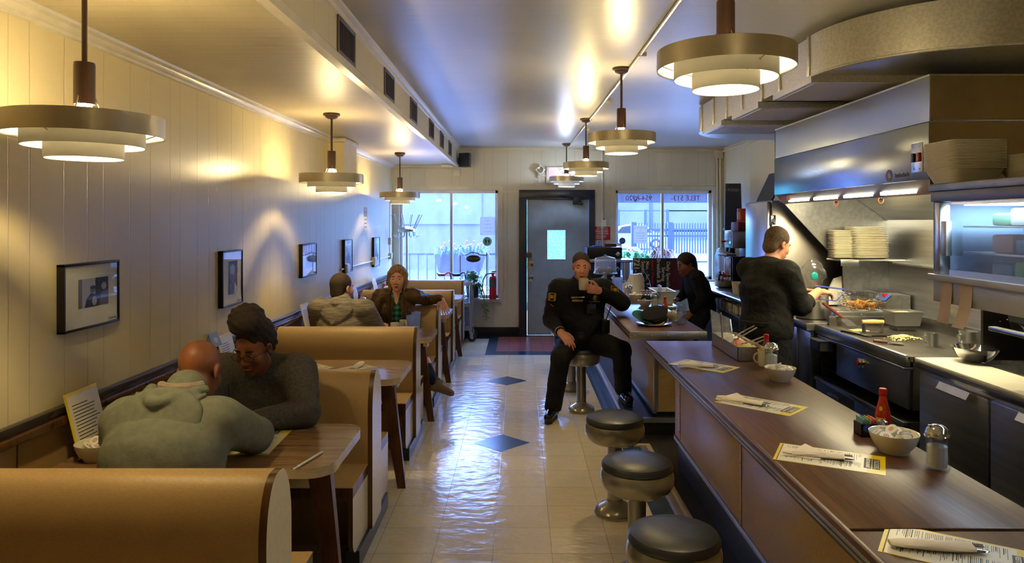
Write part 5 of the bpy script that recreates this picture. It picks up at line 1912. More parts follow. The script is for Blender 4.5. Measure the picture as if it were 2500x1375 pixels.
for k, (y, lb) in enumerate(((3.30, 'bagged bread loaf with tied end, nearer the griddle'), (3.06, 'bagged bread loaf behind the first in the steel tray'))):
    t = thing('bread_bag', lb, 'bread', (2.52, y, 1.17))
    b = MB(); b.sph((2.56, y, 1.185), (.13, .085, .06), 20); b.build('loaf', BR, t)
    rnd = random.Random(k)
    b = MB()
    vs, fs = [], []
    for i in range(10):
        s = i / 9
        for j in range(16):
            a = 2 * PI * j / 16
            rr = (.09 * math.sin(PI * (.5 + .38 * s)) + .006) * (1 + .22 * rnd.uniform(-1, 1)) if s < .8 else .03 + .05 * (s - .8) * 5 * rnd.uniform(.6, 1.2)
            vs.append((2.56 - .30 * s + .05, y + rr * math.cos(a) * 1.15, 1.19 + .07 * s + rr * math.sin(a)))
    for i in range(9):
        for j in range(16):
            fs.append((i * 16 + j, i * 16 + (j + 1) % 16, (i + 1) * 16 + (j + 1) % 16, (i + 1) * 16 + j))
    b.poly(vs, fs); b.build('bag', M['poly'], t, ang=20)

# foam boxes on the display refrigerator
def foam_tray_mesh(r):
    b = MB()
    def rg(s, z):
        pts = []
        q = r * s; c = .3 * q
        for cx, cy, a0 in ((q - c, q - c, 0), (-q + c, q - c, PI / 2), (-q + c, -q + c, PI), (q - c, -q + c, 1.5 * PI)):
            for i in range(4):
                a = a0 + PI / 2 * i / 3
                pts.append((cx + c * math.cos(a), cy + c * math.sin(a), z))
        return pts
    rs = [rg(.74, 0), rg(.95, .055), rg(1, .056), rg(1, .0605), rg(.93, .060), rg(.72, .004)]
    vs = [p for q in rs for p in q]; n = 16
    fs = [tuple(range(n - 1, -1, -1)), tuple(5 * n + i for i in range(n))]
    for j in range(5):
        for i in range(n):
            fs.append((j * n + i, j * n + (i + 1) % n, (j + 1) * n + (i + 1) % n, (j + 1) * n + i))
    b.poly(vs, fs)
    return b


fm = foam_tray_mesh(.115).build('foam_tray', M['foam']); fdata = fm.data
fi = 0
for (x, y, n, dz, s, lb, gr) in ((2.055, 3.30, 18, .0072, 1.12, 'foam takeout tray nested in the large stack on the glass cabinet, beside the hood', 'large foam stack'),
                                 (2.27, 3.16, 12, .0065, .78, 'foam bowl nested in the second stack on the glass cabinet', 'second foam stack'),
                                 (2.27, 2.93, 12, .0065, .78, 'foam bowl nested in the stack at the right frame edge', 'third foam stack')):
    for k in range(n):
        o = fm if fi == 0 else link('foam_tray', fdata)
        fi += 1
        o.location = (x, y, 1.8855 + k * dz)
        o.scale = (s, s, s)
        tag(o, lb, 'foam tray', gr)

# fryer with basket, control box
t = thing('deep_fryer', 'countertop deep fryer with wire basket of chips beyond the griddle', 'fryer', (2.65, 5.62, .93))
b = MB(); b.box(2.40, 2.92, 5.455, 5.78, .93, 1.02, .006); b.build('tank', M['steel'], t)
b = MB(); b.prism([(2.80, 1.02), (2.99, 1.02), (2.99, 1.14), (2.86, 1.14), (2.80, 1.085)], 'xz', 5.46, 5.66); cb = b.build('control_box', M['steelb'], t, smooth=False)
b = MB(); b.poly([(2.803, 5.48, 1.094), (2.853, 5.48, 1.141), (2.853, 5.64, 1.141), (2.803, 5.64, 1.094)], [(0, 1, 2, 3)]); b.build('control_label', mat('blue_control_label', rgb(50, 90, 180), .4), cb, smooth=False)
b = MB(); b.box(2.825, 2.85, 5.53, 5.57, 1.12, 1.145, .003); b.build('switch', M['red'], cb)
t = thing('fry_basket', 'wire fryer basket holding golden chips, with blue handle', 'basket', (2.64, 5.58, 1.02))
b = MB(); x0, x1, y0, y1, z0, z1 = 2.54, 2.785, 5.48, 5.70, 1.022, 1.15
for i in range(19):
    x = x0 + (x1 - x0) * i / 18
    b.tube([(x, y0, z1), (x, y0, z0), (x, y1, z0), (x, y1, z1)], .0013, 4)
for i in range(11):
    z = z0 + (z1 - z0) * i / 10
    b.tube([(x0, y0, z), (x1, y0, z), (x1, y1, z), (x0, y1, z), (x0, y0, z)], .0013 if i < 10 else .003, 4)
for i in range(12):
    y = y0 + (y1 - y0) * i / 11
    b.tube([(x0, y, z1), (x0, y, z0), (x1, y, z0), (x1, y, z1)], .0013, 4)
b.build('wire_mesh', M['chrome'], t)
BL_ = mat('blue_grip', rgb(70, 90, 190), .4)
b = MB(); b.tube([(x0, 5.56, z1), (x0 - .02, 5.56, 1.18), (2.30, 5.56, 1.205)], .006, 8); b.tube([(x0, 5.62, z1 - .02), (x0 - .05, 5.62, 1.08), (2.33, 5.60, 1.10)], .004, 8); b.build('handle', BL_, t)
rnd = random.Random(3)
b = MB()
for k in range(90):
    x, y = rnd.uniform(x0 + .03, x1 - .03), rnd.uniform(y0 + .03, y1 - .03)
    z = z0 + .01 + rnd.random() * .055 * (1 - abs(x - .5 * (x0 + x1)) * 5 * .5)
    b.M = Matrix.Translation((x, y, z)) @ Matrix.Rotation(rnd.uniform(0, 6), 4, 'Z') @ Matrix.Rotation(rnd.uniform(-.5, .5), 4, 'Y')
    b.box(-.028, .028, -.004, .004, -.004, .004)
b.M = None
tag(b.build('fried_potatoes', mat('golden_fries', rgb(222, 168, 70), .5, col2=rgb(190, 120, 40), vs=60), smooth=False), 'golden fried potato chips in the wire basket', 'food', kind='stuff')
b = MB(); b.poly([(2.46, 5.83, 1.03), (2.62, 5.83, 1.03), (2.62, 5.83, 1.26), (2.56, 5.83, 1.24), (2.46, 5.79, 1.03), (2.62, 5.79, 1.03), (2.62, 5.81, 1.26), (2.56, 5.81, 1.24)], [(0, 1, 2, 3), (7, 6, 5, 4), (0, 4, 5, 1), (1, 5, 6, 2), (2, 6, 7, 3), (3, 7, 4, 0)])
tag(b.build('folded_cloth', mat('white_cloth', rgb(226, 222, 210), .9), smooth=False), 'folded white cloth behind the fryer handle', 'cloth')

# side counter with stock pot
t = thing('side_table', 'stainless side table holding the stock pot beside the griddle', 'table', (2.5, 5.73, 0))
b = MB(); b.box(2.19, XR - .05, 5.455, 6.0, .87, .928, .004); b.build('top', M['steeld'], t)
b = MB(); b.box(2.25, XR - .06, 5.47, 6.0, .1, .87); b.build('body', M['steelb'], t, smooth=False)
b = MB(); b.box(2.235, 2.25, 5.49, 5.72, .14, .85, .004); b.box(2.235, 2.25, 5.76, 5.98, .14, .85, .004); b.build('door', M['steel'], t)
t = thing('stock_pot', 'large dented aluminium stock pot on the side table', 'pot', (2.35, 5.75, .93))
POT = mat('worn_aluminium', (.52, .50, .47, 1), .38, 1.0, vs=10, col2=(.44, .42, .40, 1), rvar=.15)
b = MB(); b.lathe([(0, 0), (.115, 0), (.124, .008), (.125, .21), (.130, .214), (.130, .220), (.121, .218), (.120, .012), (0, .008)], (2.35, 5.74, .93), 44); b.build('pot_body', POT, t)
for a in (R(-105), R(75)):
    b = MB(); c, s = math.cos(a), math.sin(a)
    pts = []
    for i in range(9):
        u = -1 + 2 * i / 8
        rr = .124 + .035 * (1 - u ** 4)
        pts.append((2.35 + rr * c - .05 * u * s, 5.74 + rr * s + .05 * u * c, .93 + .15 - .0 * abs(u)))
    pts[0] = (pts[0][0], pts[0][1], .93 + .11); pts[-1] = (pts[-1][0], pts[-1][1], .93 + .11)
    b.tube(pts, .006, 8); b.build('handle', M['steel'], t)

# tall refrigerator
t = thing('reach_in_refrigerator', 'tall stainless reach-in refrigerator behind the cook', 'refrigerator', (2.5, 6.3, 0))
b = MB(); b.box(2.13, 2.95, 6.03, 6.64, .06, 1.885, .004); b.build('body', mat('brown_reflection_steel', (.4, .37, .34, 1), .35, 1.0, rvar=.15), t)  # brown room reflection coloured into the stainless body
b = MB(); b.box(2.095, 2.128, 6.05, 6.63, .12, 1.875, .008); dr = b.build('door', M['steel'], t)
b = MB(); b.tube([(2.095, 6.56, 1.0), (2.06, 6.56, 1.02), (2.06, 6.56, 1.30), (2.095, 6.56, 1.32)], .01, 8); b.build('handle', M['chrome'], dr)
b = MB(); b.box(2.12, 2.16, 6.022, 6.04, 1.68, 1.76, .003); b.build('hinge', M['chrome'], t)
b = MB(); b.box(2.16, 2.9, 6.06, 6.6, 0, .06); b.build('plinth', M['base_black'], t, smooth=False)
b = MB(); b.lathe([(0, 0), (.014, 0), (.014, .006), (0, .007)], (2.42, 6.028, 1.66), 12, axis='y')
b.build('lock', M['black'], t)
# chalkboard leaning on top of it
t = thing('chalkboard', 'dark chalkboard leaning on top of the tall refrigerator', 'board', (2.17, 6.3, 1.886))
b = MB(); b.poly([(2.15, 6.10, 1.887), (2.15, 6.5, 1.887), (2.27, 6.5, 2.14), (2.27, 6.10, 2.14), (2.165, 6.10, 1.887), (2.165, 6.5, 1.887), (2.285, 6.5, 2.14), (2.285, 6.10, 2.14)], [(0, 1, 2, 3), (7, 6, 5, 4), (0, 4, 5, 1), (1, 5, 6, 2), (2, 6, 7, 3), (3, 7, 4, 0)])
b.build('slate', mat('slate', rgb(50, 54, 66), .5), t, smooth=False)
# ================================================================== pictures on the left wall
def photo_mat(name, seed):
    m, nt, b = base(name)
    n = noise(nt, coords(nt, (1, 6, 5)), 1.6 + seed * .3, 4.0, .6, 1.0)
    nt.links.new(ramp(nt, n, [(.38, rgb(40, 44, 52)), (.50, rgb(96, 98, 100)), (.62, rgb(190, 188, 180))]), b.inputs['Base Color'])
    b.inputs['Roughness'].default_value = .3
    return m


GREY = [mat('photo_grey_%s' % n, rgb(v, v, v + 4), .4) for n, v in (('dark', 44), ('mid', 110), ('light', 180), ('pale', 206))]


M['matboard'] = mat('cream_mat_board', rgb(236, 233, 224), .6)


def picture(label, y0, y1, z0, z1, inner, kind):
    t = thing('framed_photograph', label, 'picture', (XL, (y0 + y1) / 2, (z0 + z1) / 2), 0, 'framed photographs on the left wall')
    x = XL
    b = MB()
    for a, c, e, f in ((y0, y0 + .010, z0, z1), (y1 - .010, y1, z0, z1), (y0, y1, z0, z0 + .010), (y0, y1, z1 - .010, z1)):
        b.box(x, x + .032, a, c, e, f, .001)
    b.build('frame', M['black'], t)
    b = MB(); b.box(x, x + .024, y0 + .008, y1 - .008, z0 + .008, z1 - .008); b.build('mat_board', M['matboard'], t, smooth=False)
    a0, a1, e0, e1 = inner
    b = MB(); b.box(x + .0235, x + .0245, a0, a1, e0, e1, m=2)
    w_, h_ = a1 - a0, e1 - e0

    def blob(pts, m, k=0):
        vs = [(x + .0247 + k * .0002, a0 + u * w_, e0 + v * h_) for u, v in pts]
        b.poly(vs, [tuple(range(len(vs)))], m)
    def oval(cu, cv, ru, rv, m, k):
        blob([(cu + ru * math.cos(2 * PI * i / 18), cv + rv * math.sin(2 * PI * i / 18)) for i in range(18)], m, k)
    if kind == 0:
        blob([(0, 0), (.12, 0), (.12, 1), (0, 1)], 1, 0); blob([(.55, 0), (1, 0), (1, 1), (.55, 1)], 0, 0)
        blob([(.2, 0), (.26, .3), (.40, .48), (.56, .42), (.68, .2), (.70, 0)], 0, 1); oval(.46, .60, .085, .13, 1, 2); oval(.46, .68, .09, .06, 0, 3)
        oval(.52, .2, .08, .16, 2, 2); blob([(.68, 0), (.74, .45), (.98, .55), (.98, 0)], 1, 2); oval(.84, .68, .09, .13, 2, 2)
    elif kind == 1:
        blob([(0, .0), (1, 0), (1, 1), (0, 1)], 0, 0); oval(.45, .62, .30, .28, 1, 1); oval(.45, .74, .28, .16, 2, 2); blob([(.05, 0), (.2, .32), (.45, .38), (.8, .35), (1, .1), (1, 0)], 1, 2); blob([(.6, 0), (.7, .33), (.95, .2), (1, 0)], 3, 3)
    else:
        blob([(0, 0), (1, 0), (1, .5), (0, .45)], 1, 0); oval(.5, .5, .2, .28, 0, 1); oval(.5, .75, .12, .14, 1, 2)
    b.build('photo', GREY, t, smooth=False)
    b = MB(); b.box(x + .0235, x + .0262, y1 - .082, y1 - .012, z0 + .012, z0 + .036); cap = b.build('caption_card', M['paper'], t, smooth=False)
    b = MB()
    for k in range(6):
        b.box(x + .0262, x + .0264, y1 - .076 + k * .010, y1 - .069 + k * .010, z0 + .02, z0 + .026)
    b.build('caption_print', M['ink'], cap, smooth=False)
    b = MB(); b.box(x + .027, x + .0285, y0 + .009, y1 - .009, z0 + .009, z1 - .009); b.build('pane', M['winglass'], t, smooth=False)


picture('nearest framed black-and-white photograph, wide, of two people', 2.92, 3.325, 1.245, 1.53, (3.025, 3.245, 1.335, 1.46), 0)
picture('tall framed photograph of an old man\'s face, second along the wall', 4.48, 4.805, 1.16, 1.52, (4.58, 4.725, 1.235, 1.45), 1)
picture('framed photograph third along the wall, above the man in the marled hoodie', 6.12, 6.55, 1.22, 1.51, (6.22, 6.45, 1.30, 1.44), 2)
picture('framed photograph fourth along the wall, before the raceway outlet', 7.60, 7.95, 1.15, 1.51, (7.67, 7.88, 1.23, 1.44), 2)
picture('farthest framed photograph, nearest the left window', 9.13, 9.50, 1.12, 1.50, (9.21, 9.42, 1.2, 1.42), 2)
b = MB(); b.box(XL, XL + .002, 8.66, 8.84, 1.60, 1.88)
t = b.build('paper_notice', M['paper'], smooth=False); tag(t, 'pale paper notice taped on the left wall above the pictures', 'notice')
b = MB()
for k in range(5):
    b.box(XL + .002, XL + .0026, 8.69, 8.81, 1.63 + .045 * k, 1.645 + .045 * k)
b.build('print', GREY[1], t, smooth=False)

# ================================================================== far wall fittings
t = thing('exit_sign', 'white exit sign with red letters on the far wall, behind the lamps', 'sign', (.62, YF, 2.4))
b = MB(); b.box(.385, .85, YF - .055, YF, 2.265, 2.515, .008); b.build('sign_box', M['plastic_w'], t)
text('lettering', 'EXIT', .235, frame_M((.62, YF - .0565, 2.405), (1, 0, 0), (0, 0, 1)), emit('exit_red', (1, .02, .05, 1), .9), t, bold=.004, sx=.86)
t = thing('emergency_light', 'square emergency light tilted on its corner beside the exit sign', 'lamp', (.27, YF, 2.43))
EM = Matrix.Translation((.295, YF - .09, 2.465)) @ Matrix.Rotation(R(45), 4, 'Y')
b = MB(EM); b.box(-.055, .055, -.03, .04, -.055, .055, .01); b.build('lamp_head', M['plastic_w'], t)
b = MB(EM); b.lathe([(0, -.030), (.046, -.032), (.044, -.036), (.02, -.033), (0, -.036)], n=20, axis='y'); b.build('lens', M['chrome'], t)
b = MB(); b.box(.26, .29, YF - .06, YF, 2.35, 2.42, .006); b.tube([(.33, YF - .02, 2.38), (.39, YF - .03, 2.38)], .012, 8); b.tube([(.28, YF - .012, 2.36), (.275, YF - .012, 2.28), (.235, YF - .012, 2.235)], .007, 6); b.build('bracket', M['plastic_w'], t)
t = thing('warning_sign', 'red bilingual warning sign on the far wall beside the conduit', 'sign', (1.215, YF, 1.52))
b = MB(); b.box(1.095, 1.34, YF - .008, YF - .003, 1.43, 1.625); b.build('sign_plate', M['redsign'], t, smooth=False)
FM_ = lambda x, z: frame_M((x, YF - .0085, z), (1, 0, 0), (0, 0, 1))
text('lettering', 'WARNING', .030, FM_(1.225, 1.604), M['paper'], t, bold=.0008)
text('lettering', 'ADVERTENCIA', .026, FM_(1.225, 1.522), M['paper'], t, bold=.0008)
b = MB()
b.poly([(1.135, YF - .0088, 1.595), (1.158, YF - .0088, 1.595), (1.1465, YF - .0088, 1.614)], [(0, 1, 2)]); b.poly([(1.112, YF - .0088, 1.513), (1.132, YF - .0088, 1.513), (1.122, YF - .0088, 1.531)], [(0, 1, 2)])
for z in (1.58, 1.568, 1.556, 1.544, 1.498, 1.486, 1.474, 1.462, 1.45):
    b.box(1.115, 1.115 + .2 * random.uniform(.7, 1), YF - .0088, YF - .0082, z - .003, z + .002)
b.build('fine_print', M['paper'], t, smooth=False)
b = MB(); b.box(1.225, 1.275, YF - .034, YF - .032, 1.63, 1.73); b.box(1.23, 1.25, YF - .036, YF - .03, 1.73, 1.75, m=1)
tag(b.build('hang_tag', [M['paper'], M['red']], smooth=False), 'white tag with a red top hanging on the conduit', 'tag')
b = MB(); b.box(1.30, 1.38, YF - .02, YF, 1.33, 1.42, .006)
tag(b.build('wall_outlet', M['trim']), 'cream outlet plate under the red warning sign', 'outlet')

# notices on the window glass
def notice(name, x0, x1, z0, z1, label, lines, mt=None, y=None, back=True):
    y = YF + .078 if y is None else y
    t = thing(name, label, 'notice', ((x0 + x1) / 2, y, (z0 + z1) / 2))
    b = MB(); b.box(x0, x1, y - .0012, y, z0, z1); b.build('sheet', mt or M['thinpaper'], t, smooth=False)
    n = len(lines)
    for i, s in enumerate(lines):
        z = z1 - (z1 - z0) * (i + 1) / (n + 1)
        text('lettering', s, .021, frame_M(((x0 + x1) / 2, y - .0016, z), (-1, 0, 0) if back else (1, 0, 0), (0, 0, 1)), GREY[1], t)
    return t


def flip_text(t):
    pass


notice('window_notice', -.60, -.375, 1.50, 1.77, 'white hours notice on the left window, seen from behind', ["Tucker's", 'Fall Hours', 'Mon - Sat 7 - 3', 'Sunday 7 - 2'])
notice('window_notice', 1.70, 1.905, 1.375, 1.645, 'white notice on the right window, seen from behind', ['Sign on Right Window', 'for', 'GUEST PARKING', 'Please be careful', 'PARKING IS', 'Available in the rear'])
t = thing('round_sticker', 'pale green round restroom sticker on the left window', 'sticker', (-.49, YF + .078, 1.38))
b = MB(); b.lathe([(0, -.002), (.068, -.002), (.068, 0), (0, 0)], (-.492, YF + .078, 1.405), 32, axis='y'); b.build('disc', mat('pale_green', rgb(150, 214, 200), .5), t)
b = MB()
for x in (-.515, -.468):
    b.box(x - .01, x + .01, YF + .0745, YF + .0755, 1.385, 1.425); b.lathe([(0, -.0035), (.008, -.0035), (.008, -.0025)], (x, YF + .078, 1.434), 12, axis='y')
    for dx in (-.007, .007):
        b.box(x + dx - .003, x + dx + .003, YF + .0745, YF + .0755, 1.362, 1.386)
    b.box(x - .022, x + .022, YF + .0745, YF + .0755, 1.412, 1.418)
b.build('figures', M['navy'], t, smooth=False)
t = thing('round_sticker', 'dark blue round wifi sticker on the right window', 'sticker', (1.525, YF + .078, 1.42))
b = MB(); b.lathe([(0, -.002), (.048, -.002), (.048, 0), (0, 0)], (1.53, YF + .078, 1.415), 28, axis='y'); b.build('disc', mat('blue_disc', rgb(40, 80, 130), .5), t)
text('lettering', 'WiFi', .036, frame_M((1.53, YF + .0755, 1.405), (-1, 0, 0), (0, 0, 1)), GREY[2], t)
t = thing('card_sticker', 'strip of coloured payment stickers in the right window corner', 'sticker', (1.5, YF + .078, 1.2))
b = MB()
for k in range(6):
    b.box(1.468, 1.52, YF + .0765, YF + .078, 1.13 + k * .042, 1.168 + k * .042, m=k % 3)
b.build('strip', [M['navy'], M['redsign'], GREY[2]], t, smooth=False)
# frosted top band with the telephone number, lettered to be read from outside
t = thing('window_lettering', 'frosted band with a hand-lettered telephone number across the right window', 'lettering', (2.13, YF + .09, 2.0))
b = MB(); b.box(1.47, 2.105, YF + .0875, YF + .0885, 1.985, 2.125); b.box(2.155, 2.81, YF + .0875, YF + .0885, 1.985, 2.125)
b.build('frosted_band', glass('frosted_band', (.42, .42, .46, 1), .05, .3, .45, (.30, .29, .31, 1)), t, smooth=False)
RD = mat('red_brown_lettering', rgb(190, 50, 80), .6)
def back_text(s, x, z, size, mt, par, sx=1.0):
    return text('lettering', s, size, frame_M((x, YF + .0868, z), (-1, 0, 0), (0, 0, 1)), mt, par, sx=sx)
back_text('TELE 513-', 2.48, 2.052, .105, RD, t, 1.0)
back_text('954-8920', 1.78, 2.052, .105, RD, t, 1.0)
b = MB(); b.box(1.71, 1.722, YF + .084, YF + .0868, 2.0, 2.03); b.box(1.727, 1.740, YF + .084, YF + .0868, 2.0, 2.04)
b.build('blue_tape', mat('blue_tape', rgb(20, 70, 200), .5), t, smooth=False)

# welcome stake with plants, extinguisher on the left sill
t = thing('welcome_plaque', 'oval welcome plaque on an iron stand in the left window', 'sign', (-.66, 10.52, .56))
b = MB(); b.tube([(-.885, 10.53, .561), (-.885, 10.53, 1.20), (-.80, 10.53, 1.21), (-.74, 10.53, 1.24), (-.69, 10.53, 1.247), (-.64, 10.53, 1.24), (-.58, 10.53, 1.21), (-.50, 10.53, 1.205)], .007, 8); b.tube([(-.495, 10.53, .561), (-.495, 10.53, 1.25)], .007, 8); b.build('stand', M['iron'], t)
b = MB(); b.lathe([(0, -.01), (.105, -.01), (.105, .006), (0, .006)], (0, 0, 0), 36, axis='y')
for v in b.bm.verts:
    v.co = Vector((-.69 + v.co.x, 10.525 + v.co.y, 1.155 + v.co.z * .5))
b.build('plaque', M['black'], t)
text('lettering', 'WELCOME', .042, frame_M((-.69, 10.5135, 1.155), (1, 0, 0), (0, 0, 1)), mat('grey_lettering', rgb(150, 150, 150), .5), t)
b = MB(); b.tube([(-.69, 10.525, 1.207), (-.69, 10.528, 1.245)], .003, 6); b.build('chain', M['iron'], t)
t = thing('spider_plant', 'trailing green spider plant in a dark pot on the left sill', 'plant', (-.68, 10.50, .56))
b = MB(); b.lathe([(0, .561), (.10, .561), (.11, .58), (0, .585)], (-.70, 10.5, 0), 28, m=1); b.lathe([(0, .585), (.085, .585), (.105, .76), (.098, .76), (.09, .73), (0, .73)], (-.70, 10.5, 0), 28)
b.build('pot', [M['navy'], M['white']], t)
b = MB(); cup_of_leaves(b, (-.70, 10.50, .74), 90, .08, .22, .26, .012, seed=31, droop=1.0); cup_of_leaves(b, (-.72, 10.50, .80), 40, .16, .2, .16, .026, seed=32, droop=.5)
b.build('foliage', M['leaf'], t)
b = MB(); cup_of_leaves(b, (-.66, 10.47, .74), 26, .06, .16, .3, .011, seed=33, droop=1.6)
b.build('striped_leaves', M['leafl'], t)
b = MB()
for k, (x, n) in enumerate(((-.52, 30), (-.85, 14))):
    b.tube([(x - .1, 10.49, .70), (x - .03, 10.53, .60), (x, 10.535, .50), (x + .01, 10.54, .28 if k == 0 else .36)], .003, 6)
    for j in range(n):
        z = .50 - (.24 if k == 0 else .14) * j / n
        a = random.uniform(0, PI); l = random.uniform(.04, .085)
        p = Vector((x + .005, 10.535, z))
        q = p + Vector((l * math.cos(a), -.03 * random.random(), l * .3 - .05))
        s = Vector((0, 0, .006))
        b.poly([p, (p + q) / 2 + s, q, (p + q) / 2 - s], [(0, 1, 2, 3)])
b.build('trailing_stem', M['leaf'], t)
t = thing('fire_extinguisher', 'red fire extinguisher standing on the left window sill', 'extinguisher', (-.39, 10.52, .56))
b = MB(); b.lathe([(0, .562), (.05, .562), (.053, .57), (.053, .735), (.053, .86), (.045, .895), (.02, .91), (.02, .93), (0, .93)], (-.405, 10.50, 0), 28); b.build('cylinder', mat('extinguisher_red', rgb(186, 22, 40), .3), t)
b = MB(); b.lathe([(.0535, .74), (.0535, .855)], (-.405, 10.50, 0), 28); b.build('body_label', mat('grey_label', rgb(70, 74, 84), .5), t)
b = MB(); b.box(-.44, -.37, 10.49, 10.51, .93, .95, .004); b.box(-.42, -.35, 10.49, 10.51, .955, .975, .004); b.build('valve', M['redsign'], t)
b = MB(); b.tube([(-.43, 10.49, .94), (-.50, 10.47, .93), (-.545, 10.47, .84), (-.555, 10.47, .74), (-.57, 10.48, .63)], .009, 8); b.build('hose', M['rubber'], t)

# coat rack in the left corner
t = thing('coat_rack', 'steel coat rack with crown of hooks in the left corner', 'coat rack', (-1.685, 10.28, 0))
cx, cy = -1.645, 10.34
b = MB(); b.tube([(cx, cy, .03), (cx, cy, 1.55)], .016, 12); b.lathe([(0, 0), (.14, 0), (.14, .012), (.03, .03), (0, .03)], (cx, cy, 0), 24); b.build('pole', M['steel'], t)
b = MB(); b.lathe([(0, 1.545), (.105, 1.545), (.125, 1.56), (.125, 1.59), (.10, 1.605), (.04, 1.63), (0, 1.635)], (cx, cy, 0), 28); b.build('crown', M['steel'], t)
b = MB()
for k in range(10):
    a = 2 * PI * k / 10 + .2
    c, s = math.cos(a), math.sin(a)
    b.tube([(cx + .11 * c, cy + .11 * s, 1.58), (cx + .17 * c, cy + .17 * s, 1.70), (cx + .22 * c, cy + .22 * s, 1.80)], .005, 6)
    b.sph((cx + .222 * c, cy + .222 * s, 1.803), .009, 8)
    b.tube([(cx + .11 * c, cy + .11 * s, 1.56), (cx + .12 * c, cy + .12 * s, 1.49), (cx + .16 * c, cy + .16 * s, 1.475), (cx + .185 * c, cy + .185 * s, 1.50)], .005, 6)
    b.sph((cx + .187 * c, cy + .187 * s, 1.503), .008, 8)
b.build('hooks', M['steel'], t)

# service cart behind the last booth with coffee pots
t = thing('service_cart', 'stainless service cart on casters between last booth and window', 'cart', (-1.0, 10.27, 0))
b = MB()
for x in (-1.42, -.70):
    for y in (10.08, 10.42):
        b.tube([(x, y, .12), (x, y, .82)], .024, 12)
each(b, 'post', M['steel'], t)
for z in (.16, .50, .80):
    b = MB(); b.box(-1.44, -.68, 10.06, 10.44, z, z + .02, .004); b.box(-1.44, -.68, 10.06, 10.07, z + .02, z + .05); b.box(-1.44, -.68, 10.43, 10.44, z + .02, z + .05); b.box(-.69, -.68, 10.06, 10.44, z + .02, z + .05); b.build('shelf', M['steel'], t, smooth=False)
b = MB(); b.tube([(-.70, 10.08, .80), (-.62, 10.08, .83), (-.62, 10.42, .83), (-.70, 10.42, .80)], .011, 8); b.build('push_handle', M['chrome'], t)
for x in (-1.42, -.70):
    for y in (10.08, 10.40):
        b = MB(); b.lathe([(0, -.016), (.055, -.016), (.06, -.01), (.06, .01), (.055, .016), (0, .016)], (x + .02, y, .062), 20, axis='y'); wh = b.build('caster', M['rubber'], t)
        b = MB(); b.box(x - .01, x + .035, y - .024, y - .018, .055, .13); b.lathe([(0, -.02), (.02, -.02), (.02, -.016)], (x + .02, y, .062), 12, axis='y'); b.build('caster_fork', M['steel'], wh)
b = MB(); b.box(-1.36, -.80, 10.10, 10.40, .18, .27, .03); tag(b.build('linen_bundle', mat('blue_white_linen', rgb(176, 196, 226), .8, bump=.8, bs=30)), 'folded pale linen on the bottom shelf of the service cart', 'linen')


def coffee_pot(label, x, y, z, mm):
    t = thing('coffee_pot', label, 'coffee pot', (x, y, z))
    b = MB(); b.lathe([(0, 0), (.06, .0), (.075, .02), (.078, .045), (.062, .085), (.05, .10), (0, .10)], (x, y, z), 24); b.build('globe', M['glass'], t)
    b = MB(); b.lathe([(.052, .095), (.055, .10), (.058, .128), (.05, .13), (0, .125)], (x, y, z), 24); b.prism([(x - .05, z + .10), (x - .075, z + .145), (x - .04, z + .13)], 'xz', y - .015, y + .015)
    b.tube([(x + .05, y, z + .12), (x + .085, y, z + .145), (x + .12, y, z + .14), (x + .13, y, z + .10), (x + .135, y, z + .05)], [.012, .012, .011, .010, .010], 8); b.build('collar_and_handle', mm, t)


coffee_pot('glass coffee pot with red collar and handle on the service cart', -1.13, 10.25, .825, M['red'])
coffee_pot('glass coffee pot with black collar on the service cart', -.92, 10.25, .825, M['black'])
for k, x in enumerate((-.80, -.735)):
    b = MB(); b.lathe([(0, 0), (.03, 0), (.04, .03), (.045, .09), (.03, .13), (0, .135)], (x, 10.2 + .1 * k, .825), 18)
    tag(b.build('glass_jug', M['glass']), ('clear glass jug beside the black-collared coffee pot', 'clear glass jug at the aisle corner of the service cart')[k], 'jug')

# ================================================================== end of the far counter
t = thing('display_stand', 'black display stand with mirrored diamonds and steel shelf by the door', 'stand', (1.15, 9.85, 0))
b = MB(); b.box(.93, 1.37, 9.72, 10.1, 0, 1.15); b.build('body', mat('dark_red_panel', rgb(70, 24, 26), .4), t, smooth=False)
b = MB(); b.box(.91, 1.39, 9.70, 10.12, 1.20, 1.355, .01); b.box(.95, 1.36, 9.715, 9.72, .88, 1.15); b.build('top_box', M['black'], t)
b = MB()
for k, (x, z) in enumerate(((1.06, 1.06), (1.20, 1.06), (1.33, 1.06), (1.33, 1.26), (1.13, .94), (1.27, .94))):
    r_ = .035
    yy = 9.712 if z < 1.2 else 9.697
    b.poly([(x - r_, yy, z), (x, yy - .012, z + .01), (x, yy, z + r_), (x + r_, yy, z), (x, yy, z - r_)], [(0, 1, 4), (0, 2, 1), (2, 3, 1), (3, 4, 1)])
b.build('mirror_diamonds', M['chrome'], t, smooth=False)
b = MB(); b.box(.92, 1.52, 9.55, 9.95, 1.155, 1.195, .012); b.build('shelf', M['steel'], t)
b = MB(); b.tube([(1.45, 9.7, .0), (1.45, 9.7, 1.155)], .055, 20); b.build('post', M['steel'], t)
for k, (x0, x1, y0, y1, h, mm, nm, lb) in enumerate(((1.0, 1.13, 9.8, 9.95, .012, mat('blue_box', rgb(30, 90, 180), .5), 'pad', 'flat blue pad on top of the black display stand'), (1.17, 1.33, 9.85, 10.0, .045, mat('brown_box', rgb(110, 60, 40), .6), 'card_box', 'small brown box on top of the black display stand'))):
    b = MB(); b.box(x0, x1, y0, y1, 1.355, 1.355 + h, .003); tag(b.build(nm, mm), lb, nm.replace('_', ' '))
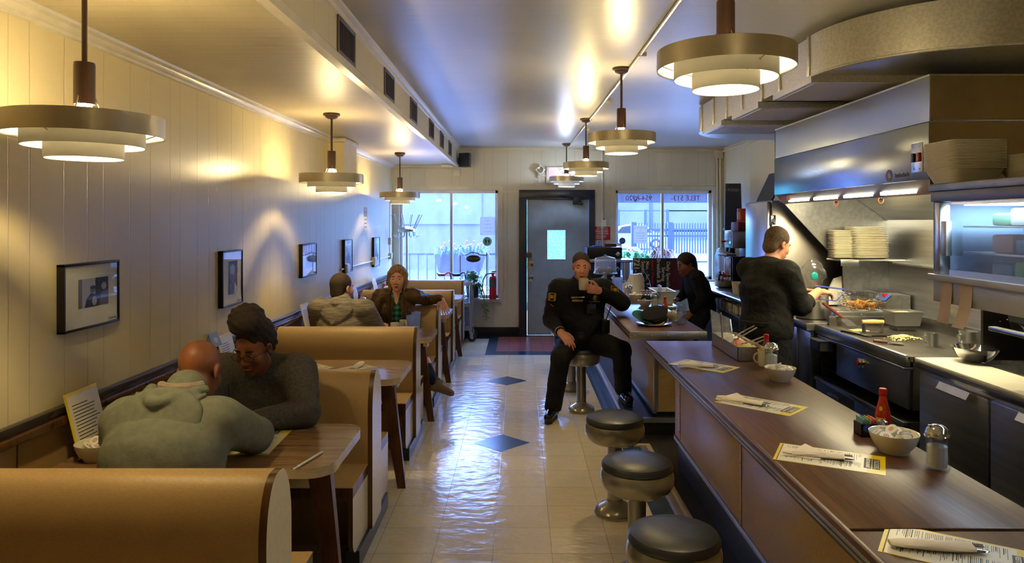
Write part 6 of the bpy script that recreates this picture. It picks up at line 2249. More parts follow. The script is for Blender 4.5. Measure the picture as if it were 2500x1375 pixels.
b = MB(); b.tube([(1.08, 9.83, 1.367), (1.09, 9.85, 1.43)], [.012, .010], 8); tag(b.build('blue_bottle', mat('bright_blue', rgb(40, 100, 230), .3)), 'small bright blue tube standing on the blue pad', 'tube')

t = thing('cake_stand', 'footed cake stand under a clear dome on the far counter', 'cake stand', (.99, 8.25, CH))
b = MB(); b.lathe([(0, 0), (.09, 0), (.09, .01), (.02, .025), (.017, .20), (.03, .215), (.135, .22), (.14, .228), (0, .228)], (.985, 8.25, CH), 32); b.build('stand', M['steel'], t)
b = MB(); b.lathe([(.137, .229), (.139, .235), (.13, .25), (.122, .39), (.115, .405), (.03, .425), (.012, .43), (.014, .445), (0, .447)], (.985, 8.25, CH), 40); b.build('dome', M['acrylic'], t)
for k in range(5):
    a = 2 * PI * k / 5
    b = MB(); b.sph((.985 + .07 * math.cos(a), 8.25 + .07 * math.sin(a), CH + .26), (.035, .035, .032), 12); tag(b.build('cake', mat('chocolate_cake', rgb(60, 36, 30), .6)), 'small dark cake under the clear dome of the cake stand', 'cake', 'cakes under the dome')
t = thing('water_pitcher', 'ribbed clear water pitcher beside the cake stand', 'pitcher', (1.09, 7.95, CH))
b = MB(); b.lathe([(0, .004), (.05, 0), (.054, .01), (.06, .19), (.063, .20), (.058, .2), (.05, .012), (0, .01)], (1.085, 7.95, CH), 28)
for k in range(14):
    a = 2 * PI * k / 14
    b.tube([(1.085 + .054 * math.cos(a), 7.95 + .054 * math.sin(a), CH + .015), (1.085 + .06 * math.cos(a), 7.95 + .06 * math.sin(a), CH + .18)], .003, 5)
b.build('pitcher_body', M['tumbler'], t)
b = MB(); b.tube([(1.14, 7.93, CH + .17), (1.18, 7.92, CH + .16), (1.18, 7.92, CH + .06), (1.14, 7.93, CH + .04)], .008, 8); b.build('handle', M['tumbler'], t)


def cups(label, x, y, z, n, r=.042, h=.085, name='foam_cup', dz=.012, up=False):
    for k in range(n):
        b = MB(); b.lathe([(0, 0), (r * .72, 0), (r * .74, .002), (r, h), (r * 1.05, h + .002), (r * .97, h + .001), (r * .7, .006), (0, .006)], (x, y, z + k * dz), 24)
        tag(b.build(name, M['foam']), label, 'cup', 'foam cups: ' + label[:34])


cups('white foam cup in the stack behind the shaker at the far counter end', 1.17, 7.80, CH, 5, .05, .10)
t = thing('paper_bag', 'crumpled white paper bag at the end of the far counter', 'bag', (1.32, 8.1, CH))
b = MB()
rnd = random.Random(9)
vs, fs = [], []
for j in range(7):
    for i in range(14):
        a = 2 * PI * i / 14
        r_ = .10 * (1 - .05 * j) * (1 + .16 * rnd.uniform(-1, 1))
        vs.append((1.31 + r_ * math.cos(a) * 1.1, 8.1 + r_ * math.sin(a) * .8, CH + .002 + .036 * j + (.02 * rnd.random() if j > 5 else 0)))
for j in range(6):
    for i in range(14):
        fs.append((j * 14 + i, j * 14 + (i + 1) % 14, (j + 1) * 14 + (i + 1) % 14, (j + 1) * 14 + i))
fs.append(tuple(range(13, -1, -1))); fs.append(tuple(6 * 14 + i for i in range(14)))
b.poly(vs, fs); b.build('bag_body', M['paper'], t, ang=50)
t = thing('condiment_caddy', 'black condiment caddy with small red-capped bottles, far counter end', 'caddy', (1.33, 7.55, CH))
b = MB(); b.box(1.27, 1.40, 7.5, 7.6, CH, CH + .05, .004); b.build('caddy_tray', M['black'], t)
b = MB()
for x in (1.285, 1.31, 1.345, 1.375):
    b.lathe([(0, .05), (.011, .05), (.011, .075), (.007, .08), (0, .08)], (x, 7.55, CH), 10, m=0); b.lathe([(0, .08), (.009, .08), (.009, .095), (0, .096)], (x, 7.55, CH), 10, m=1)
b.build('bottles', [M['paper'], M['red']], t)
# sink ledge with white tub, lying sign
t = thing('back_table', 'dark stainless back table standing past the far counter', 'table', (1.55, 8.1, 0))
b = MB(); b.box(1.42, 1.62, 7.3, 8.95, .80, .84, .006); b.build('top', M['steel'], t)
b = MB(); b.box(1.46, 1.60, 7.32, 8.9, .0, .80); b.build('body', M['steeld'], t, smooth=False)
t = thing('bus_tub', 'white plastic bus tub on the back table under the black sign', 'tub', (1.53, 7.7, .84))
tub('tub_body', 1.52, 7.65, .842, .19, .42, .13, M['plastic_w'], t, .85, .012)
b = MB(); b.grid(lambda u, v: (1.45 + .02 * v, 7.4 + .16 * u, .90 + .14 * v), 4, 4); o = b.build('scoop_blade', M['alu']); tag(o, 'pale sheet leaning at the front of the white tub', 'sheet'); sm = o.modifiers.new('thickness', 'SOLIDIFY'); sm.thickness = .003

t = thing('banner_sign', 'black signboard standing on its side below the right window, with opening hours', 'sign', (1.85, 9.05, .84))
b = MB(); b.box(1.42, 2.14, 8.965, 8.985, .842, 1.245, .003); b.build('board', mat('black_board', rgb(26, 28, 40), .45), t)
b = MB(); b.box(1.885, 2.14, 8.962, 8.966, .846, 1.24); b.build('red_field', mat('maroon_field', rgb(86, 26, 34), .5), t, smooth=False)
YS = 8.9605
def vt(s, x, z, size, m, sx=1.0):
    return text('lettering', s, size, frame_M((x, YS, z), (0, 0, -1), (1, 0, 0)), m, t, sx=sx, ax='LEFT', bold=.001)
vt('721-7123', 1.462, 1.238, .095, M['paper'])
vt('Sunday   10 - 2', 1.545, 1.205, .055, M['paper'])
vt('Mon. - Sat.  9 - 3', 1.60, 1.205, .055, M['paper'])
vt('Award Winning Coney', 1.665, 1.225, .05, mat('red_letters', rgb(210, 40, 60), .5))
vt('Breakfast & Lunch', 1.74, 1.238, .066, M['paper'])
vt('Serving', 1.80, 1.13, .06, M['paper'])
vt('Daily Specials', 1.86, 1.20, .06, M['paper'])
t = thing('wire_bag', 'clear plastic bag hanging beside the black signboard', 'bag', (1.44, 9.3, 1.1))
b = MB(); b.lathe([(0, .92), (.05, .93), (.07, 1.0), (.05, 1.15), (.03, 1.22), (.04, 1.26)], (1.50, 9.30, 0), 14)
b.build('bag_body', M['poly'], t)
b = MB(); b.tube([(1.47, 8.9, 1.2), (1.52, 8.4, 1.02), (1.46, 7.9, .90), (1.41, 7.5, .884)], .004, 6); tag(b.build('power_cord', M['black']), 'thin dark cord running down over the far counter end', 'cord')

# ================================================================== back bar on the right
t = thing('back_bar', 'stainless back bar with a lower shelf of mugs', 'counter', (2.5, 7.6, 0))
b = MB(); b.box(2.11, XR - .03, 6.68, 8.75, .925, .965, .004); b.tube([(2.105, 6.68, .945), (2.105, 8.75, .945)], .018, 10); b.build('top', M['steel'], t)
b = MB(); b.box(2.12, XR - .03, 6.68, 8.75, .755, .775, .003); b.box(2.105, 2.125, 6.68, 8.75, .735, .785, .003); b.build('shelf', M['steelb'], t)
b = MB(); b.box(2.16, XR - .05, 6.70, 8.72, 0, .735); b.box(2.5, 2.52, 6.70, 8.72, .775, .925); b.box(2.12, 2.5, 8.71, 8.73, .775, .925); b.box(2.12, 2.5, 6.69, 6.71, .775, .925); b.build('body', mat('dark_blue_steel', (.12, .13, .17, 1), .4, .8), t, smooth=False)
mk0 = make_mug('white mug standing in the rows on the shelf under the back bar', (2.18, 6.86, .776), R(-100), 1.0, 'mugs under the back bar')
k = 1
for row in (0, 1):
    for i in range(9):
        if row == 0 and i == 0:
            continue
        o = dup(mk0, (2.18 + .105 * row + .01 * (i % 2), 6.86 + i * .115, .776), R(-100 + 37 * i), 'white mug standing in the rows on the shelf under the back bar', 'mugs under the back bar')
t = thing('roll_warmer', 'white steel drum-shaped warmer on the back bar', 'warmer', (2.4, 8.5, .966))
b = MB(); b.lathe([(0, -.26), (.20, -.26), (.215, -.25), (.215, .0), (0, 0)], (2.60, 8.40, 1.18), 40, axis='x'); b.lathe([(0, .002), (.218, .002), (.218, .16), (.20, .17), (0, .17)], (2.60, 8.40, 1.18), 40, axis='x'); b.build('drum', mat('white_drum', rgb(190, 200, 214), .25, .1), t)
b = MB(); b.box(2.36, 2.74, 8.26, 8.54, .966, 1.0, .004); b.build('foot', M['steel'], t)
first = None
for k in range(6):
    b = MB(); b.lathe([(0, .003), (.07, .001), (.075, 0), (.09, .006), (.118, .018), (.12, .021), (.09, .011), (0, .008)], (2.30, 7.98, .966 + k * .0165), 36)
    tag(b.build('china_plate', M['china']), 'white plate in the stack on the back bar before the white drum', 'plate', 'plates on the back bar')

t = thing('coffee_brewer', 'steel coffee brewer with red tap levers on the back bar', 'coffee machine', (2.4, 7.75, .966))
b = MB(); b.box(2.26, 2.56, 7.60, 7.88, 1.42, 1.60, .006); b.build('head', M['steel'], t)
b = MB(); b.box(2.42, 2.62, 7.60, 7.88, 1.0, 1.44, .006); b.box(2.36, 2.62, 7.58, 7.90, .966, 1.0, .004); b.build('column', M['black'], t)
b = MB(); b.box(2.27, 2.43, 7.62, 7.86, 1.06, 1.33, .01); b.build('urn', mat('dark_urn', rgb(50, 50, 58), .25, .6), t)
b = MB()
for y in (7.66, 7.72, 7.78, 7.84):
    b.tube([(2.262, y, 1.08), (2.262, y, 1.31)], .012, 8)
each(b, 'gauge_glass', M['chrome'], t)
b = MB(); b.tube([(2.21, 7.58, 1.345), (2.21, 7.92, 1.345)], .016, 10); b.tube([(2.21, 7.6, 1.345), (2.30, 7.6, 1.345)], .01, 8); b.tube([(2.21, 7.88, 1.345), (2.30, 7.88, 1.345)], .01, 8); b.build('rail', M['chrome'], t)
for k, y in enumerate((7.66, 7.80)):
    b = MB(); b.tube([(2.27, y, 1.12), (2.18, y, 1.12), (2.175, y, 1.06)], .012, 8); b.tube([(2.20, y, 1.12), (2.18, y, 1.165)], .008, 8); b.build('tap', (M['red'], M['black'])[k], t)
    b = MB(); b.prism([(2.25, 1.42), (2.30, 1.42), (2.30, 1.36), (2.245, 1.38)], 'xz', y - .03, y + .03); b.build('brew_basket', M['black'], t)
b = MB(); b.box(2.252, 2.262, 7.62, 7.86, 1.45, 1.58, .002); pn = b.build('control_panel', M['steelb'], t)
b = MB(); b.lathe([(0, -.004), (.012, -.004), (.012, 0)], (2.252, 7.65, 1.48), 12, axis='x'); b.build('indicator', emit('green_lamp', (.05, 1, .2, 1), 2.5), pn)
b = MB(); b.tube([(2.25, 7.80, 1.49), (2.20, 7.80, 1.485)], .01, 8); b.build('red_lever', M['red'], pn)
t = thing('coffee_can', 'red coffee can standing on the coffee brewer', 'can', (2.43, 7.75, 1.70))
b = MB(); b.lathe([(0, 0), (.085, 0), (.087, .004), (.085, .008), (.085, .14), (.087, .145), (0, .146)], (2.45, 7.76, 1.701), 32); b.build('can_body', mat('can_red', rgb(188, 40, 24), .35), t)
b = MB(); b.lathe([(.0855, .03), (.0855, .11)], (2.45, 7.76, 1.701), 20, a0=R(160), a1=R(215)); b.build('can_label', mat('gold_label', rgb(210, 150, 70), .4), t)
b = MB(); b.box(2.33, 2.58, 7.62, 7.88, 1.60, 1.70, .006); tag(b.build('filter_box', mat('maroon_box', rgb(120, 50, 70), .5)), 'maroon box under the red coffee can', 'box')
t = thing('menu_chalkboard', 'framed chalkboard menu standing behind the red coffee can', 'board', (2.75, 9.2, 1.6))
b = MB(); b.poly([(2.70, 9.4, 1.62), (2.93, 9.4, 1.62), (2.93, 9.46, 2.21), (2.73, 9.46, 2.21), (2.70, 9.43, 1.62), (2.93, 9.43, 1.62), (2.93, 9.49, 2.21), (2.73, 9.49, 2.21)], [(0, 1, 2, 3), (7, 6, 5, 4), (0, 4, 5, 1), (1, 5, 6, 2), (2, 6, 7, 3), (3, 7, 4, 0)]); b.box(2.7, 2.93, 9.4, 9.5, 1.59, 1.62)
b.build('slate', mat('slate_board', rgb(40, 46, 62), .5), t, smooth=False)
text('chalk_lettering', '= FOOD =', .05, frame_M((2.825, 9.447, 2.12), (1, 0, 0), (0, .1, 1)), GREY[2], t)
b = MB(); b.box(2.80, XR, 9.38, 9.52, 1.57, 1.59, .003); b.tube([(2.95, 9.45, 1.57), (XR - .01, 9.45, 1.48)], .01, 6); b.build('shelf_bracket', M['trim'], t)
t = thing('grinder', 'small steel brewer with two black knobs beside the refrigerator', 'coffee machine', (2.55, 7.05, .966))
b = MB(); b.box(2.30, 2.58, 7.0, 7.2, 1.50, 1.63, .006); b.build('head', M['steel'], t)
b = MB(); b.box(2.44, 2.60, 7.0, 7.2, .966, 1.52, .006); b.build('column', M['black'], t)
b = MB()
for y in (7.05, 7.14):
    b.lathe([(0, -.02), (.014, -.02), (.016, 0), (0, 0)], (2.30, y, 1.565), 14, axis='x')
b.tube([(2.34, 7.1, 1.50), (2.33, 7.1, 1.44), (2.30, 7.1, 1.38)], [.03, .03, .012], 12); b.tube([(2.31, 7.05, 1.48), (2.30, 7.05, 1.38)], .01, 8)
b.build('knobs', M['black'], t)
t = thing('tea_urn', 'tall patterned tea urn on the back bar beside the refrigerator', 'urn', (2.33, 6.92, .966))
m_, nt, bb = base('tea_graphic'); n_ = noise(nt, coords(nt), 9.0, 4.0, .6, 1.5)
nt.links.new(ramp(nt, n_, [(.35, rgb(196, 190, 150)), (.5, rgb(160, 170, 160)), (.62, rgb(190, 90, 50)), (.75, rgb(90, 120, 130))]), bb.inputs['Base Color'])
b = MB(); b.lathe([(.09, .05), (.092, .06), (.092, .48), (.09, .485)], (2.32, 6.92, .966), 32); b.build('wrap', m_, t)
b = MB(); b.lathe([(0, 0), (.095, 0), (.095, .05), (0, .05)], (2.32, 6.92, .966), 32); b.lathe([(0, .485), (.094, .485), (.094, .53), (.08, .545), (0, .55)], (2.32, 6.92, .966), 32); b.tube([(2.24, 6.88, 1.05), (2.19, 6.86, 1.05), (2.185, 6.86, 1.02)], .012, 8); b.build('urn_metal', M['steel'], t)
text('lettering', 'TEA', .085, Matrix.Translation((2.228, 6.885, 1.30)) @ frame_M((0, 0, 0), (.42, -.9, 0), (0, 0, 1)), mat('dark_red_letters', rgb(90, 30, 24), .5), t)
for k, (x, y) in enumerate(((2.22, 7.30), (2.215, 7.18), (2.25, 7.42))):
    cups(('beige foam cup between the plates and tea urn, middle of three', 'beige foam cup nearest the tea urn', 'beige foam cup farthest from the tea urn')[k], x, y, .966, 1, .048, .11)
b = MB(); b.box(2.27, 2.275, 6.02, 6.028, 1, 1.01)
b.bm.free()
# first-aid notice on the back bar front
b = MB(); b.box(2.150, 2.158, 7.30, 7.46, .50, .70); b.box(2.148, 2.150, 7.32, 7.44, .62, .68, m=1)
tag(b.build('label_plate', [M['paper'], M['redsign']], smooth=False), 'white label with red print on the back bar front', 'label')
# ================================================================== people
def V3(p):
    return np.array(p, dtype=np.float64)


class Blob:
    """smooth union of tapered limbs and ellipsoids, meshed as one closed surface"""

    def __init__(self):
        self.p = []

    def cap(self, a, b, ra, rb, k=.02, flat=None):
        self.p.append(('c', V3(a), V3(b), ra, rb, k, flat)); return self

    def ell(self, c, r, Rm=None, k=.02, sub=False):
        self.p.append(('e', V3(c), V3(r), None if Rm is None else np.array(Rm), k, sub)); return self

    def cut(self, point, normal, k=.004):
        n = V3(normal); n = n / np.linalg.norm(n)
        self.p.append(('h', V3(point), n, k)); return self

    def mesh(self, vox=.008):
        lo, hi = np.full(3, 1e9), np.full(3, -1e9)
        for p in self.p:
            if p[0] == 'c':
                r = max(p[3], p[4]) * 1.15
                for q in (p[1], p[2]):
                    lo = np.minimum(lo, q - r); hi = np.maximum(hi, q + r)
            elif p[0] == 'e' and not p[5]:
                r = p[2].max() * 1.05
                lo = np.minimum(lo, p[1] - r); hi = np.maximum(hi, p[1] + r)
        lo -= .04; hi += .04
        n = np.ceil((hi - lo) / vox).astype(int) + 1
        ax = [lo[i] + vox * np.arange(n[i]) for i in range(3)]
        D = np.full(tuple(n), .5, dtype=np.float32)
        for p in self.p:
            if p[0] == 'h':
                d = (ax[0][:, None, None] - p[1][0]) * p[2][0] + (ax[1][None, :, None] - p[1][1]) * p[2][1] + (ax[2][None, None, :] - p[1][2]) * p[2][2]
                D = np.maximum(D, d.astype(np.float32)); continue
            if p[0] == 'c':
                r = max(p[3], p[4]) * 1.6; k = p[5]
                l, h = np.minimum(p[1], p[2]) - r - 2 * k - vox * 3, np.maximum(p[1], p[2]) + r + 2 * k + vox * 3
            else:
                r = p[2].max(); k = p[4]
                l, h = p[1] - r * 1.5 - 2 * k - vox * 3, p[1] + r * 1.5 + 2 * k + vox * 3
            i0 = np.clip(np.floor((l - lo) / vox).astype(int), 0, n - 1); i1 = np.clip(np.ceil((h - lo) / vox).astype(int) + 1, 1, n)
            if (i1 <= i0).any():
                continue
            X = ax[0][i0[0]:i1[0], None, None]; Y = ax[1][None, i0[1]:i1[1], None]; Z = ax[2][None, None, i0[2]:i1[2]]
            if p[0] == 'c':
                a, b = p[1], p[2]
                dx, dy, dz = X - a[0], Y - a[1], Z - a[2]
                ab = b - a; L2 = float(ab @ ab) + 1e-12
                t = np.clip((dx * ab[0] + dy * ab[1] + dz * ab[2]) / L2, 0, 1)
                ex, ey, ez = dx - t * ab[0], dy - t * ab[1], dz - t * ab[2]
                q2 = ex * ex + ey * ey + ez * ez
                if p[6] is not None:
                    nrm, s = V3(p[6][0]), p[6][1]
                    nrm = nrm / np.linalg.norm(nrm)
                    en = ex * nrm[0] + ey * nrm[1] + ez * nrm[2]
                    q2 = q2 + en * en * (s * s - 1)
                d = np.sqrt(q2) - (p[3] + (p[4] - p[3]) * t)
                if p[6] is not None:
                    d = d / (1 + .5 * (p[6][1] - 1))
            else:
                dx, dy, dz = X - p[1][0], Y - p[1][1], Z - p[1][2]
                if p[3] is not None:
                    Rm = p[3]
                    u = dx * Rm[0][0] + dy * Rm[0][1] + dz * Rm[0][2]
                    v = dx * Rm[1][0] + dy * Rm[1][1] + dz * Rm[1][2]
                    w_ = dx * Rm[2][0] + dy * Rm[2][1] + dz * Rm[2][2]
                else:
                    u, v, w_ = dx, dy, dz
                r = p[2]
                k0 = np.sqrt((u / r[0]) ** 2 + (v / r[1]) ** 2 + (w_ / r[2]) ** 2)
                k1 = np.sqrt((u / r[0] ** 2) ** 2 + (v / r[1] ** 2) ** 2 + (w_ / r[2] ** 2) ** 2) + 1e-9
                d = np.where(k0 < .05, -r.min(), k0 * (k0 - 1) / k1)
            d = d.astype(np.float32)
            S = D[i0[0]:i1[0], i0[1]:i1[1], i0[2]:i1[2]]
            if p[0] == 'e' and p[5]:
                d = -d
                h_ = np.clip(.5 - .5 * (S - d) / k, 0, 1)
                S[...] = S + (d - S) * h_ + k * h_ * (1 - h_)
            else:
                h_ = np.clip(.5 + .5 * (S - d) / k, 0, 1)
                S[...] = S + (d - S) * h_ - k * h_ * (1 - h_)
        # surface nets
        s = D < 0
        s[0] = s[-1] = False; s[:, 0] = s[:, -1] = False; s[:, :, 0] = s[:, :, -1] = False
        c = np.zeros(tuple(n - 1), np.int8)
        cs = [(i, j, k) for i in (0, 1) for j in (0, 1) for k in (0, 1)]
        for i, j, k in cs:
            c += s[i:n[0] - 1 + i, j:n[1] - 1 + j, k:n[2] - 1 + k]
        act = (c > 0) & (c < 8)
        I = np.argwhere(act)
        idx = np.full(act.shape, -1, np.int64); idx[act] = np.arange(len(I))
        P = np.zeros((len(I), 3)); W = np.zeros(len(I))
        for a in cs:
            for ax_ in range(3):
                if a[ax_]:
                    continue
                b = list(a); b[ax_] = 1
                ia, ib = I + np.array(a), I + np.array(b)
                da = D[ia[:, 0], ia[:, 1], ia[:, 2]]; db = D[ib[:, 0], ib[:, 1], ib[:, 2]]
                m = (da < 0) != (db < 0)
                t = np.where(m, da / np.where(m, da - db, 1), 0)
                q = np.array(a, float)[None, :].repeat(len(I), 0); q[:, ax_] += t
                P[m] += q[m]; W += m
        P = (P / np.maximum(W, 1)[:, None] + I) * vox + lo
        F = []
        for ax_ in range(3):
            o1, o2 = (ax_ + 1) % 3, (ax_ + 2) % 3
            sl0 = [slice(1, -1)] * 3; sl1 = [slice(1, -1)] * 3
            sl0[ax_] = slice(0, -1); sl1[ax_] = slice(1, None)
            A, B = s[tuple(sl0)], s[tuple(sl1)]
            E = np.argwhere(A != B)
            if not len(E):
                continue
            sg = A[E[:, 0], E[:, 1], E[:, 2]]
            E = E + np.array([0 if q == ax_ else 1 for q in range(3)])
            def g(d1, d2):
                q = E.copy(); q[:, o1] -= d1; q[:, o2] -= d2
                return idx[q[:, 0], q[:, 1], q[:, 2]]
            q = np.stack([g(1, 1), g(0, 1), g(0, 0), g(1, 0)], 1)
            q[~sg] = q[~sg][:, ::-1]
            F.append(q)
        return P, np.concatenate(F)

    def build(self, name, mt, parent, vox=.008, wob=None):
        P, F = self.mesh(vox)
        if wob:
            amp, fr = wob
            nn = np.sin(P[:, 0] * fr + 3 * np.sin(P[:, 2] * fr * .7)) * np.sin(P[:, 2] * fr * 1.3 + P[:, 1] * fr) + .5 * np.sin(P @ np.array([fr * 2.1, fr * 1.7, fr * 2.6]))
            ctr = P.mean(0)
            dv = P - ctr; dv /= np.linalg.norm(dv, axis=1)[:, None] + 1e-9
            P = P + dv * (amp * nn)[:, None]
        off = np.array(world_of(parent))
        me = bpy.data.meshes.new(name)
        me.from_pydata((P - off).tolist(), [], F.tolist())
        me.polygons.foreach_set('use_smooth', [True] * len(me.polygons))
        me.materials.append(mt)
        me.update()
        return link(name, me, parent)


def nz(v):
    v = V3(v); return v / np.linalg.norm(v)


def head_frame(fwd, up):
    f = nz(fwd); r = nz(np.cross(f, nz(up))); u = np.cross(r, f)
    return np.stack([r, f, u])      # rows: right, forward, up


def add_head(B, c, Rm, s=1.0, k=.012, fem=False):
    c = V3(c)
    def L(x, y, z):
        return c + s * (x * Rm[0] + y * Rm[1] + z * Rm[2])
    E = lambda p, r, kk=k, sub=False: B.ell(L(*p), [q * s for q in r], Rm, kk, sub)
    E((0, -.012, .035), (.074, .092, .083))
    E((0, .030, -.02), (.062, .066, .085), .02)
    E((0, .035, -.065), (.050 if not fem else .046, .052, .048), .02)
    E((0, .074, -.098), (.022, .018, .016), .018)
    for sx in (-1, 1):
        E((sx * .038, .058, -.022), (.026, .026, .026), .015)
        if not fem:
            E((sx * .03, .080, .030), (.024, .012, .009), .01)
        E((sx * .031, .098, .008), (.017, .016, .010), .008, True)
        E((sx * .031, .0745, .0125), (.0150, .0150, .0095), .003)
        E((sx * .077, -.004, -.004), (.010, .019, .030), .006)
        E((sx * .080, .002, -.002), (.006, .010, .018), .004, True)
        E((sx * .013, .098, -.032), (.009, .010, .008), .006)
    nf = .82 if fem else 1
    B.cap(L(0, .086, .022), L(0, .112 - .006 * fem, -.026), .009 * s * nf, .012 * s * nf, .010)
    E((0, .092, -.058), (.024, .011, .0055), .005)
    E((0, .090, -.069), (.020, .011, .006), .005)
    return L


def face_parts(par, L, Rm, s, skin, lipm, brow, iris, closed=False):
    for sx in (-1, 1):
        b = MB(); c = L(sx * .031, .074, .007)
        b.sph(c, .0125 * s, 16)
        f = Rm[1]
        e = b.build('eye', mat('eye_white', rgb(226, 220, 212), .2) if 'eye_white' not in bpy.data.materials else bpy.data.materials['eye_white'], par)
        b = MB(); b.sph(L(sx * .031, .0835, .006), .0062 * s, 12); b.build('iris', iris, e)
        b = MB(); b.tube([L(sx * .014, .089, .028), L(sx * .03, .092, .034), L(sx * .048, .080, .029)], [.003 * s, .004 * s, .0022 * s], 8); b.build('eyebrow', brow, par)
    b = MB(); b.tube([L(-.023, .094, -.063), L(-.008, .103, -.060), L(0, .1035, -.0615), L(.008, .103, -.060), L(.023, .094, -.063)], [.001, .0045 * s, .0045 * s, .0045 * s, .001], 8)
    b.tube([L(-.02, .094, -.065), L(0, .1015, -.070), L(.02, .094, -.065)], [.001, .005 * s, .001], 8); b.build('lips', lipm, par)


def add_hand(B, w, d, pn, thumb, curl=.35, s=1.0, spread=.12, tcurl=.3):
    """w wrist, d finger direction, pn palm normal, thumb: direction the thumb side faces"""
    w = V3(w); d = nz(d); pn = nz(V3(pn) - d * np.dot(d, pn)); th = np.cross(d, pn)
    if np.dot(th, thumb) < 0:
        th = -th
    # carpus and palm
    B.cap(w, w + d * .03 * s, .024 * s, .026 * s, .012, (pn, 1.5))
    base = []
    for i, off in enumerate((.029, .010, -.009, -.027)):
        kn = w + d * (.092 - .004 * abs(i - 1)) * s + th * off * s
        B.cap(w + d * .02 * s + th * off * .6 * s, kn, .0145 * s, .0115 * s, .010)
        base.append(kn)
    lens = ((.042, .026, .020), (.046, .030, .021), (.042, .027, .020), (.033, .020, .018))
    for i, kn in enumerate(base):
        a = 0; p = kn
        for j, l in enumerate(lens[i]):
            a += curl * (.75 + .12 * i) * (1.0, 1.15, .8)[j]
            dr = d * math.cos(a) + pn * math.sin(a) + th * spread * (1.2 - .75 * i) * .5 * math.cos(a)
            dr = dr / np.linalg.norm(dr)
            q = p + dr * l * s
            r0 = (.0098, .0088, .0078)[j] * s; r1 = (.0090, .0080, .0066)[j] * s
            B.cap(p, q, r0, r1, .003)
            p = q
    t0 = w + d * .022 * s + th * .020 * s
    t1 = t0 + (d * .62 + th * .70 + pn * .25) * .042 * s
    t2 = t1 + nz(d * (.9 - tcurl * .5) + th * .35 + pn * tcurl) * .034 * s
    t3 = t2 + nz(d * .95 + th * .05 + pn * (tcurl * 1.2)) * .027 * s
    B.cap(t0, t1, .0155 * s, .0125 * s, .008); B.cap(t1, t2, .0118 * s, .0102 * s, .004); B.cap(t2, t3, .0102 * s, .0078 * s, .003)


SKIN_B = mat('dark_brown_skin', rgb(140, 86, 58), .45, col2=rgb(124, 74, 48), vs=20, sss=.1)
SKIN_M = mat('brown_skin', rgb(150, 92, 58), .42, col2=rgb(134, 80, 50), vs=20, sss=.1)
SKIN_L = mat('light_skin', rgb(234, 180, 150), .45, col2=rgb(224, 166, 136), vs=16, sss=.12)
SKIN_R = mat('ruddy_skin', rgb(226, 162, 130), .45, col2=rgb(214, 144, 114), vs=16, sss=.12)
LIP = mat('lip_pink', rgb(176, 96, 88), .4); LIPD = mat('lip_dark', rgb(120, 62, 50), .4)
IRIS = mat('dark_iris', rgb(40, 30, 26), .15); IRISB = mat('grey_iris', rgb(80, 96, 110), .15)


def fabric(name, c, c2=None, rough=.85, vs=30, stretch=(1, 1, 1), bump=.35, bs=200, folds=.5):
    m = mat(name, c, rough, 0, c2, vs, stretch, 0, 60, .2)
    nt = m.node_tree; b = nt.nodes['Principled BSDF']
    v = coords(nt)
    h = mth(nt, 'MULTIPLY_ADD', noise(nt, v, 14.0, 3.0, .5, 1.2), folds * 3, mth(nt, 'MULTIPLY', noise(nt, v, bs, 2.0), .12))
    addbump(nt, b, h, bump, .02)
    return m


HOOD_G = fabric('grey_green_fleece', rgb(112, 116, 106), rgb(102, 106, 96), folds=.22)
GREY_K = fabric('dark_grey_knit', rgb(84, 82, 80), rgb(66, 64, 64), vs=90, folds=.25)
MARL = fabric('marled_grey_knit', rgb(136, 130, 118), rgb(96, 90, 84), vs=9, stretch=(1.2, 1.2, 9), folds=.2)
JACKET = fabric('brown_leather', rgb(84, 62, 36), rgb(66, 46, 26), .38, 12)
JEANS = fabric('blue_denim', rgb(34, 52, 82), rgb(26, 40, 66), .8, 60)
UNI = fabric('black_uniform', rgb(24, 24, 28), rgb(18, 18, 22), .7, 40)
COOKB = fabric('charcoal_work_shirt', rgb(34, 34, 32), rgb(26, 26, 26), .8, 40)
APRON = fabric('black_apron', rgb(30, 31, 32), rgb(24, 24, 26), .75, 40)
PANTS = fabric('dark_trousers', rgb(36, 38, 46), rgb(28, 30, 36), .8, 40)
BOOT = mat('black_polished_leather', rgb(20, 20, 22), .15)
SHOE = mat('taupe_suede', rgb(120, 100, 82), .7)


def plaid():
    m, nt, b = base('green_plaid')
    tc = nt.nodes.new('ShaderNodeTexCoord'); sp = nt.nodes.new('ShaderNodeSeparateXYZ'); nt.links.new(tc.outputs['Object'], sp.inputs[0])
    fx = mth(nt, 'GREATER_THAN', mth(nt, 'FRACT', mth(nt, 'MULTIPLY', sp.outputs[0], 20.0)), .5)
    fz = mth(nt, 'GREATER_THAN', mth(nt, 'FRACT', mth(nt, 'MULTIPLY', sp.outputs[2], 20.0)), .5)
    f = mth(nt, 'MULTIPLY', mth(nt, 'ADD', fx, fz), .5)
    nt.links.new(ramp(nt, f, [(.1, rgb(40, 140, 112)), (.5, rgb(24, 84, 72)), (.9, rgb(14, 22, 26))]), b.inputs['Base Color'])
    b.inputs['Roughness'].default_value = .85
    return m


PLAID = plaid()


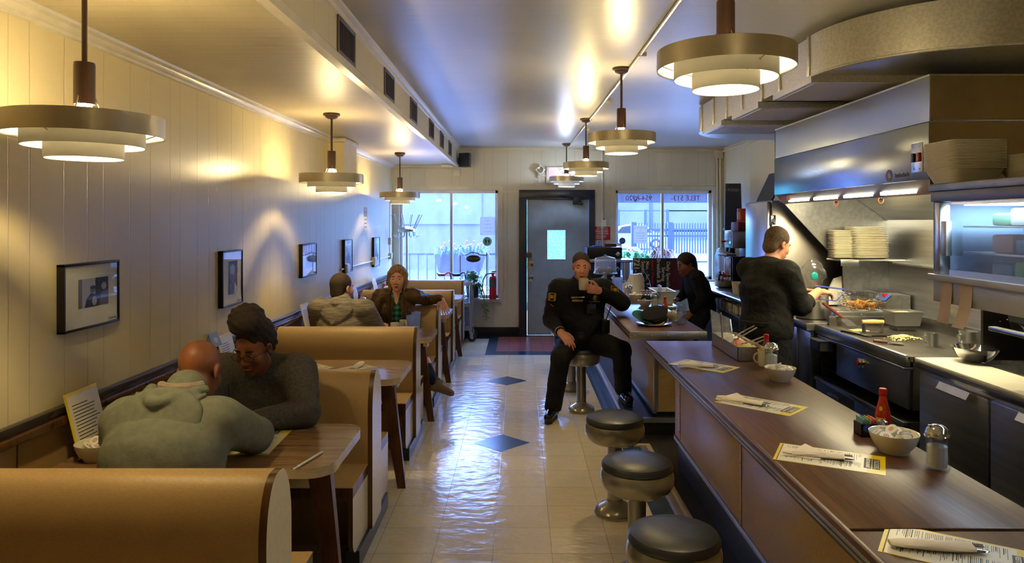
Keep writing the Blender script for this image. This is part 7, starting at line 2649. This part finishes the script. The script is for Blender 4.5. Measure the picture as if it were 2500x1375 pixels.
def body_core(B, J, g=0.0, legs=True, arms=True, forearm=True, sc=1.0):
    """torso and limbs; g inflates everything (clothes)"""
    pel, ch, nk = V3(J['pel']), V3(J['ch']), V3(J['nk'])
    bf = nz(J['bf'])
    w_ = J.get('w', 1.0)
    r = nz(V3(J['shR']) - V3(J['shL']))
    B.cap(pel - r * .05 * w_, pel + r * .05 * w_, .118 * w_ + g, .118 * w_ + g, .05)
    mid = (pel + ch) / 2 + bf * J.get('belly', 0)
    B.cap(pel + (ch - pel) * .15, mid, .125 * w_ + g + J.get('belly', 0) * .5, .125 * w_ + g + J.get('belly', 0) * .5, .05, (bf, 1.12))
    B.cap(mid - r * .03 * w_, ch - r * .055 * w_, .115 * w_ + g, .112 * w_ + g, .05, (bf, 1.15)); B.cap(mid + r * .03 * w_, ch + r * .055 * w_, .115 * w_ + g, .112 * w_ + g, .05, (bf, 1.15))
    shm = (V3(J['shL']) + V3(J['shR'])) / 2
    B.cap(ch, shm, .13 * w_ + g, .075 * w_ + g, .05, (bf, 1.15))
    B.cap(V3(J['shL']) * .8 + shm * .2, V3(J['shR']) * .8 + shm * .2, .062 * w_ + g, .062 * w_ + g, .04)
    if arms:
        for s in 'LR':
            sh, el, wr = V3(J['sh' + s]), V3(J['el' + s]), V3(J['wr' + s])
            a = J.get('arm', 1.0)
            B.cap(sh, el, .058 * w_ * a + g, .043 * w_ * a + g, .03)
            if forearm:
                fe = wr if g <= 0 else el + (wr - el) * .90
                B.cap(el, fe, .043 * w_ * a + g, .029 * a + g * .75, .012)
    if legs:
        for s in 'LR':
            hp, kn, an = V3(J['hp' + s]), V3(J['kn' + s]), V3(J['an' + s])
            B.cap(hp, kn, .092 * w_ + g, .060 * w_ + g, .04)
            B.cap(kn, (kn * .6 + an * .4), .058 * w_ + g, .054 * w_ + g, .02)
            B.cap((kn * .6 + an * .4), an, .054 * w_ + g, .040 + g, .02)


def shoe(par, an, toe, mt, s=1.0, h=.0):
    an, toe = V3(an), V3(toe)
    d = toe - an; d[2] = 0; d = nz(d)
    sd = np.cross(d, V3((0, 0, 1)))
    fz = toe[2]
    B = Blob()
    heel = np.array([an[0], an[1], fz]) - d * .035
    B.cap(heel + V3((0, 0, .035)), toe + V3((0, 0, .028)), .037 * s, .034 * s, .02)
    B.cap(heel + V3((0, 0, .04)), an + V3((0, 0, .03)), .040 * s, .046 * s, .02)
    B.cap(heel + d * .08 + V3((0, 0, .06)), toe - d * .06 + V3((0, 0, .038)), .036 * s, .032 * s, .02)
    B.cut(V3((0, 0, fz - .012)), (0, 0, -1))
    o = B.build('shoe', mt, par, .006)
    b = MB(); pts = []
    M_ = [heel - d * .03, heel + sd * .032, heel + d * .09 + sd * .034, toe + sd * .032, toe + d * .034, toe - sd * .032, heel + d * .09 - sd * .030, heel - sd * .032]
    b.poly([(p[0], p[1], fz - .024) for p in M_] + [(p[0], p[1], fz + .002) for p in M_], [tuple(range(7, -1, -1)), tuple(range(8, 16))] + [(i, (i + 1) % 8, (i + 1) % 8 + 8, i + 8) for i in range(8)])
    b.build('sole', M['rubber'], o)
    return o


def tilt_shoe(par, an, toe, mt, up):
    an, toe, up = V3(an), V3(toe), nz(up)
    d = nz(toe - an)
    B = Blob()
    B.cap(an - up * .03 - d * .03, toe, .034, .022, .02); B.cap(an - up * .02, an + up * .03, .038, .036, .02); B.cap(an + d * .05, toe - d * .02, .034, .026, .02)
    return B.build('shoe', mt, par, .006)


def hood(par, nk, bf, mt, s=1.0, drop=0.0, slope=.55):
    """a hood lying down the back: soft pouch, rolled rim round the neck, hanging folds"""
    nk, bf = V3(nk), nz(bf)
    r = nz(np.cross(bf, V3((0, 0, 1))))
    dn = nz(-bf * slope + V3((0, 0, -1)))          # down the back
    out = nz(np.cross(r, dn))
    if np.dot(out, bf) > 0:
        out = -out
    B = Blob()
    Rp = np.stack([r, out, dn])
    o0 = nk - bf * .075 * s + V3((0, 0, -drop))
    B.ell(o0 + dn * .05 * s + out * .012, [.145 * s, .034 * s, .10 * s], Rp, .03)
    B.ell(o0 + dn * .12 * s + out * .010, [.09 * s, .034 * s, .075 * s], Rp, .03)
    n = 13
    for wd, dp, ra in ((.088, .015, .020), (.112, .075, .008), (.092, .120, .008), (.062, .155, .007)):
        pts = []
        for i in range(n):
            u = -1 + 2 * i / (n - 1)
            pts.append(o0 + r * u * wd * s + dn * (dp * (1 - abs(u) ** 1.6) * 1.25 - .02 * abs(u)) * s + out * (.038 - .034 * abs(u) ** 2.2) * s + bf * (.070 * abs(u) ** 2 if ra > .015 else .03 * abs(u) ** 3) * s + V3((0, 0, 0.005 if ra > .015 else 0)))
        for i in range(n - 1):
            B.cap(pts[i], pts[i + 1], ra * s, ra * s, .008)
    return B.build('hood', mt, par, .007, (.0015, 38))


# ---------------------------------------------------------------- A: bald man in the hoodie, back to us
J = dict(pel=(-1.33, 2.60, .545), ch=(-1.33, 2.66, .83), nk=(-1.34, 2.83, 1.005), bf=(0.05, 1, -.25), w=1.24, belly=.02, arm=1.0,
         shL=(-1.515, 2.74, .935), shR=(-1.150, 2.74, .935), elL=(-1.645, 2.93, .82), elR=(-1.11, 2.98, .815), wrL=(-1.48, 3.17, .785), wrR=(-1.24, 3.19, .80),
         hpL=(-1.44, 2.64, .53), hpR=(-1.22, 2.64, .53), knL=(-1.46, 2.98, .55), knR=(-1.22, 2.98, .55), anL=(-1.46, 2.98, .11), anR=(-1.20, 2.98, .11))
t = thing('person', 'bald man in a grey-green hoodie seated with his back to us, leaning over the table', 'person', (-1.33, 2.62, 0))
hd, Rm = (-1.335, 2.965, 1.085), head_frame((.10, .9, -.55), (0, .5, .86))
B = Blob(); body_core(B, J); B.cap(J['nk'], V3(hd) + V3((0, -.03, -.03)), .066, .060, .03)
L = add_head(B, hd, Rm, 1.06)
add_hand(B, J['wrL'], (.6, .75, -.05), (0, 0, -1), (.7, -.7, 0), .3); add_hand(B, J['wrR'], (-.45, .85, .0), (0, 0, -1), (-.8, -.5, 0), .35)
body = B.build('body', SKIN_M, t, .0065)
face_parts(t, L, Rm, 1.06, SKIN_M, LIPD, IRIS, IRIS)
B = Blob(); body_core(B, J, .022, legs=False); B.cap(J['nk'], V3(J['nk']) + V3((0, .03, .025)), .085, .082, .03)
B.cap(V3(J['pel']) - V3((.08, 0, -.02)), V3(J['pel']) + V3((.08, 0, .02)), .16, .16, .05)
B.build('hoodie', HOOD_G, t, .009, (.0015, 20))
hood(t, V3(J['nk']) + V3((0, -.045, .015)), (.08, 1, 0), HOOD_G, 1.2, slope=.62)
B = Blob()
for s in 'LR':
    B.cap(J['hp' + s], J['kn' + s], .115, .085, .03); B.cap(J['kn' + s], J['an' + s], .08, .065, .02)
B.build('trousers', PANTS, t, .01)
for s in 'LR':
    a = V3(J['an' + s]); shoe(t, a, (a[0], a[1] + .16, .026), BOOT)
b = MB()
for i in range(15):
    a = R(150) + R(240) * i / 14
b.tube([V3(J['nk']) + V3((.085 * math.cos(R(200) + R(140) * i / 10), .02 + .075 * math.sin(R(200) + R(140) * i / 10), .055)) for i in range(11)], .018, 10)
b.build('collar', fabric('pale_rib_knit', rgb(150, 136, 124), None, bs=300), t)

# ---------------------------------------------------------------- B: woman in grey sweater facing us
J = dict(pel=(-1.27, 3.60, .55), ch=(-1.27, 3.55, .82), nk=(-1.255, 3.45, 1.005), bf=(-.05, -1, -.2), w=1.08, arm=1.15,
         shR=(-1.455, 3.50, .97), shL=(-1.085, 3.50, .97), elR=(-1.50, 3.36, .80), elL=(-1.015, 3.36, .805), wrR=(-1.36, 3.20, .785), wrL=(-1.25, 3.27, .79),
         hpR=(-1.37, 3.58, .53), hpL=(-1.17, 3.58, .53), knR=(-1.37, 3.22, .54), knL=(-1.16, 3.22, .54), anR=(-1.37, 3.26, .10), anL=(-1.16, 3.26, .10))
t = thing('person', 'woman with bun and glasses in a grey sweater looking down across the table', 'person', (-1.27, 3.58, 0))
hd, Rm = (-1.255, 3.365, 1.115), head_frame((-.22, -1, -.42), (-.03, -.3, 1))
B = Blob(); body_core(B, J); B.cap(J['nk'], V3(hd) + V3((0, .03, -.05)), .055, .052, .03)
L = add_head(B, hd, Rm, 1.0, fem=True)
add_hand(B, J['wrL'], (-.95, -.2, -.05), (0, 0, -1), (0, -1, .2), .35, .92); add_hand(B, J['wrR'], (.6, -.7, 0), (0, 0, -1), (.6, .6, .2), .3, .92)
B.build('body', SKIN_B, t, .0065)
face_parts(t, L, Rm, 1.0, SKIN_B, LIPD, IRIS, IRIS)
B = Blob(); body_core(B, J, .018, legs=False)
B.build('sweater', GREY_K, t, .009, (.0025, 26))
hood(t, V3(J['nk']) + V3((0, .02, .0)), (-.1, -1, 0), GREY_K, .85, .02)
B = Blob()
HB = mat('dark_brown_hair', rgb(38, 24, 20), .75, bump=.8, bs=130)
c = L(0, -.030, .052); B.ell(c, [.086, .098, .086], Rm, .02); B.ell(L(0, .03, .145), [.075, .07, .055], Rm, .03); B.ell(L(.02, -.02, .15), [.08, .08, .06], Rm, .03); B.ell(L(0, -.06, .0), [.078, .06, .07], Rm, .02)
B.ell(L(0, .10, -.03), [.075, .075, .105], Rm, .01, True)
B.build('hair', HB, t, .007, (.004, 60))
b = MB()
for sx in (-1, 1):
    b.tube([L(sx * .031 + .024 * math.cos(a), .103, .004 + .019 * math.sin(a)) for a in [2 * PI * i / 16 for i in range(17)]], .0018, 6, cap=False)
    b.tube([L(sx * .055, .100, .008), L(sx * .076, .05, .008), L(sx * .08, -.005, .006)], .0016, 6)
b.tube([L(-.008, .106, .006), L(.008, .106, .006)], .0018, 6); b.build('glasses', M['black'], t)
B = Blob()
for s in 'LR':
    B.cap(J['hp' + s], J['kn' + s], .10, .075, .03); B.cap(J['kn' + s], J['an' + s], .07, .055, .02)
B.build('trousers', PANTS, t, .01)
for s in 'LR':
    a = V3(J['an' + s]); shoe(t, a, (a[0], a[1] - .14, .026), BOOT, .9)

# ---------------------------------------------------------------- C: man in marled hoodie, back to us
J = dict(pel=(-1.46, 5.76, .545), ch=(-1.46, 5.79, .84), nk=(-1.465, 5.86, 1.035), bf=(.25, 1, -.12), w=1.10, arm=1.12,
         shL=(-1.645, 5.81, .995), shR=(-1.265, 5.80, .985), elL=(-1.68, 5.98, .80), elR=(-1.19, 5.93, .815), wrL=(-1.50, 6.10, .79), wrR=(-1.255, 6.14, .81),
         hpL=(-1.56, 5.80, .53), hpR=(-1.36, 5.80, .53), knL=(-1.57, 6.14, .54), knR=(-1.36, 6.14, .54), anL=(-1.57, 6.12, .10), anR=(-1.34, 6.12, .10))
t = thing('person', 'man in a marled grey hoodie seen from behind, seated opposite the blonde woman', 'person', (-1.46, 5.78, 0))
hd, Rm = (-1.475, 5.90, 1.15), head_frame((.55, .85, -.08), (0, .1, 1))
B = Blob(); body_core(B, J); B.cap(J['nk'], V3(hd) + V3((0, -.02, -.06)), .060, .058, .03)
L = add_head(B, hd, Rm, 1.0)
add_hand(B, J['wrL'], (.7, .6, -.05), (0, 0, -1), (.5, -.7, 0), .3); add_hand(B, J['wrR'], (.15, .9, .12), (-.5, 0, -.8), (-.6, 0, .6), .5)
B.build('body', SKIN_R, t, .0065)
face_parts(t, L, Rm, 1.0, SKIN_R, LIP, HB, IRIS)
B = Blob(); body_core(B, J, .018, legs=False); B.cap(J['nk'], V3(J['nk']) + V3((0, .02, .02)), .078, .076, .03)
B.build('hoodie', MARL, t, .009, (.0025, 30))
hood(t, V3(J['nk']) + V3((0, -.03, 0)), (.15, 1, 0), MARL, .95)
B = Blob(); B.ell(L(0, -.018, .045), [.081, .096, .088], Rm, .02); B.ell(L(0, -.055, -.03), [.066, .045, .06], Rm, .03)
B.ell(L(0, .125, -.02), [.10, .10, .12], Rm, .008, True)
B.build('hair', mat('short_brown_hair', rgb(62, 46, 36), .8, col2=rgb(44, 32, 26), vs=90, bump=.6, bs=160), t, .006)
B = Blob(); B.ell(L(0, .04, -.075), [.056, .062, .042], Rm, .01); B.ell(L(0, .10, -.055), [.03, .03, .02], Rm, .006, True); B.ell(L(0, .06, .0), [.08, .08, .055], Rm, .008, True)
B.build('beard', mat('stubble', rgb(92, 64, 50), .8, bump=.4, bs=200), t, .006)
B = Blob()
for s in 'LR':
    B.cap(J['hp' + s], J['kn' + s], .10, .075, .03); B.cap(J['kn' + s], J['an' + s], .07, .055, .02)
B.build('trousers', PANTS, t, .01)
for s in 'LR':
    a = V3(J['an' + s]); shoe(t, a, (a[0], a[1] + .16, .026), BOOT)

# ---------------------------------------------------------------- D: blonde woman facing us
J = dict(pel=(-1.15, 6.66, .545), ch=(-1.15, 6.68, .84), nk=(-1.148, 6.68, 1.045), bf=(.05, -1, 0), w=.92, arm=.95,
         shR=(-1.315, 6.68, 1.005), shL=(-.99, 6.70, 1.005), elR=(-1.375, 6.53, .81), elL=(-.905, 6.93, .945), wrR=(-1.27, 6.32, .79), wrL=(-.765, 6.85, .965),
         hpR=(-1.23, 6.63, .52), hpL=(-1.06, 6.62, .52), knR=(-1.20, 6.26, .54), knL=(-.90, 6.30, .57), anR=(-1.15, 6.22, .10), anL=(-.745, 6.17, .315))
t = thing('person', 'woman with a blonde bob in a brown leather jacket, arm over the booth back', 'person', (-1.15, 6.65, 0))
hd, Rm = (-1.145, 6.645, 1.175), head_frame((.06, -1, -.08), (0, -.05, 1))
B = Blob(); body_core(B, J); B.cap(J['nk'], V3(hd) + V3((0, .02, -.06)), .050, .047, .03)
L = add_head(B, hd, Rm, .98, fem=True)
add_hand(B, J['wrL'], (.40, -.12, -.9), (-.30, .85, -.1), (-1, -.3, -.2), .16, .98, .25, .1); add_hand(B, J['wrR'], (.5, -.7, .1), (.3, .1, -.9), (.7, .4, .3), .55, .9)
B.build('body', SKIN_L, t, .006)
face_parts(t, L, Rm, .98, SKIN_L, LIP, mat('brown_brow', rgb(110, 80, 56), .8), IRISB)
# shirt panel in the open jacket
B = Blob(); body_core(B, J, .006, legs=False, arms=False)
B.ell((-1.148, 6.55, 1.06), (.050, .09, .15), None, .006, True)
B.build('plaid_shirt', PLAID, t, .007)
B = Blob(); body_core(B, J, .02, legs=False)
B.ell((-1.135, 6.45, .86), (.062, .17, .30), None, .008, True); B.ell((-1.147, 6.56, 1.06), (.062, .12, .12), None, .008, True)
for s, e in (('L', 1), ('R', 1)):
    pass
B.build('leather_jacket', JACKET, t, .0075, (.003, 34))
b = MB(); b.tube([(-1.075, 6.555, 1.04), (-1.062, 6.545, .95), (-1.055, 6.545, .84), (-1.06, 6.55, .72)], .012, 8); b.tube([(-1.215, 6.555, 1.04), (-1.21, 6.545, .95), (-1.205, 6.545, .84), (-1.2, 6.55, .72)], .012, 8); b.build('lapel', JACKET, t)
B = Blob(); B.ell(L(0, -.02, .045), [.084, .096, .086], Rm, .02)
for sx in (-1, 1):
    B.cap(L(sx * .070, .01, .05), L(sx * .080, .012, -.03), .024, .022, .02); B.cap(L(sx * .080, .012, -.03), L(sx * .066, .024, -.105), .022, .012, .02); B.cap(L(sx * .06, -.05, .03), L(sx * .062, -.04, -.10), .038, .026, .03)
B.cap(L(0, -.07, .03), L(0, -.065, -.10), .05, .03, .03); B.cap(L(-.035, .066, .098), L(.066, .040, .055), .018, .020, .015)
B.ell(L(-.004, .12, -.015), [.064, .080, .100], Rm, .008, True)
B.build('hair', mat('dark_blonde_hair', rgb(176, 138, 92), .5, col2=rgb(112, 84, 54), vs=26, stretch=(4, 4, .35), bump=.35, bs=40), t, .006, (.0012, 45))
B = Blob()
for s in 'LR':
    B.cap(J['hp' + s], J['kn' + s], .088, .062, .03); B.cap(J['kn' + s], J['an' + s], .058, .042, .02)
B.cap(V3(J['pel']) - V3((.06, 0, .01)), V3(J['pel']) + V3((.06, 0, -.01)), .125, .125, .04)
B.build('jeans', JEANS, t, .008)
shoe(t, J['anR'], (J['anR'][0], J['anR'][1] - .14, .026), SHOE, .85)
tilt_shoe(t, V3(J['anL']) + V3((.015, -.005, -.02)), (-.585, 6.10, .235), SHOE, (.5, 0, .86))

# ---------------------------------------------------------------- E: police officer on the stool
J = dict(pel=(.55, 6.44, .655), ch=(.55, 6.43, .96), nk=(.55, 6.41, 1.165), bf=(0, -1, 0), w=1.18, belly=.03, arm=1.12,
         shR=(.345, 6.43, 1.10), shL=(.755, 6.43, 1.10), elR=(.275, 6.40, .825), elL=(.905, 6.34, .985), wrR=(.345, 6.14, .755), wrL=(.685, 6.17, 1.105),
         hpR=(.45, 6.40, .62), hpL=(.66, 6.40, .635), knR=(.345, 6.03, .565), knL=(.865, 6.10, .60), anR=(.285, 6.17, .10), anL=(.90, 6.22, .25))
t = thing('person', 'police officer in black uniform on a stool drinking from a white mug', 'person', (.55, 6.42, 0))
hd, Rm = (.545, 6.375, 1.30), head_frame((-.02, -1, -.12), (0, -.08, 1))
B = Blob(); body_core(B, J); B.cap(J['nk'], V3(hd) + V3((0, .02, -.06)), .066, .062, .03)
L = add_head(B, hd, Rm, 1.02)
add_hand(B, J['wrR'], (.50, -.50, -.52), (.1, .45, -.9), (.8, .3, .2), .40, 1.08); add_hand(B, J['wrL'], (-.93, -.25, .22), (.1, -.9, .1), (.0, .1, 1), .75, 1.05, .05)
B.build('body', SKIN_R, t, .006)
face_parts(t, L, Rm, 1.02, SKIN_R, LIP, HB, IRIS)
B = Blob(); B.ell(L(0, -.018, .050), [.079, .094, .084], Rm, .02); B.ell(L(0, -.05, -.02), [.066, .05, .06], Rm, .03)
B.ell(L(0, .115, -.015), [.10, .10, .105], Rm, .008, True)
B.build('hair', mat('greying_dark_hair', rgb(92, 80, 72), .8, col2=rgb(58, 48, 42), vs=80, bump=.5, bs=160), t, .006)
B = Blob(); body_core(B, J, .018, legs=False); B.cap(J['nk'], V3(J['nk']) + V3((0, 0, .02)), .080, .076, .03)
B.build('uniform_shirt', UNI, t, .0085, (.0025, 28))
B = Blob(); B.cap((.55, 6.42, .76), (.55, 6.42, 1.02), .172, .165, .04, ((0, 1, 0), 1.12)); B.cap((.46, 6.42, 1.03), (.46, 6.42, 1.12), .07, .06, .03); B.cap((.64, 6.42, 1.03), (.64, 6.42, 1.12), .07, .06, .03)
B.build('duty_vest', fabric('black_vest', rgb(20, 20, 23), rgb(16, 16, 18), .8, 40), t, .009)
GOLD = mat('gold_braid', rgb(186, 150, 50), .45, .3); SILV = M['chrome']
def patch(name, pts, m_):
    b = MB(); b.poly(pts, [tuple(range(len(pts)))]); return b
Yv = 6.243
b = MB(); b.box(.445, .565, Yv - .006, Yv + .02, 1.035, 1.048, .002); b.build('name_bar', SILV, t)
b = MB(); b.box(.455, .55, Yv - .006, Yv + .02, 1.005, 1.022, .004); b.build('gold_badge', GOLD, t)
b = MB(); b.box(.60, .70, Yv - .004, Yv + .02, 1.0, 1.008, .002); b.sph((.66, Yv, 1.035), (.024, .012, .026), 10); b.build('star_badge', mat('dull_brass', rgb(130, 112, 74), .4, .6), t)
b = MB(); b.box(.58, .66, Yv - .02, Yv + .02, .90, .985, .008); b.tube([(.62, Yv - .01, .985), (.63, Yv - .01, 1.03)], .006, 6); b.build('radio_mic', M['black'], t)
b = MB(); b.box(.72, .79, 6.27, 6.36, .72, .84, .008); b.tube([(.76, 6.30, .84), (.80, 6.28, .96)], .005, 6); b.build('radio', M['black'], t)
for sx, x0, pts in ((-1, .27, None), (1, .83, None)):
    c = V3((.318, 6.36, 1.03)) if sx < 0 else V3((.815, 6.335, 1.075))
    b = MB()
    for (u0, v0, u1, v1) in ((-.03, -.035, .03, -.03), (-.03, .03, .03, .035), (-.032, -.03, -.027, .03), (.027, -.03, .032, .03), (-.015, -.015, .015, .015)):
        d_ = nz(V3((-.62, -.78, .15))) if sx < 0 else nz(V3((.35, -.9, .5)))
        ux = nz(np.cross(V3((0, 0, 1)), d_)); vx = np.cross(d_, ux)
        o_ = c + d_ * .062
        q = [o_ + ux * a + vx * e for a, e in ((u0, v0), (u1, v0), (u1, v1), (u0, v1))]
        b.poly([p + d_ * .006 for p in q] + [p - d_ * .02 for p in q], [(0, 1, 2, 3), (7, 6, 5, 4), (0, 4, 5, 1), (1, 5, 6, 2), (2, 6, 7, 3), (3, 7, 4, 0)])
    b.build('shoulder_patch', GOLD, t, smooth=False)
b = MB()
for k in range(2):
    z = .965 - k * .022
    b.tube([(.262, 6.362, z - .012), (.272, 6.342, z + .004), (.295, 6.333, z - .014)], .004, 6)
b.build('chevron', GOLD, t)
b = MB(); b.lathe([(.052, -.012), (.056, 0), (.052, .012)], (0, 0, 0), 24)
wv = nz(V3(J['wrR']) - V3(J['elR']))
Mw = Vector((0, 0, 1)).rotation_difference(Vector(wv)).to_matrix().to_4x4(); Mw.translation = Vector(V3(J['wrR']) - wv * .01)
for v in b.bm.verts:
    v.co = Mw @ (v.co * .85)
b.build('watch', mat('pale_watch', rgb(180, 160, 110), .3, .5), t)
B = Blob(); B.cap((.46, 6.44, .655), (.64, 6.44, .655), .150, .150, .04)
for s in 'LR':
    B.cap(J['hp' + s], J['kn' + s], .115, .086, .04); kn, an = V3(J['kn' + s]), V3(J['an' + s]); B.cap(kn, kn * .5 + an * .5, .084, .076, .02); B.cap(kn * .5 + an * .5, an, .078, .074, .02)
B.cut((0, 0, .07), (0, 0, -1))
B.build('trousers', fabric('black_trousers', rgb(25, 25, 29), rgb(19, 19, 23), .75, 40), t, .009, (.003, 26))
b = MB(); b.lathe([(.168, .72), (.176, .725), (.176, .765), (.168, .77)], (.55, 6.43, 0), 36); b.build('duty_belt', M['black'], t)
shoe(t, J['anR'], (.235, 6.00, .026), BOOT, 1.1); shoe(t, J['anL'], (.925, 6.05, .168), BOOT, 1.1)
make_mug('white mug held to the police officer\'s mouth', (.548, 6.165, 1.115), R(10), 1.05)

# ---------------------------------------------------------------- F: figure in dark clothes behind the far counter
J = dict(pel=(1.95, 7.62, .80), ch=(1.89, 7.62, 1.02), nk=(1.83, 7.60, 1.16), bf=(-1, -.1, -.2), w=.95,
         shR=(1.84, 7.77, 1.12), shL=(1.86, 7.46, 1.12), elR=(1.80, 7.80, .92), elL=(1.90, 7.42, .90), wrR=(1.72, 7.72, .87), wrL=(1.80, 7.45, .76),
         hpR=(1.95, 7.70, .78), hpL=(1.95, 7.54, .78), knR=(1.80, 7.70, .45), knL=(1.80, 7.54, .45), anR=(1.97, 7.70, .11), anL=(1.97, 7.54, .11))
t = thing('person', 'person in dark clothes stooping behind the far counter before the black signboard', 'person', (1.93, 7.62, 0))
hd, Rm = (1.765, 7.60, 1.245), head_frame((-.85, -.35, -.3), (-.3, 0, 1))
B = Blob(); body_core(B, J); B.cap(J['nk'], V3(hd) + V3((.03, 0, -.05)), .055, .052, .03)
L = add_head(B, hd, Rm, .97, fem=True)
add_hand(B, J['wrR'], (-.9, -.2, -.2), (0, 0, -1), (0, -1, 0), .4, .9); add_hand(B, J['wrL'], (-.7, 0, -.6), (0, .8, -.3), (-.5, 0, .8), .4, .9)
B.build('body', SKIN_B, t, .007)
face_parts(t, L, Rm, .97, SKIN_B, LIPD, IRIS, IRIS)
B = Blob(); B.ell(L(0, -.02, .045), [.086, .098, .088], Rm, .02); B.cap(L(0, -.08, .02), L(0, -.085, -.12), .06, .035, .03); B.ell(L(0, .115, -.02), [.075, .085, .10], Rm, .008, True)
B.build('hair', HB, t, .007)
B = Blob(); body_core(B, J, .016, legs=False); B.build('shirt', fabric('black_shirt', rgb(22, 22, 26), None), t, .009)
B = Blob()
for s in 'LR':
    B.cap(J['hp' + s], J['kn' + s], .10, .07, .03); B.cap(J['kn' + s], J['an' + s], .066, .055, .02)
B.build('trousers', PANTS, t, .01)
for s in 'LR':
    a = V3(J['an' + s]); shoe(t, a, (a[0] - .14, a[1], .03), BOOT, .9)

# ---------------------------------------------------------------- G: cook at the line
J = dict(pel=(1.80, 5.22, .93), ch=(1.80, 5.24, 1.20), nk=(1.845, 5.26, 1.40), bf=(.85, .5, -.1), w=1.12, belly=.02, arm=1.05,
         shR=(1.905, 5.08, 1.345), shL=(1.735, 5.42, 1.345), elR=(2.01, 5.10, 1.10), elL=(1.94, 5.50, 1.12), wrR=(2.20, 5.26, 1.19), wrL=(2.14, 5.48, 1.16),
         hpR=(1.84, 5.14, .90), hpL=(1.76, 5.31, .90), knR=(1.85, 5.15, .50), knL=(1.77, 5.33, .50), anR=(1.83, 5.14, .11), anL=(1.75, 5.33, .11))
t = thing('person', 'cook in charcoal shirt and black apron reaching towards the griddle', 'person', (1.80, 5.24, 0))
hd, Rm = (1.905, 5.29, 1.535), head_frame((.85, .35, -.35), (.25, .1, 1))
B = Blob(); body_core(B, J); B.cap(J['nk'], V3(hd) + V3((-.02, 0, -.06)), .060, .058, .03)
L = add_head(B, hd, Rm, 1.0)
add_hand(B, J['wrR'], (.85, .35, -.05), (0, .3, -.9), (-.2, .9, .2), .45); add_hand(B, J['wrL'], (.9, .1, .0), (0, -.6, -.7), (.1, -.6, .7), .55)
B.build('body', SKIN_R, t, .0065)
face_parts(t, L, Rm, 1.0, SKIN_R, LIP, HB, IRIS)
B = Blob(); B.ell(L(0, -.018, .048), [.082, .096, .088], Rm, .02); B.ell(L(0, -.055, -.03), [.066, .045, .06], Rm, .03); B.ell(L(0, .12, -.02), [.10, .10, .115], Rm, .008, True)
B.build('hair', mat('sandy_hair', rgb(104, 80, 52), .75, col2=rgb(74, 56, 38), vs=80, bump=.5, bs=150), t, .006)
B = Blob(); body_core(B, J, .020, legs=False, forearm=False)
for s in 'LR':
    el, wr = V3(J['el' + s]), V3(J['wr' + s]); B.cap(el, el + (wr - el) * .3, .066, .06, .02)
B.build('work_shirt', COOKB, t, .009, (.003, 26))
B = Blob(); B.cap((1.80, 5.23, .98), (1.80, 5.22, .56), .172, .195, .05, ((.85, .5, 0), 1.1)); B.cut((0, 0, .50), (0, 0, -1)); B.cut((0, 0, 1.0), (0, 0, 1))
B.build('apron', APRON, t, .01, (.003, 22))
b = MB(); b.lathe([(.183, .955), (.19, .96), (.19, .985), (.183, .99)], (1.80, 5.225, 0), 36); b.tube([(1.63, 5.14, .97), (1.60, 5.12, .86)], .008, 6); b.tube([(1.63, 5.16, .97), (1.61, 5.15, .82)], .008, 6); b.build('apron_string', APRON, t)
B = Blob()
for s in 'LR':
    B.cap(J['hp' + s], J['kn' + s], .11, .08, .03); B.cap(J['kn' + s], J['an' + s], .074, .062, .02)
B.build('trousers', PANTS, t, .01)
for s in 'LR':
    a = V3(J['an' + s]); shoe(t, a, (a[0] + .14, a[1] + .05, .03), BOOT)
# crumpled clear bag in the cook's hands
t = thing('plastic_bag', 'clear plastic bag with a teal patch held by the cook', 'bag', (2.20, 5.36, 1.2))
rnd = random.Random(4)
b = MB(); vs, fs = [], []
for i in range(9):
    for j in range(14):
        a = 2 * PI * j / 14; rr = (.02 + .075 * math.sin(PI * (i + .6) / 9.5)) * (1 + .25 * rnd.uniform(-1, 1))
        vs.append((2.20 + rr * math.cos(a), 5.36 + rr * math.sin(a) * .8, 1.42 - .026 * i))
for i in range(8):
    for j in range(14):
        fs.append((i * 14 + j, i * 14 + (j + 1) % 14, (i + 1) * 14 + (j + 1) % 14, (i + 1) * 14 + j))
b.poly(vs, fs); b.build('bag_film', M['poly'], t, ang=80)
b = MB(); b.sph((2.185, 5.292, 1.30), (.028, .005, .032), 12); b.build('teal_patch', mat('teal_pack', rgb(20, 150, 150), .4), t)
